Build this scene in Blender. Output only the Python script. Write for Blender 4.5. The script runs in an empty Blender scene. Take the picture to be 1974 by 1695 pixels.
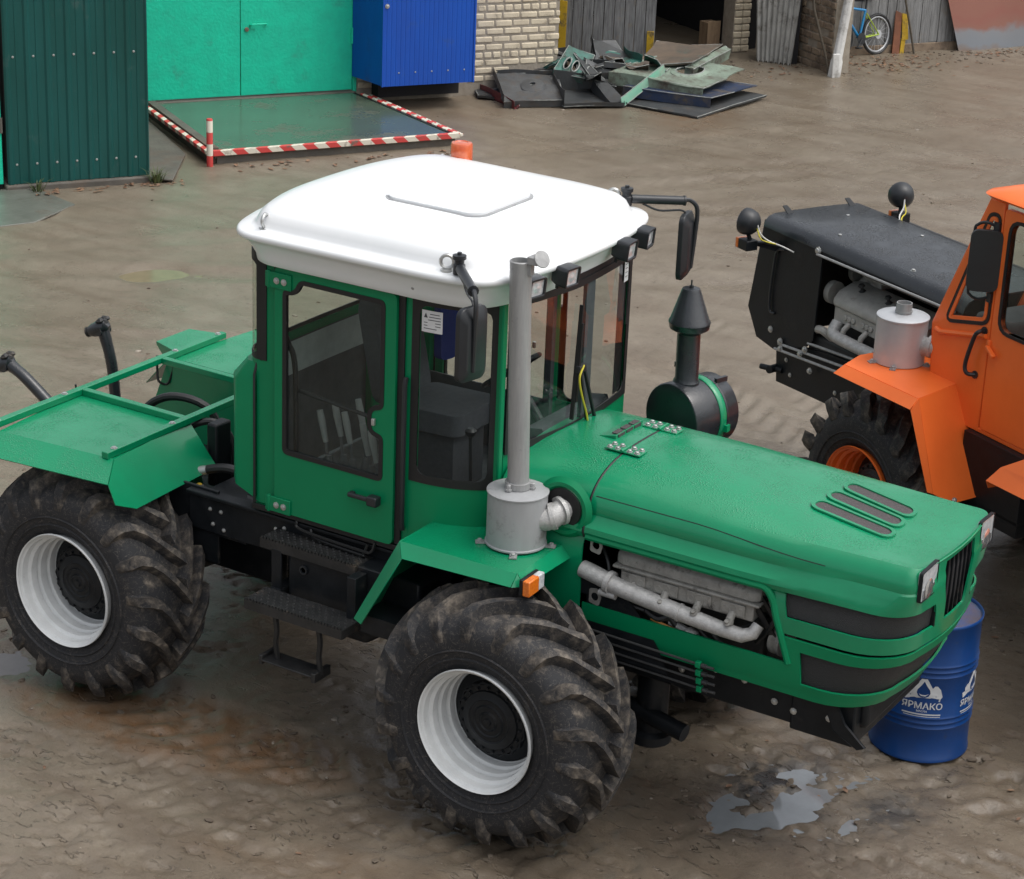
import bpy, bmesh, math, random
import numpy as np
from mathutils import Vector, Matrix
from mathutils.geometry import tessellate_polygon
PI = math.pi
R = math.radians
random.seed(7)
SC = bpy.context.scene
COL = SC.collection

# ------------------------------------------------------------------ camera
cd = bpy.data.cameras.new("camera")
cam = bpy.data.objects.new("camera", cd)
COL.objects.link(cam)
cam.matrix_world = Matrix((
    (0.84712761, -0.22615775, 0.48086118, 5.53346786),
    (0.52977002, 0.28884140, -0.79744239, -10.10823674),
    (0.04145516, 0.93028131, 0.36449712, 6.42218474),
    (0, 0, 0, 1)))
cd.sensor_fit = 'HORIZONTAL'
cd.sensor_width = 36
cd.lens = 4341.285 * 36 / 1974
cd.shift_x = (987 - 1007.5516) / 1974
cd.shift_y = (860.8339 - 847.5) / 1974
cd.clip_start = 0.1
cd.clip_end = 600
SC.camera = cam

# ------------------------------------------------------------------ light: overcast day
SUN_EL, SUN_ROT = R(66), R(72)
w = bpy.data.worlds.new("World")
SC.world = w
w.use_nodes = True
nt = w.node_tree
for n in list(nt.nodes):
    nt.nodes.remove(n)
sky = nt.nodes.new('ShaderNodeTexSky')
sky.sky_type = 'NISHITA'
sky.sun_disc = False
sky.sun_elevation = SUN_EL
sky.sun_rotation = SUN_ROT
sky.air_density = 1.0
sky.dust_density = 6.0
sky.ozone_density = 1.0
hs = nt.nodes.new('ShaderNodeHueSaturation')
hs.inputs['Saturation'].default_value = 0.30
bg = nt.nodes.new('ShaderNodeBackground')
bg.inputs['Strength'].default_value = 0.15
wo = nt.nodes.new('ShaderNodeOutputWorld')
nt.links.new(sky.outputs[0], hs.inputs['Color'])
nt.links.new(hs.outputs[0], bg.inputs['Color'])
nt.links.new(bg.outputs[0], wo.inputs['Surface'])
sd = bpy.data.lights.new("sun", 'SUN')
sd.energy = 0.8
sd.angle = R(100)
sd.color = (1.0, 0.97, 0.93)
sun = bpy.data.objects.new("sun", sd)
COL.objects.link(sun)
# sun direction: sky rotation is measured from +Y, clockwise
sx, sy = math.sin(SUN_ROT), math.cos(SUN_ROT)
sun.rotation_euler = Vector((sx * math.cos(SUN_EL), sy * math.cos(SUN_EL), math.sin(SUN_EL))).to_track_quat('Z', 'Y').to_euler()
SC.view_settings.view_transform = 'Standard'
SC.view_settings.look = 'None'
SC.view_settings.gamma = 1
SC.view_settings.use_curve_mapping = False
SC.view_settings.exposure = 0.34
SC.cycles.max_bounces = 8
SC.cycles.transparent_max_bounces = 16

# ------------------------------------------------------------------ materials
MATS = {}


def mat(name, col, rough=0.5, metal=0.0, col2=None, nscale=6.0, bump=0.0, bscale=40.0, coat=0.0,
        dirt=None, dirt_amt=0.5, dirt_scale=3.0, wet=0.0, rvar=0.12, spec=0.5, stretch=None, det=6.0):
    """Principled material: two colours mixed by noise, optional dirt, bump and rain drops."""
    m = bpy.data.materials.new(name)
    m.use_nodes = True
    t = m.node_tree
    N, L = t.nodes, t.links
    b = N['Principled BSDF']
    tc = N.new('ShaderNodeTexCoord')
    vec = tc.outputs['Object']
    if stretch:
        mp = N.new('ShaderNodeMapping')
        mp.inputs['Scale'].default_value = stretch
        L.new(vec, mp.inputs['Vector'])
        vec = mp.outputs[0]
    nz = N.new('ShaderNodeTexNoise')
    nz.inputs['Scale'].default_value = nscale
    nz.inputs['Detail'].default_value = det
    nz.inputs['Roughness'].default_value = 0.65
    L.new(vec, nz.inputs['Vector'])
    mx = N.new('ShaderNodeMix')
    mx.data_type = 'RGBA'
    c2 = col2 if col2 else tuple(c * 0.82 for c in col)
    mx.inputs['A'].default_value = (*col, 1)
    mx.inputs['B'].default_value = (*c2, 1)
    rp = N.new('ShaderNodeMapRange')
    rp.inputs['From Min'].default_value = 0.38
    rp.inputs['From Max'].default_value = 0.66
    L.new(nz.outputs['Fac'], rp.inputs['Value'])
    L.new(rp.outputs[0], mx.inputs['Factor'])
    out = mx.outputs['Result']
    rr = N.new('ShaderNodeMapRange')
    rr.inputs['To Min'].default_value = max(0.02, rough - rvar)
    rr.inputs['To Max'].default_value = min(1.0, rough + rvar)
    L.new(nz.outputs['Fac'], rr.inputs['Value'])
    rout = rr.outputs[0]
    if dirt:
        dz = N.new('ShaderNodeTexNoise')
        dz.inputs['Scale'].default_value = dirt_scale
        dz.inputs['Detail'].default_value = 9
        dz.inputs['Roughness'].default_value = 0.72
        L.new(tc.outputs['Object'], dz.inputs['Vector'])
        dr = N.new('ShaderNodeMapRange')
        dr.inputs['From Min'].default_value = 0.72 - 0.45 * dirt_amt
        dr.inputs['From Max'].default_value = 0.86 - 0.40 * dirt_amt
        L.new(dz.outputs['Fac'], dr.inputs['Value'])
        dm = N.new('ShaderNodeMix')
        dm.data_type = 'RGBA'
        L.new(dr.outputs[0], dm.inputs['Factor'])
        L.new(out, dm.inputs['A'])
        dm.inputs['B'].default_value = (*dirt, 1)
        out = dm.outputs['Result']
        r2 = N.new('ShaderNodeMix')
        r2.data_type = 'FLOAT'
        L.new(dr.outputs[0], r2.inputs['Factor'])
        L.new(rout, r2.inputs['A'])
        r2.inputs['B'].default_value = 0.85
        rout = r2.outputs['Result']
    L.new(out, b.inputs['Base Color'])
    L.new(rout, b.inputs['Roughness'])
    b.inputs['Metallic'].default_value = metal
    b.inputs['Specular IOR Level'].default_value = spec
    b.inputs['Coat Weight'].default_value = coat
    b.inputs['Coat Roughness'].default_value = 0.12
    nrm = None
    if bump:
        bz = N.new('ShaderNodeTexNoise')
        bz.inputs['Scale'].default_value = bscale
        bz.inputs['Detail'].default_value = 5
        L.new(vec, bz.inputs['Vector'])
        bp = N.new('ShaderNodeBump')
        bp.inputs['Strength'].default_value = bump
        bp.inputs['Distance'].default_value = 0.01
        L.new(bz.outputs['Fac'], bp.inputs['Height'])
        nrm = bp.outputs[0]
    if wet:
        # beads of rain water standing on surfaces that face up
        vo = N.new('ShaderNodeTexVoronoi')
        vo.inputs['Scale'].default_value = 80
        L.new(tc.outputs['Object'], vo.inputs['Vector'])
        vr = N.new('ShaderNodeMapRange')
        vr.inputs['From Min'].default_value = 0.12
        vr.inputs['From Max'].default_value = 0.5
        vr.inputs['To Min'].default_value = 1
        vr.inputs['To Max'].default_value = 0
        L.new(vo.outputs['Distance'], vr.inputs['Value'])
        pz = N.new('ShaderNodeTexNoise')
        pz.inputs['Scale'].default_value = 5
        pz.inputs['Detail'].default_value = 6
        L.new(tc.outputs['Object'], pz.inputs['Vector'])
        pr = N.new('ShaderNodeMapRange')
        pr.inputs['From Min'].default_value = 0.36
        pr.inputs['From Max'].default_value = 0.72
        L.new(pz.outputs['Fac'], pr.inputs['Value'])
        ge = N.new('ShaderNodeNewGeometry')
        sx_ = N.new('ShaderNodeSeparateXYZ')
        L.new(ge.outputs['True Normal'], sx_.inputs[0])
        ur = N.new('ShaderNodeMapRange')
        ur.inputs['From Min'].default_value = 0.75
        ur.inputs['From Max'].default_value = 0.97
        L.new(sx_.outputs['Z'], ur.inputs['Value'])
        m1 = N.new('ShaderNodeMath')
        m1.operation = 'MULTIPLY'
        L.new(vr.outputs[0], m1.inputs[0])
        L.new(pr.outputs[0], m1.inputs[1])
        m2 = N.new('ShaderNodeMath')
        m2.operation = 'MULTIPLY'
        L.new(m1.outputs[0], m2.inputs[0])
        L.new(ur.outputs[0], m2.inputs[1])
        bp2 = N.new('ShaderNodeBump')
        bp2.inputs['Strength'].default_value = wet
        bp2.inputs['Distance'].default_value = 0.0042
        L.new(m2.outputs[0], bp2.inputs['Height'])
        if nrm:
            L.new(nrm, bp2.inputs['Normal'])
        nrm = bp2.outputs[0]
    if nrm:
        L.new(nrm, b.inputs['Normal'])
        if coat and wet:
            L.new(nrm, b.inputs['Coat Normal'])
    MATS[name] = m
    return m


def glass_mat(name, tint, gloss=0.022):
    m = bpy.data.materials.new(name)
    m.use_nodes = True
    t = m.node_tree
    N, L = t.nodes, t.links
    for n in list(N):
        N.remove(n)
    o = N.new('ShaderNodeOutputMaterial')
    tr = N.new('ShaderNodeBsdfTransparent')
    tr.inputs['Color'].default_value = (*tint, 1)
    gl = N.new('ShaderNodeBsdfGlossy')
    gl.inputs['Roughness'].default_value = 0.02
    fr = N.new('ShaderNodeLayerWeight')
    fr.inputs['Blend'].default_value = 0.5
    pw = N.new('ShaderNodeMath')
    pw.operation = 'POWER'
    pw.inputs[1].default_value = 4.5
    L.new(fr.outputs['Facing'], pw.inputs[0])
    ad = N.new('ShaderNodeMath')
    ad.operation = 'MULTIPLY_ADD'
    ad.inputs[1].default_value = 0.9
    ad.inputs[2].default_value = gloss
    L.new(pw.outputs[0], ad.inputs[0])
    mx = N.new('ShaderNodeMixShader')
    L.new(ad.outputs[0], mx.inputs[0])
    L.new(tr.outputs[0], mx.inputs[1])
    L.new(gl.outputs[0], mx.inputs[2])
    L.new(mx.outputs[0], o.inputs['Surface'])
    MATS[name] = m
    return m


MUD = (0.115, 0.090, 0.068)
M_green = mat('green_paint', (0.000, 0.215, 0.086), 0.40, col2=(0.000, 0.200, 0.080), nscale=3, bump=0.03, bscale=160, coat=0.08, wet=0.5, spec=0.28)
M_green_top = mat('green_paint_wet', (0.000, 0.240, 0.104), 0.34, col2=(0.000, 0.205, 0.088), nscale=2.5, bump=0.02, bscale=90, coat=0.55, wet=0.6, spec=0.4)
M_white = mat('white_paint', (0.82, 0.84, 0.85), 0.35, col2=(0.78, 0.81, 0.82), nscale=3, coat=0.3)
M_rim = mat('rim_white', (0.74, 0.76, 0.76), 0.42, col2=(0.64, 0.66, 0.66), nscale=7, dirt=(0.30, 0.26, 0.21), dirt_amt=0.22, dirt_scale=14, bump=0.05)
M_black = mat('black_paint', (0.006, 0.008, 0.010), 0.45, spec=0.3, col2=(0.012, 0.014, 0.017), nscale=8, bump=0.08, bscale=70, dirt=(0.05, 0.045, 0.04), dirt_amt=0.30, dirt_scale=5)
M_blackwet = mat('black_paint_wet', (0.014, 0.017, 0.021), 0.30, col2=(0.022, 0.026, 0.031), nscale=7, bump=0.10, bscale=60, wet=1.4, coat=0.3)
M_blackdirty = mat('black_steel_muddy', (0.014, 0.015, 0.016), 0.5, col2=(0.026, 0.026, 0.026), nscale=9, bump=0.25, bscale=60, dirt=MUD, dirt_amt=0.30, dirt_scale=7)
M_rubber = mat('window_rubber', (0.012, 0.012, 0.013), 0.55, rvar=0.05)
M_plastic = mat('black_plastic', (0.020, 0.023, 0.027), 0.38, bump=0.04, bscale=200)
M_cabin = mat('cabin_trim', (0.095, 0.103, 0.112), 0.75, col2=(0.070, 0.077, 0.085), nscale=10)
M_trim = mat('cabin_liner', (0.52, 0.56, 0.56), 0.8, nscale=12)
M_seat = mat('seat_fabric', (0.085, 0.094, 0.108), 0.9, col2=(0.072, 0.080, 0.092), nscale=30, bump=0.2, bscale=150)
M_blue_cloth = mat('blue_cloth', (0.012, 0.035, 0.22), 0.9)
M_grey = mat('grey_paint', (0.34, 0.35, 0.36), 0.48, col2=(0.29, 0.297, 0.305), nscale=6, bump=0.05, bscale=120, dirt=(0.14, 0.13, 0.12), dirt_amt=0.34, dirt_scale=5, stretch=(1, 1, 0.35))
M_pipe = mat('exhaust_pipe_steel', (0.36, 0.365, 0.365), 0.45, metal=0.25, col2=(0.28, 0.285, 0.285), nscale=10, stretch=(2, 2, 0.25), dirt=(0.16, 0.15, 0.14), dirt_amt=0.28, dirt_scale=8)
M_alu = mat('silver_paint', (0.52, 0.54, 0.56), 0.38, metal=0.25, col2=(0.46, 0.48, 0.50), nscale=5, bump=0.02)
M_engine = mat('engine_grey', (0.29, 0.285, 0.265), 0.5, metal=0.1, col2=(0.20, 0.196, 0.184), nscale=14, bump=0.15, bscale=90, dirt=(0.03, 0.028, 0.026), dirt_amt=0.40, dirt_scale=9)
M_manif = mat('manifold_alu', (0.50, 0.50, 0.49), 0.5, metal=0.3, col2=(0.36, 0.36, 0.355), nscale=30, bump=0.3, bscale=140)
M_engdark = mat('engine_dark', (0.028, 0.030, 0.032), 0.6, col2=(0.045, 0.045, 0.045), nscale=15, bump=0.2, bscale=50)
M_bolt = mat('zinc_bolt', (0.55, 0.56, 0.55), 0.35, metal=0.7)
M_orange_lens = mat('amber_lens', (0.75, 0.19, 0.015), 0.15, coat=0.6, col2=(0.60, 0.12, 0.01), nscale=60)
M_clear_lens = mat('clear_lens', (0.62, 0.64, 0.65), 0.08, coat=0.8, col2=(0.40, 0.42, 0.44), nscale=35, spec=0.8)
M_reflector = mat('lamp_reflector', (0.75, 0.77, 0.78), 0.12, metal=0.8, col2=(0.35, 0.36, 0.37), nscale=22)
M_beacon = mat('beacon_lens', (0.66, 0.15, 0.055), 0.12, coat=0.7, col2=(0.55, 0.09, 0.03), nscale=20)
M_mesh = mat('grille_mesh', (0.020, 0.021, 0.023), 0.55, col2=(0.032, 0.033, 0.035), nscale=120, bump=0.6, bscale=260)
M_mesh2 = mat('hood_vent_mesh', (0.075, 0.065, 0.066), 0.6, col2=(0.055, 0.048, 0.05), nscale=150, bump=0.6, bscale=260)
M_orange = mat('orange_paint', (0.93, 0.185, 0.036), 0.36, col2=(0.87, 0.165, 0.030), nscale=3, coat=0.15, spec=0.35, bump=0.02, bscale=120)
M_sticker = mat('white_sticker', (0.72, 0.73, 0.74), 0.5)
M_ink = mat('sticker_ink', (0.06, 0.06, 0.07), 0.6)
M_yellow = mat('yellow_paint', (0.52, 0.33, 0.015), 0.55, dirt=(0.12, 0.09, 0.05), dirt_amt=0.5, dirt_scale=8)
M_yellowwire = mat('yellow_wire', (0.60, 0.52, 0.04), 0.5)
M_whitewire = mat('white_wire', (0.62, 0.62, 0.60), 0.5)
M_hose = mat('rubber_hose', (0.016, 0.017, 0.018), 0.4)
M_glass = glass_mat('cab_glass', (0.90, 0.93, 0.91))
M_glass2 = glass_mat('rear_glass', (0.90, 0.93, 0.88))
M_screen = glass_mat('windscreen_glass', (0.90, 0.93, 0.92), 0.06)
M_mirror = mat('mirror_glass', (0.8, 0.8, 0.8), 0.03, metal=1.0, rvar=0.0)


def tyre_mat():
    m = bpy.data.materials.new('tyre_rubber')
    m.use_nodes = True
    t = m.node_tree
    N, L = t.nodes, t.links
    b = N['Principled BSDF']
    tc = N.new('ShaderNodeTexCoord')
    at = N.new('ShaderNodeAttribute')
    at.attribute_name = 'tread'
    n1 = N.new('ShaderNodeTexNoise')
    n1.inputs['Scale'].default_value = 6
    n1.inputs['Detail'].default_value = 10
    n1.inputs['Roughness'].default_value = 0.75
    L.new(tc.outputs['Object'], n1.inputs['Vector'])
    ma = N.new('ShaderNodeMath')
    ma.operation = 'MULTIPLY_ADD'
    ma.inputs[1].default_value = 0.17
    L.new(at.outputs['Fac'], ma.inputs[0])
    L.new(n1.outputs['Fac'], ma.inputs[2])
    r = N.new('ShaderNodeMapRange')
    r.inputs['From Min'].default_value = 0.60
    r.inputs['From Max'].default_value = 0.76
    L.new(ma.outputs[0], r.inputs['Value'])
    n2 = N.new('ShaderNodeTexNoise')
    n2.inputs['Scale'].default_value = 23
    n2.inputs['Detail'].default_value = 6
    L.new(tc.outputs['Object'], n2.inputs['Vector'])
    mc = N.new('ShaderNodeMix')
    mc.data_type = 'RGBA'
    mc.inputs['A'].default_value = (0.058, 0.050, 0.042, 1)
    mc.inputs['B'].default_value = (0.235, 0.200, 0.160, 1)
    r2 = N.new('ShaderNodeMapRange')
    r2.inputs['From Min'].default_value = 0.45
    r2.inputs['From Max'].default_value = 0.75
    L.new(n2.outputs['Fac'], r2.inputs['Value'])
    L.new(r2.outputs[0], mc.inputs['Factor'])
    mr = N.new('ShaderNodeMix')
    mr.data_type = 'RGBA'
    mr.inputs['A'].default_value = (0.017, 0.018, 0.021, 1)
    L.new(mc.outputs['Result'], mr.inputs['B'])
    L.new(r.outputs[0], mr.inputs['Factor'])
    # thin pale scuffs
    wv = N.new('ShaderNodeTexNoise')
    wv.inputs['Scale'].default_value = 17
    wv.inputs['Detail'].default_value = 3
    wv.inputs['Distortion'].default_value = 1.6
    L.new(tc.outputs['Object'], wv.inputs['Vector'])
    ab = N.new('ShaderNodeMath')
    ab.operation = 'SUBTRACT'
    ab.inputs[1].default_value = 0.5
    L.new(wv.outputs['Fac'], ab.inputs[0])
    aa = N.new('ShaderNodeMath')
    aa.operation = 'ABSOLUTE'
    L.new(ab.outputs[0], aa.inputs[0])
    lr = N.new('ShaderNodeMapRange')
    lr.inputs['From Min'].default_value = 0.012
    lr.inputs['From Max'].default_value = 0.0
    lr.inputs['To Max'].default_value = 0.6
    L.new(aa.outputs[0], lr.inputs['Value'])
    ms = N.new('ShaderNodeMix')
    ms.data_type = 'RGBA'
    L.new(lr.outputs[0], ms.inputs['Factor'])
    L.new(mr.outputs['Result'], ms.inputs['A'])
    ms.inputs['B'].default_value = (0.16, 0.14, 0.12, 1)
    L.new(ms.outputs['Result'], b.inputs['Base Color'])
    b.inputs['Roughness'].default_value = 0.72
    bp = N.new('ShaderNodeBump')
    bp.inputs['Strength'].default_value = 0.55
    bp.inputs['Distance'].default_value = 0.012
    L.new(n1.outputs['Fac'], bp.inputs['Height'])
    bp2 = N.new('ShaderNodeBump')
    bp2.inputs['Strength'].default_value = 0.5
    bp2.inputs['Distance'].default_value = 0.004
    L.new(n2.outputs['Fac'], bp2.inputs['Height'])
    L.new(bp.outputs[0], bp2.inputs['Normal'])
    L.new(bp2.outputs[0], b.inputs['Normal'])
    return m


M_tyre = tyre_mat()


# ------------------------------------------------------------------ mesh helpers
class G:
    """A bag of vertices and faces."""

    def __init__(s):
        s.v, s.f = [], []

    def add(s, vs, fs):
        o = len(s.v)
        s.v += [tuple(p) for p in vs]
        s.f += [tuple(i + o for i in f) for f in fs]
        return s

    def box(s, x0, x1, y0, y1, z0, z1, M=None):
        p = [(x0, y0, z0), (x1, y0, z0), (x1, y1, z0), (x0, y1, z0), (x0, y0, z1), (x1, y0, z1), (x1, y1, z1), (x0, y1, z1)]
        if M is not None:
            p = [tuple(M @ Vector(q)) for q in p]
        return s.add(p, [(3, 2, 1, 0), (4, 5, 6, 7), (0, 1, 5, 4), (1, 2, 6, 5), (2, 3, 7, 6), (3, 0, 4, 7)])

    def bar(s, a, b, w, h=None, up=(0, 0, 1)):
        """rectangular bar from a to b, w wide, h high"""
        h = h or w
        a, b = Vector(a), Vector(b)
        d = (b - a).normalized()
        u = Vector(up)
        sd_ = d.cross(u)
        if sd_.length < 1e-4:
            sd_ = d.cross(Vector((1, 0, 0)))
        sd_.normalize()
        u = sd_.cross(d)
        p = []
        for q in (a, b):
            for i, j in ((-1, -1), (1, -1), (1, 1), (-1, 1)):
                p.append(q + sd_ * i * w / 2 + u * j * h / 2)
        return s.add(p, [(0, 1, 2, 3), (7, 6, 5, 4), (0, 4, 5, 1), (1, 5, 6, 2), (2, 6, 7, 3), (3, 7, 4, 0)])

    def tube(s, pts, r, n=10, cap=True):
        pts = [Vector(p) for p in pts]
        rr = r if isinstance(r, (list, tuple)) else [r] * len(pts)
        vs, fs = [], []
        prev = None
        for i, p in enumerate(pts):
            d = (pts[min(i + 1, len(pts) - 1)] - pts[max(i - 1, 0)]).normalized()
            if prev is None:
                a = d.orthogonal().normalized()
            else:
                a = (prev - d * prev.dot(d)).normalized()
            prev = a
            b = d.cross(a)
            for k in range(n):
                t = 2 * PI * k / n
                vs.append(p + (a * math.cos(t) + b * math.sin(t)) * rr[i])
        for i in range(len(pts) - 1):
            for k in range(n):
                k2 = (k + 1) % n
                fs.append((i * n + k, i * n + k2, (i + 1) * n + k2, (i + 1) * n + k))
        if cap:
            fs.append(tuple(range(n - 1, -1, -1)))
            fs.append(tuple((len(pts) - 1) * n + k for k in range(n)))
        return s.add(vs, fs)

    def lathe(s, prof, c, ax='z', n=32, caps=True):
        """prof = [(radius, height)], revolved about an axis through c"""
        c = Vector(c)
        if isinstance(ax, str):
            A = {'x': Vector((1, 0, 0)), 'y': Vector((0, 1, 0)), 'z': Vector((0, 0, 1))}[ax]
        else:
            A = Vector(ax).normalized()
        u = A.orthogonal().normalized()
        if abs(A.z) > 0.999:
            u = Vector((1, 0, 0))
        v = A.cross(u)
        vs, fs = [], []
        for (r, h) in prof:
            for k in range(n):
                t = 2 * PI * k / n
                vs.append(c + A * h + (u * math.cos(t) + v * math.sin(t)) * r)
        for i in range(len(prof) - 1):
            for k in range(n):
                k2 = (k + 1) % n
                fs.append((i * n + k, i * n + k2, (i + 1) * n + k2, (i + 1) * n + k))
        if caps:
            fs.append(tuple(range(n - 1, -1, -1)))
            fs.append(tuple((len(prof) - 1) * n + k for k in range(n)))
        return s.add(vs, fs)

    def plate(s, outer, holes, fn, th):
        """flat outline with holes in (u,v); fn(u,v,w) maps to space, w from 0 to th"""
        loops = [outer] + list(holes)
        tri = tessellate_polygon([[Vector((p[0], p[1], 0)) for p in lp] for lp in loops])
        flat = [p for lp in loops for p in lp]
        nn = len(flat)
        vs = [fn(p[0], p[1], 0) for p in flat] + [fn(p[0], p[1], th) for p in flat]
        fs = []
        for t in tri:
            a, b, c = t
            ar = (flat[b][0] - flat[a][0]) * (flat[c][1] - flat[a][1]) - (flat[b][1] - flat[a][1]) * (flat[c][0] - flat[a][0])
            if ar < 0:
                a, b, c = c, b, a
            fs.append((a + nn, b + nn, c + nn))
            fs.append((c, b, a))
        o = 0
        for lp in loops:
            k = len(lp)
            for i in range(k):
                j = (i + 1) % k
                fs.append((o + i, o + j, o + j + nn, o + i + nn))
            o += k
        return s.add(vs, fs)

    def grid(s, rows, closed=False, skip=None):
        """rows of points -> quads"""
        n = len(rows[0])
        vs = [p for r_ in rows for p in r_]
        fs = []
        for i in range(len(rows) - 1):
            for k in range(n if closed else n - 1):
                if skip and skip(i, k):
                    continue
                k2 = (k + 1) % n
                fs.append((i * n + k, i * n + k2, (i + 1) * n + k2, (i + 1) * n + k))
        return s.add(vs, fs)


def rrect(x0, x1, y0, y1, r, n=5):
    """rounded rectangle outline"""
    p = []
    for cx, cy, a0 in ((x1 - r, y0 + r, -90), (x1 - r, y1 - r, 0), (x0 + r, y1 - r, 90), (x0 + r, y0 + r, 180)):
        for i in range(n + 1):
            a = R(a0 + 90 * i / n)
            p.append((cx + r * math.cos(a), cy + r * math.sin(a)))
    return p


def round_poly(pts, r, n=4):
    """round the corners of a polygon"""
    out = []
    k = len(pts)
    for i in range(k):
        p0, p1, p2 = Vector((*pts[i - 1], 0)), Vector((*pts[i], 0)), Vector((*pts[(i + 1) % k], 0))
        d0, d1 = (p0 - p1), (p2 - p1)
        rr = min(r, d0.length * 0.45, d1.length * 0.45)
        a, b = p1 + d0.normalized() * rr, p1 + d1.normalized() * rr
        for j in range(n + 1):
            t = j / n
            q = a * (1 - t) ** 2 + p1 * 2 * t * (1 - t) + b * t * t
            out.append((q.x, q.y))
    return out


def offset_poly(pts, d):
    """shift outline inward (counter-clockwise outlines) by d"""
    out = []
    k = len(pts)
    for i in range(k):
        p0, p1, p2 = Vector(pts[i - 1]), Vector(pts[i]), Vector(pts[(i + 1) % k])
        e0, e1 = (p1 - p0), (p2 - p1)
        n0 = Vector((-e0.y, e0.x)).normalized() if e0.length > 1e-9 else Vector((0, 0))
        n1 = Vector((-e1.y, e1.x)).normalized() if e1.length > 1e-9 else n0
        nn = (n0 + n1)
        if nn.length < 1e-6:
            nn = n0
        nn.normalize()
        c = max(0.5, nn.dot(n0))
        q = p1 + nn * (d / c)
        out.append((q.x, q.y))
    return out


def arc(c, r, a0, a1, n, u=(1, 0, 0), v=(0, 0, 1)):
    c, u, v = Vector(c), Vector(u), Vector(v)
    return [c + u * r * math.cos(R(a0 + (a1 - a0) * i / n)) + v * r * math.sin(R(a0 + (a1 - a0) * i / n)) for i in range(n + 1)]


def smooth_path(pts, n=6):
    """Catmull-Rom through points"""
    P = [Vector(p) for p in pts]
    P = [P[0] * 2 - P[1]] + P + [P[-1] * 2 - P[-2]]
    out = []
    for i in range(1, len(P) - 2):
        for j in range(n):
            t = j / n
            a, b, c, d = P[i - 1], P[i], P[i + 1], P[i + 2]
            out.append(0.5 * (2 * b + (c - a) * t + (2 * a - 5 * b + 4 * c - d) * t * t + (3 * b - a - 3 * c + d) * t ** 3))
    out.append(P[-2])
    return out


def edge_sharp(me):
    """keep the cut edges of a sheet crisp once it gets its thickness"""
    cnt = np.zeros(len(me.edges), dtype=np.int32)
    li = np.empty(len(me.loops), dtype=np.int32)
    me.loops.foreach_get('edge_index', li)
    np.add.at(cnt, li, 1)
    at = me.attributes.get('sharp_edge') or me.attributes.new('sharp_edge', 'BOOLEAN', 'EDGE')
    v = np.empty(len(me.edges), dtype=bool)
    at.data.foreach_get('value', v)
    at.data.foreach_set('value', v | (cnt < 2))


def islands(g):
    par = list(range(len(g.v)))

    def find(a):
        while par[a] != a:
            par[a] = par[par[a]]
            a = par[a]
        return a
    for f in g.f:
        for i in f[1:]:
            par[find(i)] = find(f[0])
    grp = {}
    for f in g.f:
        grp.setdefault(find(f[0]), []).append(f)
    out = []
    for fs in grp.values():
        ids = sorted({i for f in fs for i in f})
        mp = {a: b for b, a in enumerate(ids)}
        h = G()
        h.v = [g.v[i] for i in ids]
        h.f = [tuple(mp[i] for i in f) for f in fs]
        out.append(h)
    return out


def objs(name, g, m, parent, **k):
    """one object for every separate piece"""
    return [obj(name, h, m, parent, **k) for h in islands(g)]


def obj(name, g, m, parent=None, bevel=0.0, ang=32, base=False, solid=0.0, fixn=False, bseg=2):
    me = bpy.data.meshes.new(name)
    vs = g.v
    loc = (0, 0, 0)
    if parent is None:
        a = np.array(vs)
        loc = ((a[:, 0].min() + a[:, 0].max()) / 2, (a[:, 1].min() + a[:, 1].max()) / 2, a[:, 2].min())
        vs = (a - np.array(loc)).tolist()
    elif not parent.get('_keep'):
        q = parent
        off = Vector((0, 0, 0))
        while q is not None:
            off += q.location
            q = q.parent
        vs = [(p[0] - off.x, p[1] - off.y, p[2] - off.z) for p in vs]
    me.from_pydata(vs, [], g.f)
    if fixn:
        bm = bmesh.new()
        bm.from_mesh(me)
        bmesh.ops.remove_doubles(bm, verts=bm.verts, dist=1e-5)
        bmesh.ops.recalc_face_normals(bm, faces=bm.faces)
        bm.to_mesh(me)
        bm.free()
    me.materials.append(m)
    if ang:
        me.shade_smooth()
        me.set_sharp_from_angle(angle=R(ang))
        if solid:
            edge_sharp(me)
    me.update()
    o = bpy.data.objects.new(name, me)
    COL.objects.link(o)
    if parent is not None:
        o.parent = parent
        if parent.get('_keep'):
            o['_keep'] = 1
    else:
        o.location = loc
    if solid:
        md = o.modifiers.new('solid', 'SOLIDIFY')
        md.thickness = solid
        md.offset = -1
    if bevel:
        md = o.modifiers.new('bevel', 'BEVEL')
        md.width = bevel
        md.segments = bseg
        md.limit_method = 'ANGLE'
        md.angle_limit = R(35)
    return o


def thing(name, label, cat, loc=(0, 0, 0), rz=0.0, group=None, keep=False):
    o = bpy.data.objects.new(name, None)
    COL.objects.link(o)
    o.empty_display_size = 0.2
    o.location = loc
    o.rotation_euler = (0, 0, rz)
    o['label'] = label
    o['category'] = cat
    if group:
        o['group'] = group
    if keep:
        o['_keep'] = 1      # parts are written in the thing's own frame
    return o


def tag(o, label, cat, group=None):
    o['label'] = label
    o['category'] = cat
    if group:
        o['group'] = group
    return o


def kind(o, k):
    o['kind'] = k
    return o


def lerp(a, b, t):
    return a + (b - a) * t


def sstep(a, b, x):
    t = max(0.0, min(1.0, (x - a) / (b - a)))
    return t * t * (3 - 2 * t)


def bolt(g, c, ax=(0, 0, 1), r=0.014, h=0.012):
    g.lathe([(r * 1.5, 0), (r * 1.5, h * 0.35), (r, h * 0.35), (r, h), (r * 0.7, h * 1.15)], c, ax, n=8)
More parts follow.
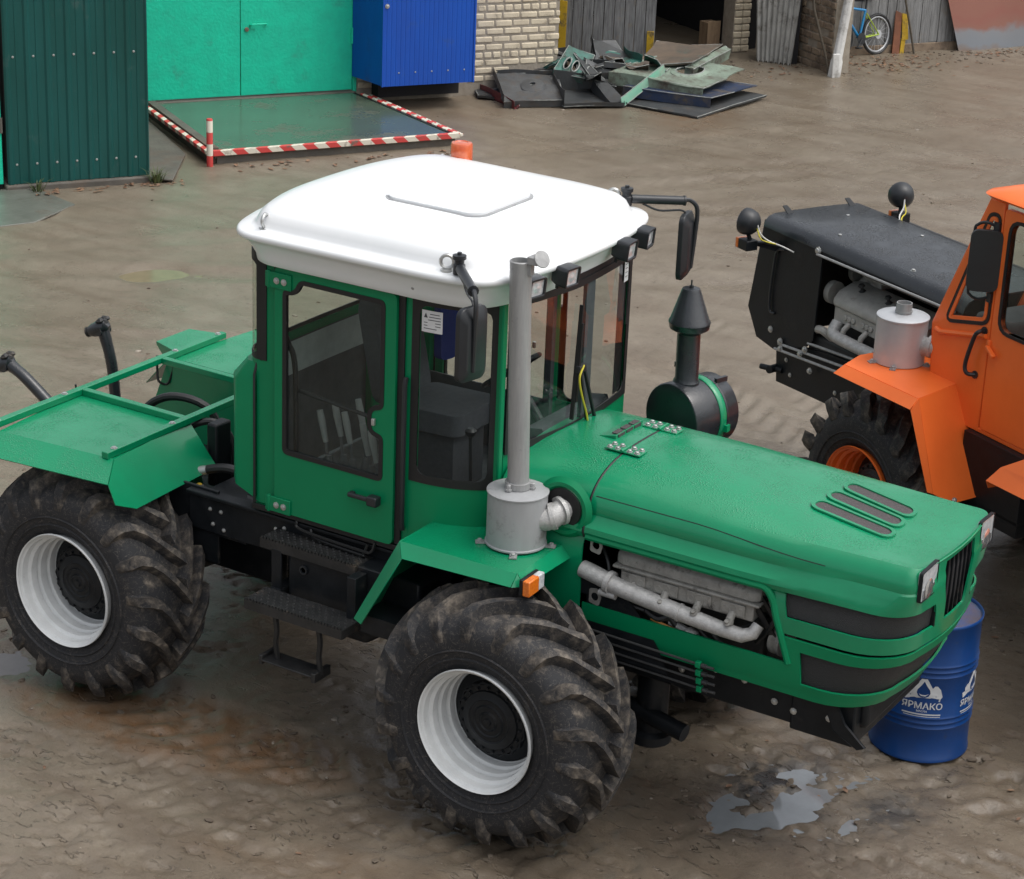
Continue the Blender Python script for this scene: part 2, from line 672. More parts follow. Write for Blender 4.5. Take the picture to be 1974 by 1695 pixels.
# ------------------------------------------------------------------ wheels
def tyre_geo(style, seed=1):
    """Tyre about the y axis at the origin, outer side towards -y; returns geometry and a 'tread' value per vertex."""
    rnd = random.Random(seed)
    g = G()
    tr = []
    prof = [(0.330, -0.235), (0.352, -0.266), (0.385, -0.282), (0.43, -0.296), (0.48, -0.302), (0.53, -0.298), (0.575, -0.285),
            (0.606, -0.250), (0.630, -0.210), (0.647, -0.15), (0.657, -0.08), (0.660, 0.0)]
    full = prof + [(r, -h) for r, h in reversed(prof[:-1])]
    n = 96
    rows = []
    for k in range(n):
        a = 2 * PI * k / n
        wob = 1 + 0.004 * math.sin(3 * a + seed)
        rows.append([(r * wob * math.cos(a), h, r * wob * math.sin(a)) for r, h in full])
    rows.append(rows[0])
    m0 = len(g.v)
    g.grid(rows[:-1] + [rows[0]])
    for k in range(n + 1):
        tr += [0.0 if r < 0.49 else (0.45 if r < 0.62 else 0.85) for r, h in full]
    # raised bead ring and rib on the side wall
    for s in (-1, 1):
        for r0, w_ in ((0.405, 0.010), (0.455, 0.006)):
            y0 = 0.287 if r0 < 0.45 else 0.298
            o = len(g.v)
            pts = []
            for k in range(n):
                a = 2 * PI * k / n
                pts.append([((r0 + dr) * math.cos(a), s * (y0 + dy), (r0 + dr) * math.sin(a)) for dr, dy in ((-w_, 0), (0, 0.012), (w_, 0))])
            pts.append(pts[0])
            g.grid(pts)
            tr += [0.2] * (len(g.v) - o)
    # lugs
    cnt = 18 if style == 'bar' else 20
    for s in (-1, 1):
        for i in range(cnt):
            a0 = 2 * PI * (i + (0.5 if s > 0 else 0)) / cnt
            jit = rnd.uniform(-0.02, 0.02)
            if style == 'bar':
                # from the shoulder (t=0) sweeping to the middle of the tread (t=1)
                st = [(-0.55, 0.296, 0.475), (-0.34, 0.306, 0.545), (-0.14, 0.294, 0.615), (0.02, 0.262, 0.668), (0.16, 0.215, 0.698), (0.38, 0.160, 0.718), (0.62, 0.105, 0.732), (0.84, 0.045, 0.741), (1.02, -0.02, 0.742)]
                sweep = 0.47
                wd = [0.034, 0.040, 0.043, 0.042, 0.037, 0.033, 0.032, 0.033, 0.036]
                bases = [0.460, 0.512, 0.556, 0.588, 0.612, 0.632, 0.646, 0.653, 0.654]
                ybs = [0.290, 0.290, 0.275, 0.252, 0.212, 0.160, 0.105, 0.045, -0.02]
                ex = 1.25
            else:
                st = [(-0.30, 0.296, 0.560), (-0.10, 0.300, 0.640), (0.08, 0.275, 0.705), (0.35, 0.22, 0.730), (0.62, 0.15, 0.738), (0.80, 0.10, 0.740)]
                sweep = 0.30
                wd = [0.050, 0.055, 0.058, 0.058, 0.058, 0.056]
                bases = [0.545, 0.590, 0.620, 0.640, 0.660, 0.668]
                ybs = [0.282, 0.280, 0.255, 0.21, 0.15, 0.10]
                ex = 0.8
            sec = []
            for j, (t, y, r) in enumerate(st):
                tt = max(0.0, t)
                a = a0 + jit - sweep * (tt ** ex) + rnd.uniform(-0.008, 0.008)
                base = bases[j]
                da = wd[j] / 0.74
                rr = r + rnd.uniform(-0.009, 0.004)
                yb = ybs[j]
                pb0 = (base * math.cos(a - da * 1.35), s * yb, base * math.sin(a - da * 1.35))
                pt0 = (rr * math.cos(a - da * 0.85), s * y, rr * math.sin(a - da * 0.85))
                pt1 = (rr * math.cos(a + da * 0.85), s * y, rr * math.sin(a + da * 0.85))
                pb1 = (base * math.cos(a + da * 1.35), s * yb, base * math.sin(a + da * 1.35))
                sec.append((pb0, pt0, pt1, pb1))
            o = len(g.v)
            vs = [p for q in sec for p in q]
            fs = []
            for j in range(len(sec) - 1):
                b0, b1 = j * 4, j * 4 + 4
                for e in range(3):
                    fs.append((b0 + e, b1 + e, b1 + e + 1, b0 + e + 1) if s > 0 else (b0 + e + 1, b1 + e + 1, b1 + e, b0 + e))
            fs.append((0, 1, 2, 3))
            e = (len(sec) - 1) * 4
            fs.append((e + 3, e + 2, e + 1, e))
            g.add(vs, fs)
            tr += [0.75, 1.0, 1.0, 0.75] * len(sec)
    g.v = [(x, y * 0.96 + 0.028, z) for x, y, z in g.v]
    return g, tr


RIMP = [(0.338, -0.262), (0.349, -0.268), (0.352, -0.256), (0.344, -0.246), (0.331, -0.240), (0.328, -0.196), (0.309, -0.186), (0.306, -0.152), (0.317, -0.147), (0.317, -0.132),
        (0.297, -0.122), (0.294, -0.086), (0.304, -0.081), (0.304, -0.068), (0.284, -0.058), (0.281, -0.012), (0.262, 0.0), (0.262, 0.02)]


def hub_geo():
    g = G()
    # planetary hub: bolted flange with an eared edge, domed cover with rings, drum behind
    k = 36
    rows = []
    for h, rr, ear in ((-0.055, 0.205, 0.010), (-0.085, 0.205, 0.010), (-0.090, 0.198, 0.006)):
        rows.append([((rr + (ear if q % 2 else -ear * 0.3)) * math.cos(2 * PI * q / k), h, (rr + (ear if q % 2 else -ear * 0.3)) * math.sin(2 * PI * q / k)) for q in range(k)])
    g.grid(rows, closed=True)
    g.lathe([(0.198, 0.090), (0.17, 0.092), (0.165, 0.104), (0.135, 0.112), (0.125, 0.118), (0.118, 0.112), (0.095, 0.114), (0.088, 0.122), (0.080, 0.116),
             (0.058, 0.118), (0.050, 0.127), (0.043, 0.120), (0.022, 0.122), (0.018, 0.130), (0.004, 0.132)], (0, 0, 0), (0, -1, 0), n=48)
    g.lathe([(0.265, -0.05), (0.265, 0.02), (0.21, 0.045), (0.205, 0.06)], (0, 0, 0), (0, -1, 0), n=40)
    for q in range(18):
        a = 2 * PI * q / 18
        bolt(g, (0.182 * math.cos(a), -0.090, 0.182 * math.sin(a)), (0, -1, 0), 0.008, 0.014)
    return g


TYRES = {}


def make_wheel(parent, x, y, z, side, rim_mat, style, spin=0.0, seed=1, hub_mat=None, sc=1.0):
    """wheel > tyre, rim; side -1 faces -y, +1 faces +y"""
    key = (style, seed, rim_mat.name)
    if key not in TYRES:
        gt, tr = tyre_geo(style, seed)
        gr = G().lathe(RIMP, (0, 0, 0), (0, 1, 0), n=72, caps=False)
        gr.lathe([(r, -h) for r, h in RIMP], (0, 0, 0), (0, 1, 0), n=72, caps=False)
        gr.lathe([(0.262, 0.02), (0.262, -0.02)], (0, 0, 0), (0, 1, 0), n=72, caps=False)
        hub = obj('wheel', hub_geo(), hub_mat or M_black, parent, ang=35)
        ty = obj('tyre', gt, M_tyre, hub, ang=38)
        at = ty.data.attributes.new('tread', 'FLOAT', 'POINT')
        at.data.foreach_set('value', tr)
        rm = obj('rim', gr, rim_mat, hub, ang=18)
        md = rm.modifiers.new('solid', 'SOLIDIFY')
        md.thickness = 0.006
        TYRES[key] = hub
        hub['_free'] = 1
        for o in (ty, rm):
            o['_keep'] = 1
    src = TYRES[key]
    if src.get('_free'):
        o = src
        del o['_free']
        kids = None
    else:
        o = src.copy()
        COL.objects.link(o)
        for c in src.children:
            d = c.copy()
            COL.objects.link(d)
            d.parent = o
    o.parent = parent
    o.location = (x, y, z)
    o.rotation_euler = (0, 0, 0)
    if side < 0:
        o.matrix_local = Matrix.Translation((x, y, z)) @ Matrix.Scale(sc, 4) @ Matrix.Rotation(spin, 4, 'Y')
    else:
        # the same wheel turned round so that its tread still points forward
        o.matrix_local = Matrix.Translation((x, y, z)) @ Matrix.Diagonal((sc, -sc, sc, 1)) @ Matrix.Rotation(spin, 4, 'Y')
    return o
# ------------------------------------------------------------------ the yard's buildings (s along the facade, t out from it, z up)
AF = R(33.3)
FD = Vector((math.sin(AF), math.cos(AF), 0))
FNV = Vector((math.cos(AF), -math.sin(AF), 0))
FO = Vector((-12.427, 10.506, 0))


def B(s, t, z=0.0):
    return FO + FD * s + FNV * t + Vector((0, 0, z))


def fac(g):
    h = G()
    h.v = [tuple(B(*p)) for p in g.v]
    h.f = [tuple(reversed(f)) for f in g.f]
    return h


def bthing(name, label, cat, s, t, group=None):
    return thing(name, label, cat, B(s, t, 0), 0, group)


M_teal = mat('teal_gate_paint', (0.004, 0.60, 0.375), 0.5, col2=(0.006, 0.51, 0.325), nscale=5, bump=0.5, bscale=26, rvar=0.08, dirt=(0.03, 0.36, 0.24), dirt_amt=0.30, dirt_scale=2.2)
M_dkgreen = mat('dark_green_sheet', (0.002, 0.062, 0.054), 0.42, col2=(0.003, 0.080, 0.074), nscale=2, dirt=(0.05, 0.10, 0.09), dirt_amt=0.25, dirt_scale=3, stretch=(1, 1, 0.25))
M_blue = mat('blue_sheet', (0.002, 0.080, 0.47), 0.45, col2=(0.003, 0.066, 0.40), nscale=2.5, bump=0.2, bscale=14, stretch=(1, 1, 0.3), dirt=(0.03, 0.09, 0.30), dirt_amt=0.30, dirt_scale=3)
M_conc = mat('concrete', (0.125, 0.115, 0.098), 0.7, col2=(0.080, 0.074, 0.064), nscale=3, bump=0.4, bscale=30, dirt=MUD, dirt_amt=0.5, dirt_scale=2)
M_deck = mat('wet_steel_deck', (0.085, 0.120, 0.088), 0.22, col2=(0.075, 0.095, 0.072), nscale=1.5, bump=0.05, bscale=12, dirt=(0.13, 0.11, 0.085), dirt_amt=0.36, dirt_scale=1.2, rvar=0.10, coat=0.2)
M_brick = mat('cream_brick', (0.68, 0.60, 0.45), 0.85, col2=(0.54, 0.47, 0.35), nscale=5, bump=0.35, bscale=45, dirt=(0.20, 0.17, 0.13), dirt_amt=0.35, dirt_scale=5)
M_mortar = mat('mortar', (0.36, 0.32, 0.26), 0.95, col2=(0.27, 0.235, 0.19), nscale=9, bump=0.5, bscale=40)
M_brickold = mat('old_brick', (0.26, 0.20, 0.14), 0.9, col2=(0.16, 0.115, 0.085), nscale=3, bump=0.6, bscale=30, dirt=(0.09, 0.07, 0.05), dirt_amt=0.5, dirt_scale=3)
M_wood = mat('grey_boards', (0.235, 0.240, 0.242), 0.9, col2=(0.110, 0.112, 0.115), nscale=5, bump=0.5, bscale=40, stretch=(9, 9, 0.7), dirt=(0.26, 0.21, 0.14), dirt_amt=0.40, dirt_scale=1.4)
M_wood2 = mat('fence_boards', (0.27, 0.275, 0.275), 0.9, col2=(0.145, 0.147, 0.148), nscale=4, bump=0.5, bscale=40, stretch=(8, 8, 0.7), dirt=(0.22, 0.18, 0.13), dirt_amt=0.30, dirt_scale=1.4)
M_ply = mat('bare_board', (0.27, 0.19, 0.115), 0.85, col2=(0.18, 0.12, 0.075), nscale=6, bump=0.3, stretch=(4, 4, 0.6), dirt=(0.10, 0.07, 0.05), dirt_amt=0.4)
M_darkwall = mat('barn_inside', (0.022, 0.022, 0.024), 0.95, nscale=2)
M_asb = mat('corrugated_grey', (0.36, 0.36, 0.34), 0.85, col2=(0.24, 0.24, 0.225), nscale=6, bump=0.3, stretch=(2, 2, 0.5), dirt=(0.10, 0.09, 0.075), dirt_amt=0.42, dirt_scale=4)
M_whitewash = mat('whitewashed_wood', (0.62, 0.62, 0.60), 0.85, col2=(0.50, 0.50, 0.48), nscale=5, bump=0.4, dirt=(0.16, 0.145, 0.12), dirt_amt=0.46, dirt_scale=3.2)
M_bark = mat('bare_stick', (0.10, 0.085, 0.065), 0.9, nscale=20, bump=0.4)


def stripe_mat(name, axis, period, duty=0.5, off=0.0):
    m = bpy.data.materials.new(name)
    m.use_nodes = True
    t = m.node_tree
    N, L = t.nodes, t.links
    b = N['Principled BSDF']
    tc = N.new('ShaderNodeTexCoord')
    dp = N.new('ShaderNodeVectorMath')
    dp.operation = 'DOT_PRODUCT'
    dp.inputs[1].default_value = axis
    L.new(tc.outputs['Object'], dp.inputs[0])
    a = N.new('ShaderNodeMath')
    a.operation = 'MULTIPLY_ADD'
    a.inputs[1].default_value = 1 / period
    a.inputs[2].default_value = off + 50
    L.new(dp.outputs['Value'], a.inputs[0])
    f = N.new('ShaderNodeMath')
    f.operation = 'FRACT'
    L.new(a.outputs[0], f.inputs[0])
    c = N.new('ShaderNodeMath')
    c.operation = 'GREATER_THAN'
    c.inputs[1].default_value = duty
    L.new(f.outputs[0], c.inputs[0])
    mx = N.new('ShaderNodeMix')
    mx.data_type = 'RGBA'
    mx.inputs['A'].default_value = (0.55, 0.055, 0.050, 1)
    mx.inputs['B'].default_value = (0.66, 0.62, 0.52, 1)
    L.new(c.outputs[0], mx.inputs['Factor'])
    nz = N.new('ShaderNodeTexNoise')
    nz.inputs['Scale'].default_value = 9
    nz.inputs['Detail'].default_value = 8
    L.new(tc.outputs['Object'], nz.inputs['Vector'])
    r = N.new('ShaderNodeMapRange')
    r.inputs['From Min'].default_value = 0.58
    r.inputs['From Max'].default_value = 0.70
    L.new(nz.outputs['Fac'], r.inputs['Value'])
    m2 = N.new('ShaderNodeMix')
    m2.data_type = 'RGBA'
    L.new(r.outputs[0], m2.inputs['Factor'])
    L.new(mx.outputs['Result'], m2.inputs['A'])
    m2.inputs['B'].default_value = (0.16, 0.125, 0.10, 1)
    L.new(m2.outputs['Result'], b.inputs['Base Color'])
    b.inputs['Roughness'].default_value = 0.55
    return m


# ---- dark green sheet wall and the gate left of it
wl = bthing('sheet_metal_wall', 'dark green ribbed sheet wall in front of the teal gates, at the left edge', 'wall', -1.6, 2.6)
prof = []
s0 = -2.37
x = s0
pitch = 0.215
while x < -0.83 - 0.01:
    for ds, dt in ((0.0, 0.0), (0.020, 0.016), (0.050, 0.016), (0.070, 0.0), (0.125, 0.0), (0.132, 0.006), (0.140, 0.0)):
        if x + ds < -0.832:
            prof.append((x + ds, dt))
    x += pitch
prof.append((-0.832, 0.0))
g = G().grid([[(a, 2.98 + b, z) for a, b in prof] for z in (0.06, 1.2, 2.4, 3.3)])
obj('cladding', fac(g), M_dkgreen, wl, solid=0.003, ang=25)
g = G()
for z in (1.42, 0.27):
    for i in range(8):
        a = s0 + 0.10 + pitch * i
        if a < -0.85:
            bolt(g, (a, 2.983, z), (0, 1, 0), 0.009, 0.008)
obj('screws', fac(g), M_bolt, wl)
g = G().box(-2.37, -0.85, 0.05, 2.965, 0.10, 3.28)
obj('wall_core', fac(g), M_darkwall, wl)
g = G().box(-2.40, -0.82, 2.80, 3.03, -0.1, 0.055)
obj('plinth', fac(g), M_conc, wl, bevel=0.02)

gt = bthing('teal_gate', 'teal painted gate at the left edge, cut off by the frame', 'gate', -3.4, 2.95)
g = G().box(-4.6, -2.415, 2.92, 2.96, 0.06, 3.2)
obj('panel', fac(g), M_teal, gt, bevel=0.006)
g = G().lathe([(0.02, 0), (0.02, 0.16)], (-2.425, 2.975, 0.62), n=10)
obj('hinge', fac(g), M_conc, gt)
g = G().box(-4.7, -2.41, 2.70, 2.90, 0.0, 3.2)
obj('post', fac(g), M_darkwall, gt)

gt = bthing('teal_gate', 'wide teal double gate with a handle, behind the striped ramp', 'gate', 1.3, 0)
obj('leaf', fac(G().box(-0.75, 1.172, -0.05, 0.0, 0.165, 3.2)), M_teal, gt, bevel=0.005)
obj('leaf', fac(G().box(1.180, 2.640, -0.05, 0.0, 0.165, 3.2)), M_teal, gt, bevel=0.005)
g = G()
g.tube([(1.30, 0.005, 1.035), (1.30, 0.045, 1.045), (1.31, 0.05, 1.050), (1.49, 0.05, 1.050), (1.50, 0.045, 1.045), (1.50, 0.005, 1.035)], 0.011, 8)
g.box(1.30, 1.37, 0.0, 0.012, 0.99, 1.03)
obj('handle', fac(g), M_teal, gt)
obj('lock', fac(G().lathe([(0.026, 0), (0.026, 0.02), (0.012, 0.025)], (1.255, 0.0, 0.985), (0, 1, 0), n=14)), M_brickold, gt)
g = G()
g.lathe([(0.016, 0), (0.016, 0.20)], (2.632, 0.012, 0.75), n=8)
obj('hinge', fac(g), M_teal, gt)
obj('frame', fac(G().box(2.645, 2.70, -0.10, 0.012, 0.10, 3.2)), M_teal, gt, bevel=0.006)
obj('threshold', fac(G().box(-0.8, 2.68, -0.09, 0.06, -0.1, 0.150)), M_conc, gt, bevel=0.01)

# ---- ramp
rp = bthing('loading_ramp', 'wet steel ramp with red and white striped edges below the teal gate', 'ramp', 1.4, 1.3)
M_str = stripe_mat('red_white_stripes', tuple(FD + FNV + Vector((0, 0, 1.0))), 0.27)
pts = [(-0.02, 0.065), (0.06, 2.50), (3.00, 2.40), (2.64, 0.065)]
g = G().plate(pts, [], lambda u, v, w_: (u, v, 0.06 + w_), 0.082)
obj('deck', fac(g), M_deck, rp)
g = G()
g.bar((0.02, 0.065, 0.05), (0.06, 2.48, 0.05), 0.10, 0.26)
g.bar((0.08, 2.47, 0.04), (3.00, 2.37, 0.04), 0.08, 0.17)
g.bar((2.64, 0.07, 0.03), (3.0, 2.4, 0.03), 0.08, 0.17)
obj('ramp_side', fac(g), M_conc, rp)
g = G().bar((0.02, 2.545, 0.135), (3.07, 2.435, 0.125), 0.055, 0.065)
obj('striped_edge', fac(g), M_str, rp, bevel=0.006)
g = G().bar((-0.085, 0.1, 0.14), (-0.02, 2.52, 0.14), 0.065, 0.045)
obj('striped_edge', fac(g), M_str, rp, bevel=0.006)
g = G().bar((2.70, 0.2, 0.135), (3.045, 2.41, 0.130), 0.055, 0.045)
g.bar((2.795, 0.2, 0.125), (3.12, 2.41, 0.115), 0.045, 0.035)
obj('striped_edge', fac(g), M_str, rp, bevel=0.006)
g = G().bar((0.03, 0.1, 0.146), (0.10, 2.46, 0.146), 0.030, 0.008)
g.bar((2.63, 0.1, 0.146), (2.97, 2.37, 0.146), 0.022, 0.008)
obj('rubber_strip', fac(g), M_rubber, rp)
M_str2 = stripe_mat('red_white_bands', (0, 0, 1), 0.265, 0.5, 0.02)
g = G().lathe([(0.036, 0.0), (0.036, 0.535), (0.030, 0.545), (0.005, 0.547)], (-0.03, 2.60, 0.0), n=18)
tag(obj('marker_post', fac(g), M_str2), 'short red and white banded post at the ramp corner', 'post')
# concrete strip in the gap left of the ramp
g = G().plate([(-0.80, 0.3), (-0.10, 0.3), (-0.16, 2.1), (-0.62, 3.15), (-0.84, 3.0)], [], lambda u, v, w_: (u, v, 0.012 + w_), 0.02)
kind(obj('concrete_strip', fac(g), M_conc, bevel=0.008), 'structure')
g = G().plate([(-4.5, 2.98), (-2.1, 2.98), (-1.85, 3.75), (-2.4, 4.3), (-4.5, 4.6)], [], lambda u, v, w_: (u, v, -0.01 + w_), 0.022)
kind(obj('concrete_apron', fac(g), mat('wet_concrete', (0.15, 0.155, 0.135), 0.35, col2=(0.10, 0.105, 0.09), nscale=2.5, bump=0.3, bscale=20, dirt=MUD, dirt_amt=0.45, dirt_scale=2), bevel=0.008), 'structure')

# ---- blue cabinet
bb = bthing('blue_cabinet', 'bright blue ribbed metal box hung beside the brick wall', 'metal box', 3.4, 0.4)
ps = []
x = 2.78
while x < 4.005:
    for ds, dt in ((0, 0), (0.034, 0), (0.040, -0.003), (0.050, -0.003), (0.056, 0)):
        if x + ds <= 4.012:
            ps.append((x + ds, 0.675 + dt))
    x += 0.062
g = G().grid([[(a, b, z) for a, b in ps] for z in (0.335, 2.6)])
obj('front_panel', fac(g), M_blue, bb, solid=0.004, ang=25)
g = G().plate([(2.635, 0.012), (4.005, 0.012), (4.005, 0.662), (2.785, 0.662)], [], lambda u, v, w_: (u, v, 0.34 + w_), 2.26)
obj('box_body', fac(g), M_blue, bb)
g = G()
g.box(2.772, 2.792, 0.655, 0.685, 0.33, 2.6)
g.box(3.995, 4.022, 0.655, 0.690, 0.33, 2.6)
objs('corner_trim', fac(g), M_blue, bb, bevel=0.004)
g = G()
bolt(g, (2.83, 0.678, 1.33), (0, 1, 0), 0.02, 0.02)
for i in range(5):
    bolt(g, (3.0 + 0.22 * i, 0.68, 0.50), (0, 1, 0), 0.007, 0.006)
obj('screws', fac(g), M_bolt, bb)
g = G()
g.box(2.9, 4.0, 0.02, 0.25, 0.10, 0.33)
obj('bracket', fac(g), M_darkwall, bb)

# ---- cream brick wall
bw = bthing('brick_wall', 'cream brick wall between the blue box and the board gate', 'wall', 4.7, -0.1)
rnd = random.Random(3)
g = G()
z = 0.16
row = 0
while z < 2.9:
    head = (row % 6 == 3)
    L_ = 0.125 if head else 0.250
    x = 2.72 - (0.125 if row % 2 else 0.0) - rnd.uniform(0, 0.03)
    while x < 5.50:
        a, b = x + 0.008, min(5.515, x + L_ - 0.008)
        if b - a > 0.05 and b > 2.72 and not (z < 0.3 and rnd.random() < 0.35):
            o = rnd.uniform(-0.004, 0.005)
            g.box(max(2.71, a), b, -0.05, 0.004 + o, z + 0.008 + rnd.uniform(0, 0.004), z + 0.092 - rnd.uniform(0, 0.004))
        x += L_
    z += 0.1005
    row += 1
obj('bricks', fac(g), M_brick, bw, bevel=0.016, bseg=2)
obj('mortar', fac(G().box(2.705, 5.505, -0.40, -0.005, -0.1, 2.95)), M_mortar, bw)

# ---- weathered board gate with yellow bands
wg = bthing('board_gate', 'weathered grey board gate leaf standing open before the dark barn', 'gate', 6.6, -0.9)
h0, h1 = Vector((6.12, -1.17)), Vector((7.235, -0.56))
dv = (h1 - h0)
nv = Vector((-dv.y, dv.x)).normalized()


def wfn(u, z, w_):
    q = h0 + dv * u
    return (q.x + nv.x * w_, q.y + nv.y * w_, z)


g = G()
nb = 9
for i in range(nb):
    u0, u1 = i / nb + 0.003, (i + 1) / nb - 0.003
    zb = 0.14 + rnd.uniform(-0.02, 0.03)
    ww = 0.02 + rnd.uniform(0, 0.008)
    p = [wfn(u0, zb, 0), wfn(u1, zb, 0), wfn(u1, 2.8, 0), wfn(u0, 2.8, 0), wfn(u0, zb, ww), wfn(u1, zb, ww), wfn(u1, 2.8, ww), wfn(u0, 2.8, ww)]
    g.add(p, [(0, 1, 2, 3), (7, 6, 5, 4), (0, 4, 5, 1), (1, 5, 6, 2), (2, 6, 7, 3), (3, 7, 4, 0)])
obj('boards', fac(g), M_wood, wg, bevel=0.003)
g = G()
for u0, u1, z0, z1, w0, w1 in ((0.42, 1.0, 0.06, 0.155, 0.03, 0.06),):
    p = [wfn(u0, z0, w0), wfn(u1, z0, w0), wfn(u1, z1, w0), wfn(u0, z1, w0), wfn(u0, z0, w1), wfn(u1, z0, w1), wfn(u1, z1, w1), wfn(u0, z1, w1)]
    g.add(p, [(0, 1, 2, 3), (7, 6, 5, 4), (0, 4, 5, 1), (1, 5, 6, 2), (2, 6, 7, 3), (3, 7, 4, 0)])
obj('bottom_board', fac(g), M_wood, wg, bevel=0.004)
g = G()
for u0, u1, z0, z1, w0, w1 in ((0.915, 0.99, 0.20, 0.60, 0.032, 0.05), (-0.03, 0.05, 0.30, 0.95, 0.032, 0.06)):
    p = [wfn(u0, z0, w0), wfn(u1, z0, w0), wfn(u1, z1, w0), wfn(u0, z1, w0), wfn(u0, z0, w1), wfn(u1, z0, w1), wfn(u1, z1, w1), wfn(u0, z1, w1)]
    g.add(p, [(0, 1, 2, 3), (7, 6, 5, 4), (0, 4, 5, 1), (1, 5, 6, 2), (2, 6, 7, 3), (3, 7, 4, 0)])
objs('yellow_band', fac(g), M_yellow, wg, bevel=0.004)

# ---- dark barn behind: back and side walls, added unseen roof
ba = bthing('old_barn', 'dark open barn seen through the doorway beside the board gate', 'barn', 7.6, -4.5)
g = G()
g.box(5.0, 15.0, -8.2, -8.0, -0.1, 3.6)
g.box(5.0, 5.2, -8.0, -0.45, -0.1, 3.6)
g.box(14.8, 15.0, -8.0, -1.4, -0.1, 3.6)
g.box(9.36, 9.55, -6.0, -1.75, -0.1, 3.6)
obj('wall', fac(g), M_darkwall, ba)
obj('roof', fac(G().box(4.9, 15.1, -8.3, -1.25, 3.5, 3.7)), M_darkwall, ba)  # out of view, added to keep the barn's inside dark
obj('shade_lintel', fac(G().box(5.2, 9.6, -1.75, -1.45, 3.1, 3.5)), M_wood, ba)  # unseen beam over the doorway, added to help darken the interior
obj('door_frame', fac(G().box(9.52, 9.62, -1.25, -0.70, 0.0, 2.5)), M_darkwall, ba)
obj('inner_post', fac(G().box(9.52, 9.72, -5.2, -5.0, 0.0, 3.4)), M_brickold, ba)

# brick pillar at the doorway
bp_ = bthing('brick_pillar', 'narrow cream brick pillar right of the dark barn doorway', 'pillar', 9.2, -1.7)
g = G()
for r_ in range(26):
    z = 0.02 + 0.1 * r_
    o = 0.012 if r_ % 2 else 0.0
    g.box(9.05 + o, 9.175, -1.86, -1.545 - o * 0.5 + rnd.uniform(0, 0.006), z + 0.007, z + 0.094)
    g.box(9.185, 9.315 - o, -1.86, -1.545 + rnd.uniform(0, 0.006), z + 0.007, z + 0.094)
obj('bricks', fac(g), M_brick, bp_, bevel=0.014)
obj('mortar', fac(G().box(9.045, 9.305, -1.87, -1.562, -0.05, 2.62)), M_mortar, bp_)

# corrugated sheet leaning beside it
g = G()
bl, br, tl, tr_ = Vector((9.12, -0.97, 0.02)), Vector((9.46, -0.60, 0.02)), Vector((9.03, -1.10, 2.0)), Vector((9.66, -0.66, 2.0))
rws = []
n_ = 72
for z_ in (0.0, 0.35, 0.7, 1.0):
    row = []
    for i in range(n_ + 1):
        u = i / n_
        p = bl.lerp(br, u).lerp(tl.lerp(tr_, u), z_)
        wv = 0.016 * math.sin(u * 2 * PI * 8)
        row.append((p.x - 0.7 * wv, p.y + 0.7 * wv, p.z + (0.02 * math.sin(i * 1.3) if z_ == 0 else 0)))
    rws.append(row)
tag(obj('corrugated_sheet', fac(G().grid(rws)), M_asb, solid=0.006), 'weathered grey corrugated sheet standing upright beside the brick pillar', 'sheet')

# old brick buttress running out from the barn
bt = bthing('brick_buttress', 'dirty old brick buttress behind the leaning white post', 'wall', 9.8, -0.4)
g = G()
for r_ in range(24):
    z = 0.0 + 0.1 * r_
    y = -0.95 - (0.12 if r_ % 2 else 0)
    while y < 0.06:
        a, b = max(-0.95, y), min(0.07, y + 0.24)
        if b - a > 0.05 and rnd.random() > 0.10:
            g.box(9.680 + rnd.uniform(-0.008, 0.012), 9.75, a + 0.007, b - 0.007, z + 0.007, z + 0.094)
        y += 0.25
obj('bricks', fac(g), M_brickold, bt, bevel=0.012)
obj('mortar', fac(G().box(9.70, 9.98, -1.0, 0.065, -0.05, 2.45)), M_mortar, bt)

# leaning white post
g = G()
p0, p1 = Vector((9.66, 0.20, -0.05)), Vector((9.98, 0.13, 2.2))
g.tube([p0, p0.lerp(p1, 0.12), p0.lerp(p1, 0.14), p0.lerp(p1, 0.5), p1], [0.095, 0.088, 0.072, 0.068, 0.064], 7)
g.box(9.58, 9.69, 0.25, 0.285, 0.0, 0.34)
tag(obj('white_post', fac(g), M_whitewash, bevel=0.012, ang=40), 'leaning whitewashed wooden post with peeling paint, in front of the bicycle', 'post')
g = G().tube([tuple(B(9.20, 0.12, 1.6)), tuple(B(9.30, 0.12, 0.95)), tuple(B(9.55, 0.13, 0.28)), tuple(B(9.62, 0.13, 0.02))], 0.017, 7)
tag(obj('bare_stick', g, M_bark), 'crooked bare pole leaning on the old brick buttress', 'pole')
g = G().tube([tuple(B(11.46, -0.97, 1.8)), tuple(B(11.53, -0.96, 0.78)), tuple(B(11.66, -0.95, 0.35)), tuple(B(11.75, -0.93, 0.0))], 0.016, 7)
tag(obj('bare_stick', g, M_bark), 'thin bare pole leaning on the plank fence right of the bicycle', 'pole')

# plank fence
pf = bthing('plank_fence', 'weathered grey plank fence behind the bicycle', 'fence', 11.2, -1.1)
g = G()
x = 9.98
while x < 15.0:
    w_ = rnd.uniform(0.13, 0.17)
    o = rnd.uniform(-0.008, 0.010)
    g.box(x, x + w_ - rnd.uniform(0.002, 0.012), -1.10 + o, -1.075 + o, 0.10 + rnd.uniform(-0.03, 0.03), 2.1 + rnd.uniform(-0.1, 0.1))
    x += w_
obj('planks', fac(g), M_wood2, pf, bevel=0.003)
g = G()
g.box(9.98, 15.0, -1.16, -1.11, 0.4, 0.5)
g.box(9.98, 15.0, -1.16, -1.11, 1.6, 1.7)
obj('rail', fac(g), M_wood2, pf)
obj('base_board', fac(G().box(9.98, 12.6, -1.07, -1.04, 0.0, 0.125)), M_brickold, pf, bevel=0.01)

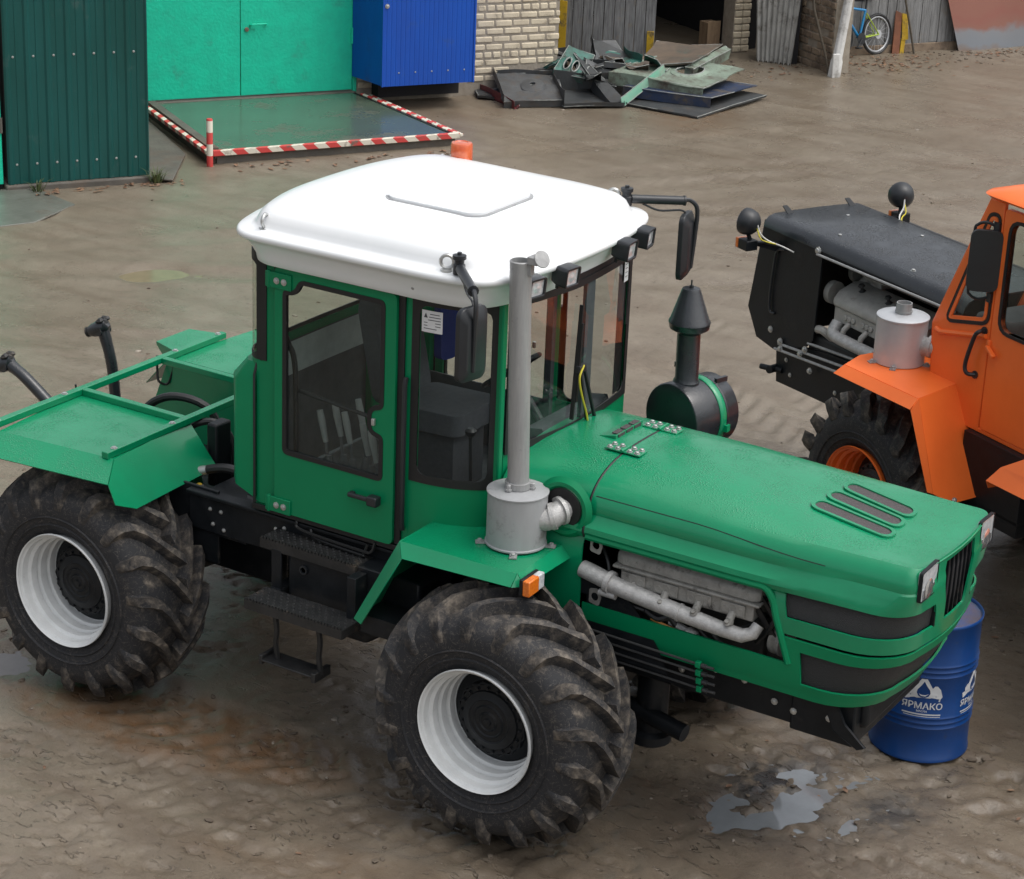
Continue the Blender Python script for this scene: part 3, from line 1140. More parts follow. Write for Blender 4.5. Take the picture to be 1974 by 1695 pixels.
g = G()
for a, b, z1 in ((11.36, 11.45, 0.55),):
    g.add([tuple(B(11.40, -0.98, 0.0)), tuple(B(11.52, -0.97, 0.0)), tuple(B(11.54, -1.03, 0.58)), tuple(B(11.45, -1.04, 0.62))], [(0, 1, 2, 3)])
tag(obj('painted_board', g, mat('red_brown_board', (0.24, 0.095, 0.05), 0.85, col2=(0.16, 0.07, 0.045), nscale=6, dirt=MUD, dirt_amt=0.4), solid=0.025), 'short red brown board leaning on the fence near the bicycle', 'board')
g = G()
g.add([tuple(B(11.56, -0.99, 0.20)), tuple(B(11.66, -0.98, 0.20)), tuple(B(11.645, -1.03, 0.56)), tuple(B(11.555, -1.04, 0.58))], [(0, 1, 2, 3)])
g.add([tuple(B(11.53, -0.975, 0.0)), tuple(B(11.60, -0.975, 0.0)), tuple(B(11.63, -1.0, 0.22)), tuple(B(11.56, -1.0, 0.22))], [(0, 1, 2, 3)])
tag(obj('painted_board', g, M_yellow, solid=0.02), 'short dull yellow board next to the red brown one', 'board')

# big rusty panel leaning at the right edge


def rust_mat():
    m = mat('rusty_panel', (0.20, 0.20, 0.205), 0.6, col2=(0.15, 0.155, 0.165), nscale=2)
    t = m.node_tree
    N, L = t.nodes, t.links
    b = N['Principled BSDF']
    tc = N.new('ShaderNodeTexCoord')
    sp = N.new('ShaderNodeSeparateXYZ')
    L.new(tc.outputs['Object'], sp.inputs[0])
    nz = N.new('ShaderNodeTexNoise')
    nz.inputs['Scale'].default_value = 1.6
    nz.inputs['Detail'].default_value = 8
    L.new(tc.outputs['Object'], nz.inputs['Vector'])
    a = N.new('ShaderNodeMath')
    a.operation = 'MULTIPLY_ADD'
    a.inputs[1].default_value = 0.75
    L.new(nz.outputs['Fac'], a.inputs[0])
    L.new(sp.outputs['Z'], a.inputs[2])
    cr = N.new('ShaderNodeValToRGB')
    e = cr.color_ramp.elements
    e[0].position, e[0].color = 0.22, (0.20, 0.135, 0.10, 1)
    e[1].position, e[1].color = 0.95, (0.27, 0.115, 0.085, 1)
    for p, c in ((0.34, (0.21, 0.165, 0.14, 1)), (0.42, (0.20, 0.22, 0.245, 1)), (0.60, (0.215, 0.225, 0.24, 1)), (0.70, (0.26, 0.12, 0.09, 1)), (0.85, (0.27, 0.105, 0.08, 1))):
        k = e.new(p)
        k.color = c
    L.new(a.outputs[0], cr.inputs[0])
    L.new(cr.outputs[0], b.inputs['Base Color'])
    return m


g = G()
bl, br, tl, tr_ = B(12.52, -0.90, 0.0), B(15.4, -1.02, 0.0), B(12.22, -1.03, 1.0), B(15.4, -1.10, 1.5)
g.grid([[tuple(bl.lerp(br, i / 8).lerp(tl.lerp(tr_, i / 8), j) + FNV * 0.02 * math.sin(i * 1.7 + j)) for i in range(9)] for j in (0, 0.35, 0.7, 1.0, 1.3)])
tag(obj('rusty_panel', g, rust_mat(), solid=0.004), 'large rusty grey and red metal panel leaning at the right edge', 'panel')

# bare board box in the doorway
g = G()
M = Matrix.Translation((8.86, -1.95, 0)) @ Matrix.Rotation(R(-8), 4, 'Z')
g.box(-0.09, 0.12, -0.10, 0.10, 0.0, 0.40, M)
g.box(-0.10, 0.13, 0.10, 0.115, 0.0, 0.42, M)
tag(obj('wooden_box', fac(g), M_ply, bevel=0.006), 'plain brown wooden box standing in the barn doorway by the brick pillar', 'box')

# ---- scrap tractor panels heaped by the brick wall
def rusty(name, base, base2, amt=0.5, rust=(0.085, 0.070, 0.055)):
    return mat(name, base, 0.55, col2=base2, nscale=4, bump=0.3, bscale=40, dirt=rust, dirt_amt=amt, dirt_scale=5)


S_grey = rusty('scrap_grey', (0.078, 0.083, 0.086), (0.045, 0.048, 0.050), 0.46)
S_dark = rusty('scrap_dark', (0.045, 0.050, 0.052), (0.03, 0.032, 0.033), 0.42, (0.06, 0.05, 0.04))
S_teal = rusty('scrap_teal', (0.030, 0.145, 0.115), (0.045, 0.10, 0.085), 0.55, (0.06, 0.05, 0.042))
S_mint = rusty('scrap_mint', (0.16, 0.42, 0.30), (0.30, 0.38, 0.30), 0.34)
S_pale = rusty('scrap_pale_green', (0.22, 0.29, 0.23), (0.13, 0.15, 0.12), 0.50)
S_blue = rusty('scrap_blue', (0.016, 0.034, 0.085), (0.022, 0.030, 0.050), 0.50)
S_red = rusty('scrap_red', (0.17, 0.032, 0.035), (0.11, 0.028, 0.03), 0.35)
S_edge = mat('worn_steel', (0.34, 0.36, 0.34), 0.7, col2=(0.16, 0.165, 0.155), nscale=8)
S_brown = rusty('scrap_brown', (0.15, 0.115, 0.085), (0.09, 0.075, 0.06), 0.30, (0.05, 0.12, 0.10))


def scrap(label, m, c, holes=(), fl=(0.10, 0.10, 0.06, 0.06), th=0.008, dents=0.030, extra=None, seed=1, rim=True):
    """pressed steel panel: four corners in (s,t,z), round holes (u,v,ru,rv), turned-down flanges on its edges"""
    rn = random.Random(seed)
    # the heap sits low: squash everything a little
    P = [Vector((p[0], p[1], p[2] * (0.84 if p[0] < 6.7 else 0.95))) for p in c]
    nrm = ((P[1] - P[0]).cross(P[3] - P[0])).normalized()
    if nrm.z < 0:
        nrm = -nrm
    def fn(u, v, w_):
        q = P[0].lerp(P[1], u).lerp(P[3].lerp(P[2], u), v)
        q = q + nrm * (dents * math.sin(5 * u + seed) * math.sin(4 * v + seed * 2) + w_)
        return tuple(q)
    o = []
    for (a, b) in (((0, 0), (1, 0)), ((1, 0), (1, 1)), ((1, 1), (0, 1)), ((0, 1), (0, 0))):
        for i in range(6):
            o.append((lerp(a[0], b[0], i / 6) + (rn.uniform(-.022, .022) if i else 0), lerp(a[1], b[1], i / 6) + (rn.uniform(-.022, .022) if i else 0)))
    hl = [[(u + ru * math.cos(2 * PI * i / 20), v + rv * math.sin(2 * PI * i / 20)) for i in range(20)] for (u, v, ru, rv) in holes]
    g = G().plate(o, hl, fn, th)
    for h in hl:                      # raised collar around each hole
        cu, cv = sum(p[0] for p in h) / 20, sum(p[1] for p in h) / 20
        for i in range(20):
            a, b = h[i], h[(i + 1) % 20]
            a2, b2 = (cu + (a[0] - cu) * 1.35, cv + (a[1] - cv) * 1.35), (cu + (b[0] - cu) * 1.35, cv + (b[1] - cv) * 1.35)
            g.add([fn(*a2, th), fn(*b2, th), fn(*b, th + 0.022), fn(*a, th + 0.022)], [(0, 1, 2, 3)])
    es = [((0, 0), (1, 0)), ((1, 0), (1, 1)), ((1, 1), (0, 1)), ((0, 1), (0, 0))]
    for (a, b), d in zip(es, fl):
        if d:
            r0 = [Vector(fn(lerp(a[0], b[0], i / 6), lerp(a[1], b[1], i / 6), th)) for i in range(7)]
            r1 = [p - nrm * d + Vector((rn.uniform(-.006, .006), rn.uniform(-.006, .006), 0)) for p in r0]
            g.grid([r0, r1])
    if extra:
        extra(g, fn, nrm)
    o = obj('scrap_panel', fac(g), m, ang=30, solid=0.003)
    # bare worn rims where the paint has gone
    e = G()
    cs = [Vector(fn(a, b, th)) for a, b in ((0, 0), (0.5, 0.0), (1, 0), (1, 0.5), (1, 1), (0.5, 1), (0, 1), (0, 0.5), (0, 0))]
    for k in range(0, 8):
        if rn.random() < 0.6:
            e.tube([cs[k], cs[k + 1]], 0.0055, 5)
    for (u, v, ru, rv) in holes:
        rg = [Vector(fn(u + ru * math.cos(2 * PI * i / 20), v + rv * math.sin(2 * PI * i / 20), th + 0.022)) for i in range(21)]
        e.tube(rg, 0.009, 5, cap=False)
    if e.v:
        e2 = fac(e)
        off = o.location
        e2.v = [(p[0] - off.x, p[1] - off.y, p[2] - off.z) for p in e2.v]
        o['_keep'] = 1
        objs('worn_edge', e2, S_edge, o)
    return tag(o, label, 'scrap metal', 'scrap tractor panels')


scrap('narrow red scrap panel at the left end of the heap', S_red, [(4.36, -0.55, 0.02), (4.52, 0.85, 0.005), (4.60, 0.84, 0.02), (4.95, -0.55, 0.10)], fl=(-0.105, 0.02, 0.02, 0.0), seed=2)


scrap('black scrap panel with a round hole, half under the left end of the heap', S_dark, [(4.28, 0.25, 0.03), (4.72, 0.52, 0.05), (5.0, -0.10, 0.20), (4.45, -0.38, 0.18)], holes=((0.4, 0.55, 0.20, 0.24),), fl=(0.03, 0.0, 0.0, 0.05), seed=20)


def dome(g, fn, nrm):
    rws = []
    for rr_, h_ in ((0.24, 0.0), (0.21, 0.03), (0.13, 0.045), (0.11, 0.05), (0.055, 0.055), (0.05, 0.045)):
        rws.append([fn(0.55 + rr_ * 0.85 * math.cos(2 * PI * i / 24), 0.52 + rr_ * 1.1 * math.sin(2 * PI * i / 24), 0.009 + h_) for i in range(24)])
    g.grid(rws, closed=True)


scrap('dark grey scrap panel with a domed centre hole, lowest at the front left', S_grey, [(4.40, 0.78, 0.08), (5.16, 0.92, 0.11), (5.42, 0.20, 0.30), (4.60, -0.02, 0.30)], holes=((0.55, 0.52, 0.045, 0.06),), fl=(0.09, 0.12, -0.05, -0.10), extra=dome, seed=3)
scrap('grey scrap panel with one big round hole, against the brick wall', S_grey, [(4.70, -0.05, 0.29), (5.62, 0.10, 0.33), (5.85, -0.45, 0.44), (4.80, -0.55, 0.42)], holes=((0.56, 0.50, 0.21, 0.34),), fl=(0.04, 0.08, -0.10, -0.20), seed=4)
scrap('long thin dark scrap strip sticking up behind the heap', S_dark, [(5.45, -0.25, 0.58), (5.52, -0.20, 0.60), (6.05, 0.2, 0.33), (5.97, 0.12, 0.30)], fl=(0.0, 0.12, 0.0, 0.05), seed=5)


sl_h = [(0.30, 0.30, 0.10, 0.19), (0.58, 0.30, 0.10, 0.19)]
scrap('dark teal scrap bracket with two slots, propped up in the heap', S_teal, [(5.32, 0.28, 0.40), (5.66, 0.50, 0.28), (6.02, 0.05, 0.52), (5.72, -0.12, 0.66)], holes=sl_h, fl=(0.09, 0.12, 0.03, 0.09), seed=6)
scrap('dark scrap fender with its long edge tilted up in the middle of the heap', S_dark, [(5.72, 0.02, 0.55), (5.84, 0.07, 0.52), (5.98, 1.12, 0.04), (5.80, 1.02, 0.06)], fl=(0.0, 0.05, 0.0, 0.14), seed=7)
scrap('black open scrap box lying at the front of the heap', S_dark, [(5.14, 1.00, 0.03), (5.94, 1.13, 0.02), (6.1, 0.5, 0.06), (5.28, 0.35, 0.08)], fl=(-0.04, -0.06, -0.26, -0.22), seed=8)
scrap('mint green scrap strip slanting up on the right of the heap middle', S_mint, [(5.93, 1.12, 0.01), (6.64, 0.88, 0.43), (6.60, 0.88, 0.56), (5.89, 1.10, 0.14)], fl=(0.0, 0.0, 0.0, 0.0), dents=0.004, seed=9)
scrap('dark curved scrap guard behind the tilted fender', S_dark, [(5.95, 0.05, 0.30), (6.35, 0.45, 0.28), (6.75, 0.0, 0.38), (6.25, -0.45, 0.62)], fl=(0.10, 0.06, 0.05, -0.10), dents=0.05, seed=10)
scrap('rusty black scrap sheet with torn edge under the right stack', S_dark, [(5.95, 0.95, 0.03), (6.55, 1.95, 0.02), (8.00, 1.20, 0.06), (7.2, 0.35, 0.06)], fl=(0.02, 0.03, 0.02, 0.0), dents=0.02, seed=11)
scrap('blue scrap channel between the pale green panel and the sheet', S_blue, [(6.05, 0.85, 0.24), (6.92, 1.62, 0.17), (7.92, 1.08, 0.17), (7.1, 0.4, 0.22)], fl=(0.13, 0.0, 0.0, 0.02), dents=0.006, seed=12)
scrap('pale green scrap fender with a round hole on top of the right stack', S_pale, [(5.95, 0.62, 0.40), (6.88, 1.48, 0.29), (7.85, 0.85, 0.33), (6.95, 0.05, 0.42)], holes=((0.60, 0.55, 0.13, 0.19),), fl=(0.17, 0.0, 0.0, 0.02), dents=0.025, seed=13)
scrap('brown and teal scrap fender tilted on the back of the right stack', S_brown, [(6.35, 0.35, 0.42), (7.10, 0.75, 0.46), (7.95, 0.05, 0.52), (7.15, -0.35, 0.50)], holes=(), fl=(0.02, -0.01, 0.10, 0.0), dents=0.05, seed=14)
scrap('pale scrap channel end turned up at the far right of the heap', S_pale, [(7.02, 0.72, 0.40), (7.10, 0.80, 0.38), (8.02, 0.16, 0.47), (7.98, 0.06, 0.50)], fl=(0.10, 0.14, 0.12, 0.0), dents=0.005, seed=15)

scrap('small rusty red scrap strip against the foot of the brick wall', S_red, [(4.85, -0.45, 0.34), (5.50, -0.36, 0.36), (5.52, -0.40, 0.45), (4.86, -0.49, 0.43)], fl=(0, 0, 0, 0), seed=16)
scrap('crumpled dark scrap piece in the middle of the heap, under the slotted bracket', S_dark, [(5.55, 0.40, 0.30), (6.02, 0.72, 0.20), (6.25, 0.30, 0.36), (5.80, 0.05, 0.42)], holes=((0.4, 0.5, 0.14, 0.20),), fl=(0.12, 0.10, -0.08, 0.06), dents=0.07, seed=17)
scrap('folded teal scrap lid behind the mint green strip', S_teal, [(6.10, 0.20, 0.34), (6.60, 0.30, 0.40), (6.55, -0.15, 0.52), (6.15, -0.20, 0.44)], fl=(0.06, -0.10, 0.0, 0.08), dents=0.05, seed=18)
scrap('bent dark scrap flap turned up behind the heap', S_grey, [(6.10, -0.10, 0.42), (6.62, 0.02, 0.36), (6.55, -0.42, 0.60), (6.20, -0.45, 0.66)], fl=(0.03, 0.09, 0.0, -0.09), dents=0.03, seed=19)

offcuts = []
for k in range(9):
    a_ = rnd.uniform(0, 6.28)
    cx, cy, cz = rnd.uniform(5.35, 6.9), rnd.uniform(-0.25, 0.70), rnd.uniform(0.24, 0.46)
    u_ = Vector((math.cos(a_), math.sin(a_), rnd.uniform(-0.6, 0.6))) * rnd.uniform(0.12, 0.28)
    v_ = Vector((-math.sin(a_), math.cos(a_), rnd.uniform(-0.7, 0.7))) * rnd.uniform(0.08, 0.18)
    c_ = Vector((cx, cy, cz))
    mo_, cn_ = rnd.choice([(S_dark, 'black'), (S_grey, 'grey'), (S_dark, 'black'), (S_teal, 'teal'), (S_brown, 'brown')])
    oc_ = scrap('small bent scrap offcut', mo_, [tuple(c_ - u_ - v_), tuple(c_ + u_ - v_), tuple(c_ + u_ + v_), tuple(c_ - u_ + v_)],
          fl=(rnd.uniform(-0.08, 0.08), 0.04, rnd.uniform(-0.08, 0.08), 0.0), dents=0.05, seed=30 + k)
    offcuts.append((cx * 0.78 + cy * 0.35, oc_, cn_))
offcuts.sort(key=lambda q: q[0])
for (q, o, cn_), word in zip(offcuts, ('first', 'second', 'third', 'fourth', 'fifth', 'sixth', 'seventh', 'eighth', 'last')):
    o['label'] = 'small bent %s scrap offcut, %s from the left of the loose ones in the heap' % (cn_, word) if word != 'last' else 'small bent %s scrap offcut, rightmost of the loose ones in the heap' % cn_

# ---- bicycle leaning on the fence
bf_, br_ = B(10.36, -0.80, 0), B(11.13, -0.98, 0)
bd = (bf_ - br_)
brz = math.atan2(bd.y, bd.x)
bk = thing('bicycle', 'blue and lime mountain bicycle leaning on the plank fence behind the white post', 'bicycle', br_, brz, keep=True)
M_bblue = mat('bicycle_blue', (0.01, 0.22, 0.50), 0.35, coat=0.4)
M_blime = mat('bicycle_lime', (0.38, 0.52, 0.03), 0.35, coat=0.4)
RW = 0.30
WB = bd.length
T_ = Matrix.Rotation(R(6), 4, 'X')


def tp(*p):
    return tuple(T_ @ Vector(p))


def tpg(g):
    h = G()
    h.v = [tp(*p) for p in g.v]
    h.f = g.f
    return h


for x in (0.0, WB):
    ring = [Vector((x + (RW - 0.022) * math.cos(a), 0, RW + (RW - 0.022) * math.sin(a))) for a in [2 * PI * i / 40 for i in range(41)]]
    wh = obj('wheel', tpg(G().tube(ring, 0.022, 8, cap=False)), M_hose, bk)
    ring = [Vector((x + (RW - 0.052) * math.cos(a), 0, RW + (RW - 0.052) * math.sin(a))) for a in [2 * PI * i / 40 for i in range(41)]]
    obj('rim', tpg(G().tube(ring, 0.013, 6, cap=False)), M_alu, wh)
    g = G()
    for i in range(18):
        a = 2 * PI * i / 18
        g.tube([(x, 0.02 if i % 2 else -0.02, RW), (x + (RW - 0.055) * math.cos(a), 0, RW + (RW - 0.055) * math.sin(a))], 0.0022, 4)
    g.lathe([(0.02, -0.03), (0.02, 0.03)], (x, 0, RW), 'y', n=10)
    g.lathe([(0.065, 0.035), (0.065, 0.037)], (x, 0, RW), 'y', n=20)
    obj('spokes', tpg(g), M_alu, wh)
bbk, st_, ht, hb = Vector((0.36, 0, 0.27)), Vector((0.24, 0, 0.66)), Vector((WB - 0.20, 0, 0.72)), Vector((WB - 0.16, 0, 0.60))
g = G()
g.tube([bbk, st_], 0.018, 8)
g.tube([st_, ht], 0.019, 8)
g.tube([bbk, hb], 0.022, 8)
fr = obj('frame', tpg(g), M_bblue, bk)
g = G()
for y in (-0.045, 0.045):
    g.tube([bbk + Vector((0, y * 0.5, 0)), (0, y, RW)], 0.010, 6)
    g.tube([st_ + Vector((0, y * 0.5, -0.04)), (0, y, RW)], 0.009, 6)
    g.tube([hb + Vector((0.01, y, -0.03)), (WB, y, RW)], 0.016, 8)
g.tube([ht, hb], 0.024, 8)
g.tube([hb.lerp(bbk, 0.08), hb.lerp(bbk, 0.3)], 0.0235, 8)
obj('fork', tpg(g), M_blime, bk)
g = G()
g.tube([st_, st_ + Vector((-0.03, 0, 0.16))], 0.013, 8)
sa = obj('seat_post', tpg(g), M_plastic, bk)
g = G()
c = st_ + Vector((-0.04, 0, 0.17))
g.grid([[c + Vector((dx, w_, 0.0)), c + Vector((dx, w_ * 0.8, 0.035)), c + Vector((dx, -w_ * 0.8, 0.035)), c + Vector((dx, -w_, 0.0))] for dx, w_ in ((-0.13, 0.06), (-0.06, 0.07), (0.04, 0.03), (0.14, 0.015))], closed=True)
obj('saddle', tpg(g), M_plastic, bk, solid=0.01)
g = G()
g.tube([ht, ht + Vector((-0.02, 0, 0.10))], 0.014, 8)
g.tube([ht + Vector((-0.04, -0.28, 0.12)), ht + Vector((-0.02, 0, 0.10)), ht + Vector((-0.04, 0.28, 0.12))], 0.012, 8)
obj('handlebar', tpg(g), M_plastic, bk)
g = G()
g.lathe([(0.085, 0.05), (0.085, 0.053), (0.02, 0.055)], bbk, 'y', n=22)
g.tube([bbk + Vector((0, 0.06, 0)), bbk + Vector((0.10, 0.065, -0.12))], 0.009, 6)
g.tube([bbk + Vector((0, -0.06, 0)), bbk + Vector((-0.10, -0.065, 0.12))], 0.009, 6)
g.box(bbk.x + 0.07, bbk.x + 0.14, 0.06, 0.14, bbk.z - 0.13, bbk.z - 0.11)
obj('crank', tpg(g), M_plastic, bk)

# ---- blue oil drum with the white emblem
dc = Vector((1.4666, 1.3435, 0))
dr_ = thing('oil_drum', 'blue steel drum with white drop emblems behind the tractor nose', 'drum', dc)
pr = [(0.270, 0.010), (0.286, 0.000), (0.293, 0.004), (0.293, 0.022), (0.287, 0.028)]


def hoop(z, k=3, p=0.034):
    o = []
    for i in range(k):
        o += [(0.287, z + i * p - 0.013), (0.2945, z + i * p), (0.287, z + i * p + 0.013)]
    return o


pr += hoop(0.225) + hoop(0.555) + [(0.287, 0.850), (0.293, 0.858), (0.294, 0.872), (0.288, 0.878), (0.282, 0.872), (0.280, 0.856)]
g = G().lathe(pr, dc, n=72, caps=False)
M_drum = mat('drum_blue', (0.004, 0.048, 0.200), 0.40, col2=(0.006, 0.040, 0.160), nscale=5, bump=0.05, bscale=60, dirt=(0.06, 0.06, 0.07), dirt_amt=0.24, dirt_scale=4, coat=0.1, spec=0.35)
body = obj('body', g, M_drum, dr_, ang=50)
g = G().lathe([(0.2815, 0.857), (0.26, 0.853), (0.02, 0.852)], dc, n=60)
lid = obj('lid', g, mat('drum_lid', (0.045, 0.10, 0.21), 0.22, col2=(0.10, 0.09, 0.09), nscale=5, coat=0.4), dr_)
g = G().lathe([(0.034, 0), (0.034, 0.014), (0.022, 0.016), (0.02, 0.010), (0.004, 0.010)], dc + Vector((0.13, -0.10, 0.853)), n=18)
obj('bung', g, M_bolt, lid)
g = G().lathe([(0.022, 0), (0.022, 0.010), (0.004, 0.012)], dc + Vector((-0.14, 0.12, 0.853)), n=14)
obj('bung', g, M_bolt, lid)
M_print = mat('white_print', (0.62, 0.64, 0.66), 0.55, dirt=(0.02, 0.06, 0.2), dirt_amt=0.25, dirt_scale=30)


def on_drum(a0, g2, r_=0.2885):
    """flat (u,z) outline bent round the drum, u in metres along its skin"""
    return lambda u, v, w_: (dc.x + (r_ + w_) * math.cos(a0 + u / r_), dc.y + (r_ + w_) * math.sin(a0 + u / r_), v)


def text_mesh(txt, size):
    cu = bpy.data.curves.new('t', 'FONT')
    cu.body = txt
    cu.size = size
    cu.align_x = 'CENTER'
    cu.offset = size * 0.02
    cu.resolution_u = 3
    o = bpy.data.objects.new('t', cu)
    COL.objects.link(o)
    dg = bpy.context.evaluated_depsgraph_get()
    me = bpy.data.meshes.new_from_object(o.evaluated_get(dg))
    vs = [tuple(v.co) for v in me.vertices]
    fs = [tuple(p.vertices) for p in me.polygons]
    bpy.data.objects.remove(o)
    bpy.data.curves.remove(cu)
    bpy.data.meshes.remove(me)
    return vs, fs


T1 = text_mesh('ЯРМАКО', 0.056)
T2 = text_mesh('МАСЛА', 0.017)
for a in (-70.0, 2.0, 74.0, 146.0, 218.0):
    a0 = R(a)
    fn = on_drum(a0, None)
    z0 = 0.375
    g = G()
    drop = [(0.0, 0.155), (-0.018, 0.125), (-0.036, 0.10), (-0.040, 0.080), (-0.030, 0.060), (-0.012, 0.050), (0.012, 0.050), (0.030, 0.060), (0.040, 0.080), (0.036, 0.10), (0.018, 0.125)]
    drop = [(u, z0 + v) for u, v in drop]
    outl = [(-0.105, 0.030), (0.100, 0.028), (0.102, 0.045), (0.112, 0.060), (0.098, 0.105), (0.078, 0.128), (0.062, 0.128), (0.050, 0.112), (0.022, 0.160), (0.0, 0.190), (-0.022, 0.165), (-0.056, 0.110), (-0.075, 0.106), (-0.092, 0.088), (-0.090, 0.068), (-0.112, 0.062)]
    outl = [(u, z0 + v) for u, v in outl]
    g.plate(outl, [list(reversed(drop))], fn, 0.0012)
    inn = [(u * 0.62, z0 + 0.088 + (v - z0 - 0.090) * 0.55) for u, v in drop]
    cres = [(-0.026, 0.074), (-0.012, 0.060), (0.012, 0.060), (0.030, 0.076), (0.012, 0.068), (-0.010, 0.067)]
    g.plate([(u, z0 + v) for u, v in cres], [], fn, 0.0012)
    for vs, fs, zz in ((T1[0], T1[1], -0.022), (T2[0], T2[1], -0.043)):
        g.add([fn(v[0], z0 + zz + v[1], 0.0012) for v in vs], fs)
    for (u0, u1, v0, v1) in ((-0.115, 0.112, -0.062, -0.053), (-0.105, 0.110, -0.078, -0.069)):
        n_ = 8
        g.grid([[fn(lerp(u0, u1, i / n_), z0 + v, 0.0012) for i in range(n_ + 1)] for v in (v0, v1)])
    obj('emblem', g, M_print, body, ang=0)
# ------------------------------------------------------------------ the muddy yard
def hash2(ix, iy, seed):
    h = (ix.astype(np.int64) * 374761393 + iy.astype(np.int64) * 668265263 + seed * 1442695041) & 0xFFFFFFFF
    h = ((h ^ (h >> 13)) * 1274126177) & 0xFFFFFFFF
    return ((h ^ (h >> 16)) & 0xFFFFFF) / float(0xFFFFFF)


def vnoise(x, y, seed=0):
    ix, iy = np.floor(x), np.floor(y)
    fx, fy = x - ix, y - iy
    fx, fy = fx * fx * (3 - 2 * fx), fy * fy * (3 - 2 * fy)
    a, b = hash2(ix, iy, seed), hash2(ix + 1, iy, seed)
    c, d = hash2(ix, iy + 1, seed), hash2(ix + 1, iy + 1, seed)
    return (a * (1 - fx) + b * fx) * (1 - fy) + (c * (1 - fx) + d * fx) * fy


def fbm(x, y, sc, oct_=4, seed=0, gain=0.5):
    s, a, t = 0, 1.0, 0
    for o in range(oct_):
        s = s + a * vnoise(x * sc, y * sc, seed + o * 17)
        t += a
        a *= gain
        sc *= 2.03
    return s / t


def blob(x, y, cx, cy, rx, ry, rot=0.0, soft=1.0):
    c, s_ = math.cos(rot), math.sin(rot)
    u = ((x - cx) * c + (y - cy) * s_) / rx
    v = (-(x - cx) * s_ + (y - cy) * c) / ry
    return np.clip(1.0 - (u * u + v * v), 0, 1) ** soft


def seg_dist(x, y, a, b):
    ax, ay = a
    dx, dy = b[0] - ax, b[1] - ay
    L2 = dx * dx + dy * dy
    t = np.clip(((x - ax) * dx + (y - ay) * dy) / L2, 0, 1)
    L_ = math.sqrt(L2)
    cross = ((x - ax) * dy - (y - ay) * dx) / L_
    return cross, t * L_, np.hypot(x - ax - t * dx, y - ay - t * dy)


def axis(lo, hi, fine0, fine1, h, grow=1.16):
    v = list(np.arange(fine0, fine1 + 1e-6, h))
    st = h
    p = fine0
    left = []
    while p > lo:
        st = min(st * grow, 25)
        p -= st
        left.append(p)
    st = h
    p = fine1
    right = []
    while p < hi:
        st = min(st * grow, 25)
        p += st
        right.append(p)
    return np.array(left[::-1] + v + right)


TRACKS = [((-3.4, 7.6), (-0.9, 5.6)), ((-3.0, 6.4), (-0.2, 4.6)), ((-5.5, -0.95), (2.2, -1.12)), ((-5.0, 1.05), (2.6, 1.05)), ((0.3, -1.6), (3.0, 0.6)), ((-3.2, -2.2), (2.2, -0.35))]
FUR = [((-13.0, 3.0), (-1.5, 12.0), 0.5), ((-12.0, 1.6), (0.0, 10.2), 0.5), ((-10, 6.2), (-3.0, 15.0), 0.45), ((-9.0, 8.6), (-3.5, 17.0), 0.5)]
OILC = (1.14, 0.28)


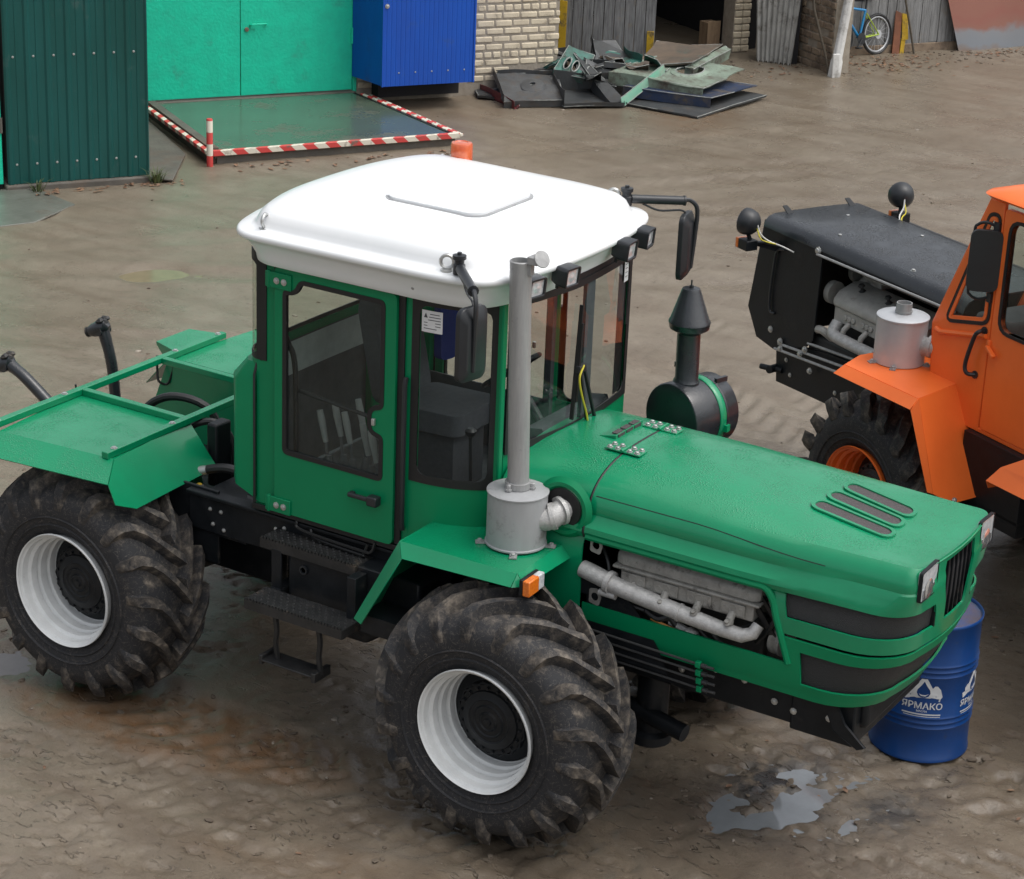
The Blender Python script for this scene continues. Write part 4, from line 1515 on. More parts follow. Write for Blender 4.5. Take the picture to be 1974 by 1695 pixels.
def ground_h(x, y):
    h = 0.030 * (fbm(x, y, 0.35, 3, 3) - 0.5)
    cl = fbm(x, y, 1.1, 3, 40)
    rough_zone = np.clip((fbm(x, y, 0.33, 3, 8) - 0.46) * 7, 0, 1)
    near = np.clip(1.2 - np.hypot(x - 0.0, y + 0.3) / 6.5, 0, 1)
    amp = 0.004 + 0.020 * np.clip(near * (0.30 + rough_zone), 0, 1)
    lump = fbm(x, y, 5.5, 4, 21)
    rid = 1 - np.abs(2 * fbm(x, y, 4.2, 3, 61) - 1)
    cut = 1 - np.abs(2 * fbm(x + 0.12 * fbm(x, y, 6, 2, 9), y, 7.5, 3, 71) - 1)
    h += amp * ((lump - 0.5) * 0.45 + (np.clip(rid - 0.86, 0, 1) * 3.0) * 0.5)
    h -= amp * 1.1 * np.clip((cut - 0.88) * 8, 0, 1) * np.clip((fbm(x, y, 1.7, 2, 15) - 0.45) * 6, 0, 1)
    # footprints and heel marks
    pit = vnoise(x * 6.3 + 1.7 * vnoise(x * 2, y * 2, 5), y * 6.3, 77)
    h -= amp * 0.5 * np.clip(pit - 0.72, 0, 1) * 3.5
    pit2 = fbm(x * 0.75 + 0.25 * y + 0.10 * vnoise(x * 5, y * 5, 6), y - 0.3 * x, 9.5, 2, 177)
    dens = np.clip((fbm(x, y, 0.9, 3, 333) - 0.40) * 5, 0, 1)
    h -= (0.005 + 0.7 * amp) * np.clip((pit2 - 0.66) * 18, 0, 1) * dens
    h += 0.3 * amp * np.clip((0.66 - np.abs(pit2 - 0.62) * 12), 0, 1) * dens
    for i, (a, b) in enumerate(TRACKS):
        cr, al, ds = seg_dist(x, y, a, b)
        m = np.clip((0.33 - ds) * 12, 0, 1) * np.clip(0.35 + (fbm(x, y, 0.9, 2, 90 + i) - 0.42) * 5, 0, 1)
        ph = (al + np.abs(cr) * 0.9 + 0.04 * vnoise(x * 3, y * 3, 14)) / 0.225
        bar = np.clip(np.sin(2 * PI * ph) * 2.0, -1, 1)
        d = 0.013 if i < 2 else 0.008
        h += m * (bar * d - 0.010) + 0.012 * np.clip(1 - np.abs(ds - 0.36) * 12, 0, 1) * np.clip((fbm(x, y, 1.4, 2, 34) - 0.4) * 4, 0, 1)
    for i, (a, b, w_) in enumerate(FUR):
        cr, al, ds = seg_dist(x, y, a, b)
        wob = 0.25 * (fbm(x, y, 0.3, 2, 50 + i) - 0.5)
        for k in (-1, 1):
            e = cr + wob - k * w_ * 1.9
            h += -0.014 * np.exp(-(e / 0.20) ** 2) + 0.008 * np.exp(-((np.abs(e) - 0.27) / 0.09) ** 2)
            h += 0.004 * (fbm(cr * 9, al * 0.5, 1.0, 3, 66 + i) - 0.5) * np.exp(-(e / 0.5) ** 2)
    # hollows that hold water
    pz = np.maximum(blob(x, y, OILC[0], OILC[1] - 0.16, 0.30, 0.46, -0.6, 0.5), 0.75 * blob(x, y, 1.16, 0.50, 0.20, 0.46, -0.45, 0.5))
    h += pz * (-0.050 + 0.085 * np.clip(fbm(x, y, 5.0, 5, 411, 0.6) * 1.7 - 0.48, 0, 1))
    h -= 0.040 * blob(x, y, -8.12, 5.60, 0.26, 0.42, 0.0, 0.6)
    h -= 0.038 * blob(x, y, -3.52, -1.10, 0.30, 0.24, 0.3, 0.6)
    h -= 0.018 * blob(x, y, -9.60, 6.20, 0.25, 0.45, 0.0, 0.7)
    h += 0.030 * blob(x, y, 1.95, 0.95, 0.30, 0.22, 0.5, 0.7)
    # ground is level under the buildings
    s_ = (x - FO.x) * FD.x + (y - FO.y) * FD.y
    t_ = (x - FO.x) * FNV.x + (y - FO.y) * FNV.y
    base = np.clip((0.9 - t_) * 1.2, 0, 1) * np.clip((s_ - 3.6) * 0.8, 0, 1)
    h += base * (0.035 * (fbm(x, y, 1.8, 3, 120) - 0.3))
    far = np.clip((np.hypot(x + 4, y - 6) - 24) / 20, 0, 1)
    return h * (1 - far)


gx = axis(-220, 220, -6.0, 3.4, 0.026, 1.03)
gy = axis(-220, 260, -3.3, 3.0, 0.026, 1.010)
X, Y = np.meshgrid(gx, gy)
H = ground_h(X, Y)
nx, ny = len(gx), len(gy)
co = np.empty((nx * ny, 3))
co[:, 0], co[:, 1], co[:, 2] = X.ravel(), Y.ravel(), H.ravel()
idx = np.arange(nx * ny).reshape(ny, nx)
q = np.stack([idx[:-1, :-1], idx[:-1, 1:], idx[1:, 1:], idx[1:, :-1]], -1).reshape(-1, 4)
me = bpy.data.meshes.new('ground')
me.vertices.add(len(co))
me.vertices.foreach_set('co', co.ravel())
me.loops.add(q.size)
me.loops.foreach_set('vertex_index', q.ravel().astype(np.int32))
me.polygons.add(len(q))
me.polygons.foreach_set('loop_start', np.arange(0, q.size, 4, dtype=np.int32))
me.polygons.foreach_set('loop_total', np.full(len(q), 4, dtype=np.int32))
me.update(calc_edges=True)
me.validate()
me.shade_smooth()
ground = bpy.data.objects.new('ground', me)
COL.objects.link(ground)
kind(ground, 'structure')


def vattr(name, val):
    a = me.attributes.new(name, 'FLOAT', 'POINT')
    a.data.foreach_set('value', val.ravel().astype(np.float32))


fx_, fy_ = X, Y
nz1 = fbm(X, Y, 2.2, 3, 200)
# where the soil itself is reddish clay, oil-soaked, or wetter
clay = np.clip(blob(X, Y, -2.15, -1.15, 1.3, 0.42, 0.1, 0.8) * 1.7 * (0.35 + 1.0 * nz1), 0, 1) + 0.7 * blob(X, Y, -0.55, -1.85, 0.9, 0.22, 0.3) * nz1 + 0.55 * blob(X, Y, 4.8, 3.6, 0.9, 1.6) * nz1
clay = clay + 0.6 * blob(X, Y, -7.3, 15.0, 0.7, 1.2, 0.5) + 0.5 * blob(X, Y, -9.9, 13.2, 1.0, 1.5, 0.5) * nz1
oil = np.clip(blob(X, Y, 1.25, 0.42, 0.62, 0.95, -0.55, 0.9) * 1.3 * np.clip((nz1 - 0.25) * 2.2, 0, 1), 0, 1)
oil = np.maximum(oil, 0.7 * np.clip(blob(X, Y, 2.7, 2.2, 0.5, 0.5) * 2 * (nz1 - 0.3), 0, 1))
wetm = np.clip(0.40 + (fbm(X, Y, 0.28, 3, 300) - 0.5) * 1.4 + np.clip(-H * 9, -0.3, 0.5), 0, 1)
near_dim = np.clip(1.4 - np.hypot((X - 0.2) / 3.6, (Y + 0.6) / 3.0), 0, 1)  # foreground dimming: vignette and lost sheen painted over the trampled mud's colour
vattr('clay', np.clip(clay, 0, 1))
vattr('oil', oil)
vattr('wetness', wetm)
vattr('near_dim', near_dim)
vattr('rough', np.clip(1.25 - np.hypot((X - 0.2) / 5.0, (Y + 0.2) / 4.2), 0.12, 1))

gm = bpy.data.materials.new('mud')
gm.use_nodes = True
t = gm.node_tree
N, L = t.nodes, t.links
b = N['Principled BSDF']
tc = N.new('ShaderNodeTexCoord')


def noise(sc, det=6, ro=0.6, dist=0.0):
    n = N.new('ShaderNodeTexNoise')
    n.inputs['Scale'].default_value = sc
    n.inputs['Detail'].default_value = det
    n.inputs['Roughness'].default_value = ro
    n.inputs['Distortion'].default_value = dist
    L.new(tc.outputs['Object'], n.inputs['Vector'])
    return n.outputs['Fac']


def rng(v, a, b_, c=0.0, d=1.0):
    r = N.new('ShaderNodeMapRange')
    r.inputs['From Min'].default_value = a
    r.inputs['From Max'].default_value = b_
    r.inputs['To Min'].default_value = c
    r.inputs['To Max'].default_value = d
    L.new(v, r.inputs['Value'])
    return r.outputs[0]


def attr(n):
    a = N.new('ShaderNodeAttribute')
    a.attribute_name = n
    return a.outputs['Fac']


def mixc(f, a, b_):
    m = N.new('ShaderNodeMix')
    m.data_type = 'RGBA'
    L.new(f, m.inputs['Factor'])
    for s_, v in (('A', a), ('B', b_)):
        if isinstance(v, tuple):
            m.inputs[s_].default_value = (*v, 1)
        else:
            L.new(v, m.inputs[s_])
    return m.outputs['Result']


def mul(a, b_):
    m = N.new('ShaderNodeMath')
    m.operation = 'MULTIPLY'
    for i, v in enumerate((a, b_)):
        if isinstance(v, float):
            m.inputs[i].default_value = v
        else:
            L.new(v, m.inputs[i])
    return m.outputs[0]


c = mixc(rng(noise(0.55, 6), 0.35, 0.65), (0.218, 0.186, 0.143), (0.172, 0.142, 0.104))
# long streaks left by wheels along the yard
mp = N.new('ShaderNodeMapping')
mp.inputs['Rotation'].default_value = (0, 0, R(-52))
mp.inputs['Scale'].default_value = (0.35, 3.0, 1)
L.new(tc.outputs['Object'], mp.inputs['Vector'])
ns = N.new('ShaderNodeTexNoise')
ns.inputs['Scale'].default_value = 1.0
ns.inputs['Detail'].default_value = 8
ns.inputs['Roughness'].default_value = 0.6
L.new(mp.outputs[0], ns.inputs['Vector'])
c = mixc(rng(ns.outputs['Fac'], 0.46, 0.70, 0.0, 0.75), c, (0.140, 0.108, 0.076))
c = mixc(rng(noise(3.1, 8, 0.7), 0.42, 0.72, 0.0, 0.6), c, (0.125, 0.097, 0.070))
c = mixc(rng(noise(17, 7, 0.72), 0.57, 0.66, 0.0, 0.55), c, (0.080, 0.061, 0.045))
c = mixc(rng(noise(60, 4, 0.7), 0.56, 0.66, 0.0, 0.40), c, (0.095, 0.074, 0.055))
c = mixc(rng(noise(48, 4, 0.6), 0.64, 0.72, 0.0, 0.5), c, (0.26, 0.225, 0.18))
c = mixc(mul(attr('near_dim'), rng(noise(1.9, 6), 0.34, 0.66, 0.0, 0.8)), c, (0.105, 0.083, 0.062))  # vignette-like dimming mixed into the foreground soil colour
c = mixc(mul(attr('clay'), rng(noise(5.5, 6), 0.30, 0.62)), c, (0.150, 0.088, 0.046))
c = mixc(mul(attr('oil'), rng(noise(9, 5), 0.34, 0.52)), c, (0.036, 0.037, 0.038))
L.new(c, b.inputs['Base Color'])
rw = rng(noise(1.4, 7, 0.65), 0.30, 0.70, 0.34, 0.60)
rr = N.new('ShaderNodeMath')
rr.operation = 'MULTIPLY_ADD'
rr.inputs[1].default_value = -0.28
L.new(attr('wetness'), rr.inputs[0])
L.new(rw, rr.inputs[2])
r2 = N.new('ShaderNodeMath')
r2.operation = 'MULTIPLY_ADD'
r2.inputs[1].default_value = -0.20
L.new(attr('oil'), r2.inputs[0])
L.new(rr.outputs[0], r2.inputs[2])
r3 = N.new('ShaderNodeMath')
r3.operation = 'MAXIMUM'
r3.inputs[1].default_value = 0.20
L.new(r2.outputs[0], r3.inputs[0])
L.new(r3.outputs[0], b.inputs['Roughness'])
b.inputs['Specular IOR Level'].default_value = 0.5
bp1 = N.new('ShaderNodeBump')
bp1.inputs['Strength'].default_value = 0.16
bp1.inputs['Distance'].default_value = 0.035
L.new(mul(noise(11, 9, 0.66, 0.3), attr('rough')), bp1.inputs['Height'])
bp2 = N.new('ShaderNodeBump')
bp2.inputs['Strength'].default_value = 0.5
bp2.inputs['Distance'].default_value = 0.010
L.new(noise(45, 7, 0.7), bp2.inputs['Height'])
L.new(bp1.outputs[0], bp2.inputs['Normal'])
mp2 = N.new('ShaderNodeMapping')
mp2.inputs['Rotation'].default_value = (0, 0, R(-40))
mp2.inputs['Scale'].default_value = (9.0, 22.0, 1)
L.new(tc.outputs['Object'], mp2.inputs['Vector'])
n9 = N.new('ShaderNodeTexNoise')
n9.inputs['Scale'].default_value = 1.0
n9.inputs['Detail'].default_value = 3
n9.inputs['Distortion'].default_value = 0.8
L.new(mp2.outputs[0], n9.inputs['Vector'])
gouge = mul(mul(rng(n9.outputs['Fac'], 0.60, 0.66), rng(noise(1.3, 4), 0.45, 0.60)), attr('rough'))
bp3 = N.new('ShaderNodeBump')
bp3.invert = True
bp3.inputs['Strength'].default_value = 1.0
bp3.inputs['Distance'].default_value = 0.020
L.new(gouge, bp3.inputs['Height'])
L.new(bp2.outputs[0], bp3.inputs['Normal'])
L.new(bp3.outputs[0], b.inputs['Normal'])
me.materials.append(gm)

# water lying in the hollows
M_oilw = mat('oily_water', (0.20, 0.22, 0.235), 0.06, rvar=0.04, spec=1.0)  # pale base colour stands in for sky reflected in the water
M_muddyw = mat('muddy_water', (0.22, 0.185, 0.115), 0.12, rvar=0.03, spec=0.3)
M_greyw = mat('grey_water', (0.16, 0.15, 0.14), 0.10, rvar=0.03, spec=0.6)


def puddle(cx, cy, rx, ry, rot, z, m):
    g = G()
    n = 40
    o = []
    for i in range(n):
        a = 2 * PI * i / n
        u, v = rx * math.cos(a), ry * math.sin(a)
        o.append((cx + u * math.cos(rot) - v * math.sin(rot), cy + u * math.sin(rot) + v * math.cos(rot), z))
    g.add(o, [tuple(range(n))])
    return kind(obj('puddle', g, m, ang=0), 'structure')


def hat(x, y):
    return float(ground_h(np.array([x]), np.array([y]))[0])


puddle(OILC[0] + 0.02, OILC[1] - 0.02, 0.42, 0.62, -0.6, -0.0190, M_oilw)
puddle(-8.12, 5.60, 0.42, 0.60, 0, -0.026, M_muddyw)
puddle(-3.58, -1.12, 0.26, 0.20, 0.3, -0.026, M_greyw)

# clods of mud and stones, too many to count
rn = np.random.RandomState(5)
ico = [(0, 0, 1), (0.89, 0, 0.45), (0.28, 0.85, 0.45), (-0.72, 0.53, 0.45), (-0.72, -0.53, 0.45), (0.28, -0.85, 0.45), (0.72, 0.53, -0.45), (-0.28, 0.85, -0.45), (-0.89, 0, -0.45), (-0.28, -0.85, -0.45), (0.72, -0.53, -0.45), (0, 0, -1)]
icf = [(0, 1, 2), (0, 2, 3), (0, 3, 4), (0, 4, 5), (0, 5, 1), (1, 6, 2), (2, 7, 3), (3, 8, 4), (4, 9, 5), (5, 10, 1), (1, 10, 6), (2, 6, 7), (3, 7, 8), (4, 8, 9), (5, 9, 10), (11, 7, 6), (11, 8, 7), (11, 9, 8), (11, 10, 9), (11, 6, 10)]
icv = np.array(ico)


def scatter(n, fn_xy, smin, smax, flat=0.55):
    g = G()
    pts = [fn_xy() for _ in range(n)]
    hs_ = ground_h(np.array([p[0] for p in pts]), np.array([p[1] for p in pts]))
    for (x, y), h in zip(pts, hs_):
        s_ = smin + (smax - smin) * rn.rand() ** 3
        v = icv * (0.75 + 0.5 * rn.rand(12, 1)) * s_
        v[:, 0] *= 1 + 0.7 * rn.rand()
        v[:, 2] *= flat
        a = rn.rand() * 6.28
        vx = v[:, 0] * math.cos(a) - v[:, 1] * math.sin(a)
        vy = v[:, 0] * math.sin(a) + v[:, 1] * math.cos(a)
        g.add(np.stack([vx + x, vy + y, v[:, 2] + h + s_ * 0.12], 1).tolist(), icf)
    return g


def near_xy():
    while True:
        x, y = rn.uniform(-6.5, 3.4), rn.uniform(-3.3, 3.2)
        w_ = fbm(np.array([x]), np.array([y]), 0.8, 3, 500)[0]
        if rn.rand() < np.clip((w_ - 0.38) * 4, 0.05, 1):
            return x, y


def far_xy():
    return rn.uniform(-11, 2), rn.uniform(3, 17)


def edge_xy():
    s_, t_ = rn.uniform(4.2, 13.5), abs(rn.normal(0, 0.55)) - 1.0
    p = B(s_, t_)
    return p.x, p.y


M_clod = mat('mud_clod', (0.135, 0.108, 0.080), 0.8, col2=(0.085, 0.066, 0.048), nscale=4, bump=0.5, bscale=40)
M_stone = mat('pale_stone', (0.34, 0.30, 0.25), 0.8, col2=(0.22, 0.19, 0.16), nscale=3)
kind(obj('mud_clods', scatter(1500, near_xy, 0.003, 0.022), M_clod, ang=50), 'stuff')
kind(obj('mud_clods', scatter(350, far_xy, 0.004, 0.020), M_clod, ang=50), 'stuff')
kind(obj('mud_clods', scatter(500, edge_xy, 0.006, 0.030), M_clod, ang=50), 'stuff')
kind(obj('pale_stones', scatter(50, far_xy, 0.006, 0.026), M_stone, ang=40), 'stuff')
kind(obj('pale_stones', scatter(60, near_xy, 0.005, 0.015), M_stone, ang=40), 'stuff')


# fallen leaves by the fence and along the buildings
def leaves(n, fn_xy, s0, s1):
    g = G()
    for _ in range(n):
        x, y = fn_xy()
        h = hat(x, y) + 0.006
        s_ = rn.uniform(s0, s1)
        a = rn.rand() * 6.28
        ca, sa_ = math.cos(a), math.sin(a)
        cu = rn.uniform(-0.4, 0.6) * s_
        P = [(-1, 0, 0), (-0.3, 0.5, cu * 0.6 / s_), (0.5, 0.4, cu / s_), (1, 0, 0.1), (0.5, -0.4, cu / s_), (-0.3, -0.5, cu * 0.4 / s_)]
        g.add([(x + s_ * (px * ca - py * sa_), y + s_ * (px * sa_ + py * ca), h + s_ * abs(pz)) for px, py, pz in P], [(0, 1, 2, 3, 4, 5)])
    return g


def leaf_xy():
    while True:
        s_, t_ = rn.normal(10.9, 0.65), rn.normal(-0.35, 0.30)
        if t_ > -1.0:
            p = B(s_, t_)
            return p.x, p.y


def leaf2_xy():
    k = rn.randint(4)
    if k == 0:
        p = B(rn.uniform(-2.3, -0.5), 3.05 + abs(rn.normal(0, 0.15)))
    elif k == 1:
        p = B(rn.uniform(0.2, 3.0), 2.65 + abs(rn.normal(0, 0.15)))
    elif k == 2:
        p = B(rn.uniform(8.2, 9.6), -0.4 + rn.normal(0, 0.35))
    else:
        p = B(rn.uniform(12.5, 14), -0.8 + abs(rn.normal(0, 0.2)))
    return p.x, p.y


M_leaf = mat('fallen_leaf', (0.155, 0.085, 0.052), 0.7, col2=(0.24, 0.15, 0.09), nscale=2, rvar=0.1)
kind(obj('fallen_leaves', leaves(150, leaf_xy, 0.02, 0.05), M_leaf, ang=0), 'stuff')
kind(obj('fallen_leaves', leaves(170, leaf2_xy, 0.02, 0.05), M_leaf, ang=0), 'stuff')
kind(obj('fallen_leaves', leaves(40, near_xy, 0.012, 0.03), M_leaf, ang=0), 'stuff')

# two weeds at the foot of the dark green wall
M_grass = mat('weed_green', (0.055, 0.085, 0.025), 0.6, col2=(0.09, 0.10, 0.035), nscale=12)
for (s_, t_, n, hgt, lab) in ((-0.80, 3.10, 46, 0.17, 'small tuft of grass at the right corner of the dark green wall'), (-2.10, 3.12, 30, 0.14, 'small green weed at the left end of the dark green wall')):
    p0 = B(s_, t_)
    g = G()
    for i in range(n):
        a = rn.rand() * 6.28
        r_ = rn.rand() * 0.07
        q0 = Vector((p0.x + r_ * math.cos(a), p0.y + r_ * math.sin(a), 0.0))
        d = Vector((math.cos(a), math.sin(a), 0)) * rn.uniform(0.02, 0.13)
        hh = hgt * rn.uniform(0.4, 1.0)
        w_ = Vector((-math.sin(a), math.cos(a), 0)) * 0.007
        m1, m2 = q0 + d * 0.5 + Vector((0, 0, hh * 0.75)), q0 + d * 1.2 + Vector((0, 0, hh))
        g.add([q0 - w_, q0 + w_, m1 + w_ * 0.8, m1 - w_ * 0.8, m2], [(0, 1, 2, 3), (3, 2, 4)])
    tag(obj('weed', g, M_grass, ang=0), lab, 'weed')

# ------------------------------------------------------------------ the green tractor (frame: x forward, -y towards the viewer, z up)
GT = thing('green_tractor', 'green articulated tractor with a white cab roof, front corner towards the blue drum', 'tractor', keep=True)
CY = 0.781


def ypl(y0):
    """(u,v,w) -> plane y=y0, thickness growing outwards (towards -y)"""
    return lambda u, v, w_: (u, y0 - w_, v)


def mirror_y(g):
    h = G()
    h.v = [(x, -y, z) for x, y, z in g.v]
    h.f = [tuple(reversed(f)) for f in g.f]
    return h


# ---- wheels
for (wx, sd_, sp) in ((0.0, -1, 0.05), (-2.87, -1, 0.17), (0.0, 1, 0.11), (-2.87, 1, 0.02)):
    make_wheel(GT, wx, sd_ * 1.042, 0.738, sd_, M_rim, 'bar', sp, seed=1)

# ---- hood -------------------------------------------------------------
#        z     w_rear w_front r     X     drop
HL = [(1.140, 0.585, 0.585, 0.30, 1.895, 0),
      (1.190, 0.600, 0.600, 0.31, 1.920, 0),
      (1.290, 0.605, 0.605, 0.31, 1.968, 0),
      (1.370, 0.608, 0.605, 0.31, 1.998, 0),
      (1.432, 0.610, 0.608, 0.30, 2.018, 0),
      (1.436, 0.602, 0.600, 0.30, 2.010, 0),
      (1.448, 0.602, 0.600, 0.30, 2.012, 0),
      (1.452, 0.610, 0.606, 0.30, 2.022, 0),
      (1.540, 0.612, 0.603, 0.28, 2.030, 0),
      (1.610, 0.606, 0.592, 0.25, 2.034, 0),
      (1.655, 0.588, 0.580, 0.22, 2.036, 0),
      (1.672, 0.612, 0.574, 0.20, 2.036, 0),
      (1.700, 0.626, 0.566, 0.17, 2.036, 0),
      (1.728, 0.620, 0.556, 0.14, 2.036, 0),
      (1.755, 0.594, 0.546, 0.11, 2.036, 0),
      (1.790, 0.576, 0.536, 0.09, 2.036, 0),
      (1.800, 0.578, 0.528, 0.09, 2.034, 0)]
for y_ in (0.574, 0.566, 0.553, 0.535, 0.512, 0.482, 0.440, 0.385, 0.315, 0.235, 0.145, 0.055):
    z_ = 1.800 + 0.234 * math.sqrt(1 - (y_ / 0.578) ** 2.8)
    HL.append((z_, y_, y_ * 0.92, min(0.07, y_ * 0.8), 2.030, max(0.0, z_ - 1.885 - 0.035 * (y_ / 0.5) ** 2)))


HX0 = 0.215
NS, NC, NF = 13, 7, 7


def hood_half(l, inset=0.0):
    z, wr, wf, r, X, dr = HL[l] if isinstance(l, int) else l
    xo = 1.27 + (1.70 - z) * 0.36 if z < 1.72 else 1.27
    xs = [lerp(HX0, xo, i / 6) for i in range(7)] + [lerp(xo, X - r, i / (NS - 7)) for i in range(1, NS - 7 + 1)]
    pts = []
    X = X - inset
    for x in xs:
        wv = lerp(wr, wf, sstep(1.1, 1.95, x)) - inset
        pts.append((x, -wv))
    wv = wf - inset
    rr = max(0.02, r - inset)
    for i in range(1, NC + 1):
        a = R(90 * i / NC)
        pts.append((X - rr + rr * math.sin(a), -wv + rr - rr * math.cos(a)))
    yf = wv - rr
    for i in range(1, NF + 1):
        y = -yf * (1 - i / NF)
        pts.append((X + 0.028 * (1 - (y / max(yf, 0.01)) ** 2) * (1 if z < 1.98 else 0.6), y))
    out = []
    for x, y in pts:
        d = sstep(0.6, 2.05, x) * dr
        out.append((x, y, z - d))
    return out


def hood_row(l, inset=0.0):
    h = hood_half(l, inset)
    return h + [(x, -y, z) for x, y, z in reversed(h[:-1])]


NH = NS + NC + NF
NT = 2 * NH - 1
rows = [hood_row(i) for i in range(len(HL))]


def side_k(k):
    return k if k < NH else NT - 1 - k - 1      # mirrored face index


def hood_skip(i, k):
    kk = side_k(k)
    z0 = HL[i][0]
    if 2 <= i < 10 and kk < 6:                   # engine bay
        return True
    if 8 <= i < 11 and 7 <= kk < NS + NC + 1:    # upper side mesh
        return True
    if 1 <= i < 3 and kk >= 8:                   # lower wrap-round mesh
        return True
    if 8 <= i < 19 and kk >= NS + NC + 3:        # front grille
        return True
    return False


def split_hood():
    up, lo = G(), G()
    up.grid(rows[6:], skip=lambda i, k: hood_skip(i + 6, k))
    lo.grid(rows[:6], skip=hood_skip)
    lo.grid([hood_row((1.105, 0.578, 0.578, 0.30, 1.875, 0)), rows[0]])
    # crown between the last row's two sides
    last = rows[-1]
    a = last[:NH]
    b = [(x, -y, z) for x, y, z in a]
    up.grid([a, b])
    # front lip folded in under the hood edge
    return up, lo


up, lo = split_hood()
hood = obj('hood', up, M_green_top, GT, ang=26, solid=0.012)
lower = obj('hood_apron', lo, M_green, GT, ang=26, solid=0.012)
for s in (-1, 1):
    pts = []
    for l in (2, 3, 4, 7, 8, 9):
        q = hood_half(l)[6]
        pts.append((q[0] + 0.012, s * (q[1] + 0.004) * -1, q[2]))
    pts.append((1.268, s * 0.604, 1.668))
    pts += [(x, s * 0.606, 1.672) for x in (1.19, 1.0, 0.7, 0.4, 0.22)]
    obj('opening_bead', G().tube(smooth_path(pts, 4), 0.020, 8), M_green, hood)
# mesh panels set into the openings
g = G()
g.grid([hood_row(i, 0.022)[6:NS + NC + 3] for i in range(8, 12)])
obj('side_mesh', g, M_mesh, hood, ang=26)
obj('side_mesh', mirror_y(g), M_mesh, hood, ang=26)
g = G()
g.grid([hood_row(i, 0.022)[7:NT - 7] for i in range(1, 4)])
obj('bumper_mesh', g, M_mesh, lower, ang=26)
# grille with upright bars
k0, k1 = NS + NC + 1, NT - NS - NC - 1
g = G()
g.grid([hood_row(i, 0.030)[k0:k1] for i in range(8, 20)])
gr = obj('grille', g, M_mesh, hood, ang=26)
g = G()
for i in range(9):
    y = -0.24 + 0.48 * i / 8
    g.bar((2.032, y, 1.535), (2.032, y, 1.865), 0.012, 0.024, up=(1, 0, 0))
obj('grille_bars', g, M_black, gr, bevel=0.002)
# louvres in the hood top: three slots with raised rims
vents = [((1.320, 0.230), (1.700, 0.195)), ((1.300, 0.062), (1.700, 0.040)), ((1.290, -0.108), (1.715, -0.118))]


def top_z(x, y):
    ay = abs(y)
    z = 1.800 + 0.234 * math.sqrt(max(0.0, 1 - (ay / 0.578) ** 2.8))
    return z - sstep(0.6, 2.05, x) * max(0.0, z - 1.885 - 0.035 * (ay / 0.5) ** 2)


for (x0, y0), (x1, y1) in vents:
    ym = (y0 + y1) / 2
    sl = (y1 - y0) / (x1 - x0)
    ol = rrect(x0 - 0.02, x1 + 0.02, -0.068, 0.068, 0.055, 6)
    il = rrect(x0, x1, -0.048, 0.048, 0.042, 6)
    fn = lambda u, v, w_: (u, ym + sl * (u - (x0 + x1) / 2) + v, top_z(u, ym + v) + 0.002 + w_)
    fr = obj('vent_rim', G().plate(ol, [il], fn, 0.010), M_green_top, hood, bevel=0.004)
    obj('vent_mesh', G().plate(il, [], lambda u, v, w_: (u, ym + sl * (u - (x0 + x1) / 2) + v, top_z(u, ym + v) + 0.0025 + w_), 0.002), M_mesh2, fr)
# headlights
for s in (-1, 1):
    g = G()
    ol = round_poly([(-0.100, 0), (0.100, 0.0), (0.100, 0.175), (-0.100, 0.165)] if s < 0 else [(-0.100, 0), (0.100, 0.0), (0.100, 0.165), (-0.100, 0.175)], 0.018)
    fx = lambda u, v, w_: (2.030 + w_ - 0.05 * max(0.0, -s * -(u) * 1.0 + 0.02) * 0.6, s * 0.386 + u, 1.752 + v)
    h = obj('headlight', G().plate(ol, [offset_poly(ol, 0.005)], fx, 0.020), M_black, GT, bevel=0.002)
    il = offset_poly(ol, 0.005)
    obj('lens', G().plate(il, [], lambda u, v, w_: fx(u, v, w_ - 0.004), 0.020), M_clear_lens, h, bevel=0.003)
    g = G()
    g.lathe([(0.055, 0), (0.045, 0.004), (0.02, 0.006), (0.004, 0.007)], (2.046, s * 0.386, 1.80), 'x', n=20)
    g.box(2.045, 2.048, s * 0.386 - 0.07, s * 0.386 + 0.07, 1.762, 1.815)
    obj('reflector', g, M_reflector, h)

# ---- cowl between hood and cab
rows_c = []
for x, sc_, dz in ((0.200, 1.0, 0), (0.10, 1.0, 0.0), (0.0, 1.005, -0.003), (-0.12, 1.03, -0.008), (-0.22, 1.06, -0.015), (-0.32, 1.08, -0.025)):
    half = []
    for (z, wr, wf, r, X, dr) in HL:
        if z < 1.5 and 1.43 < z < 1.45:
            continue
        half.append((x, -wr * (sc_ if z > 1.75 else 1.0), z + dz))
    rows_c.append(half + [(a, -b, c) for a, b, c in reversed(half)])
cowl = obj('cowl', G().grid(rows_c), M_green_top, GT, ang=30, solid=0.010)
# gap line round the hood
half = [(0.2075, -wr + 0.004, z - 0.003) for (z, wr, wf, r, X, dr) in HL if z > 1.66]
g = G().tube(half + [(a, -b, c) for a, b, c in reversed(half)], 0.0075, 6)
obj('gap_seal', g, M_rubber, cowl)
# crease lines along the hood flanks
for s in (-1, 1):
    pts = []
    for q in range(12):
        x = 0.235 + 0.12 * q
        z = 1.885 - 0.040 * sstep(0.8, 1.6, x)
        y0_ = 0.578 * (1 - ((z - 1.80) / 0.234) ** 2) ** (1 / 2.8)
        pts.append((x, s * (lerp(y0_, y0_ * 0.92, sstep(1.1, 1.95, x)) - 0.001), z))
    obj('crease', G().tube(pts, 0.0028, 5), M_rubber, hood)
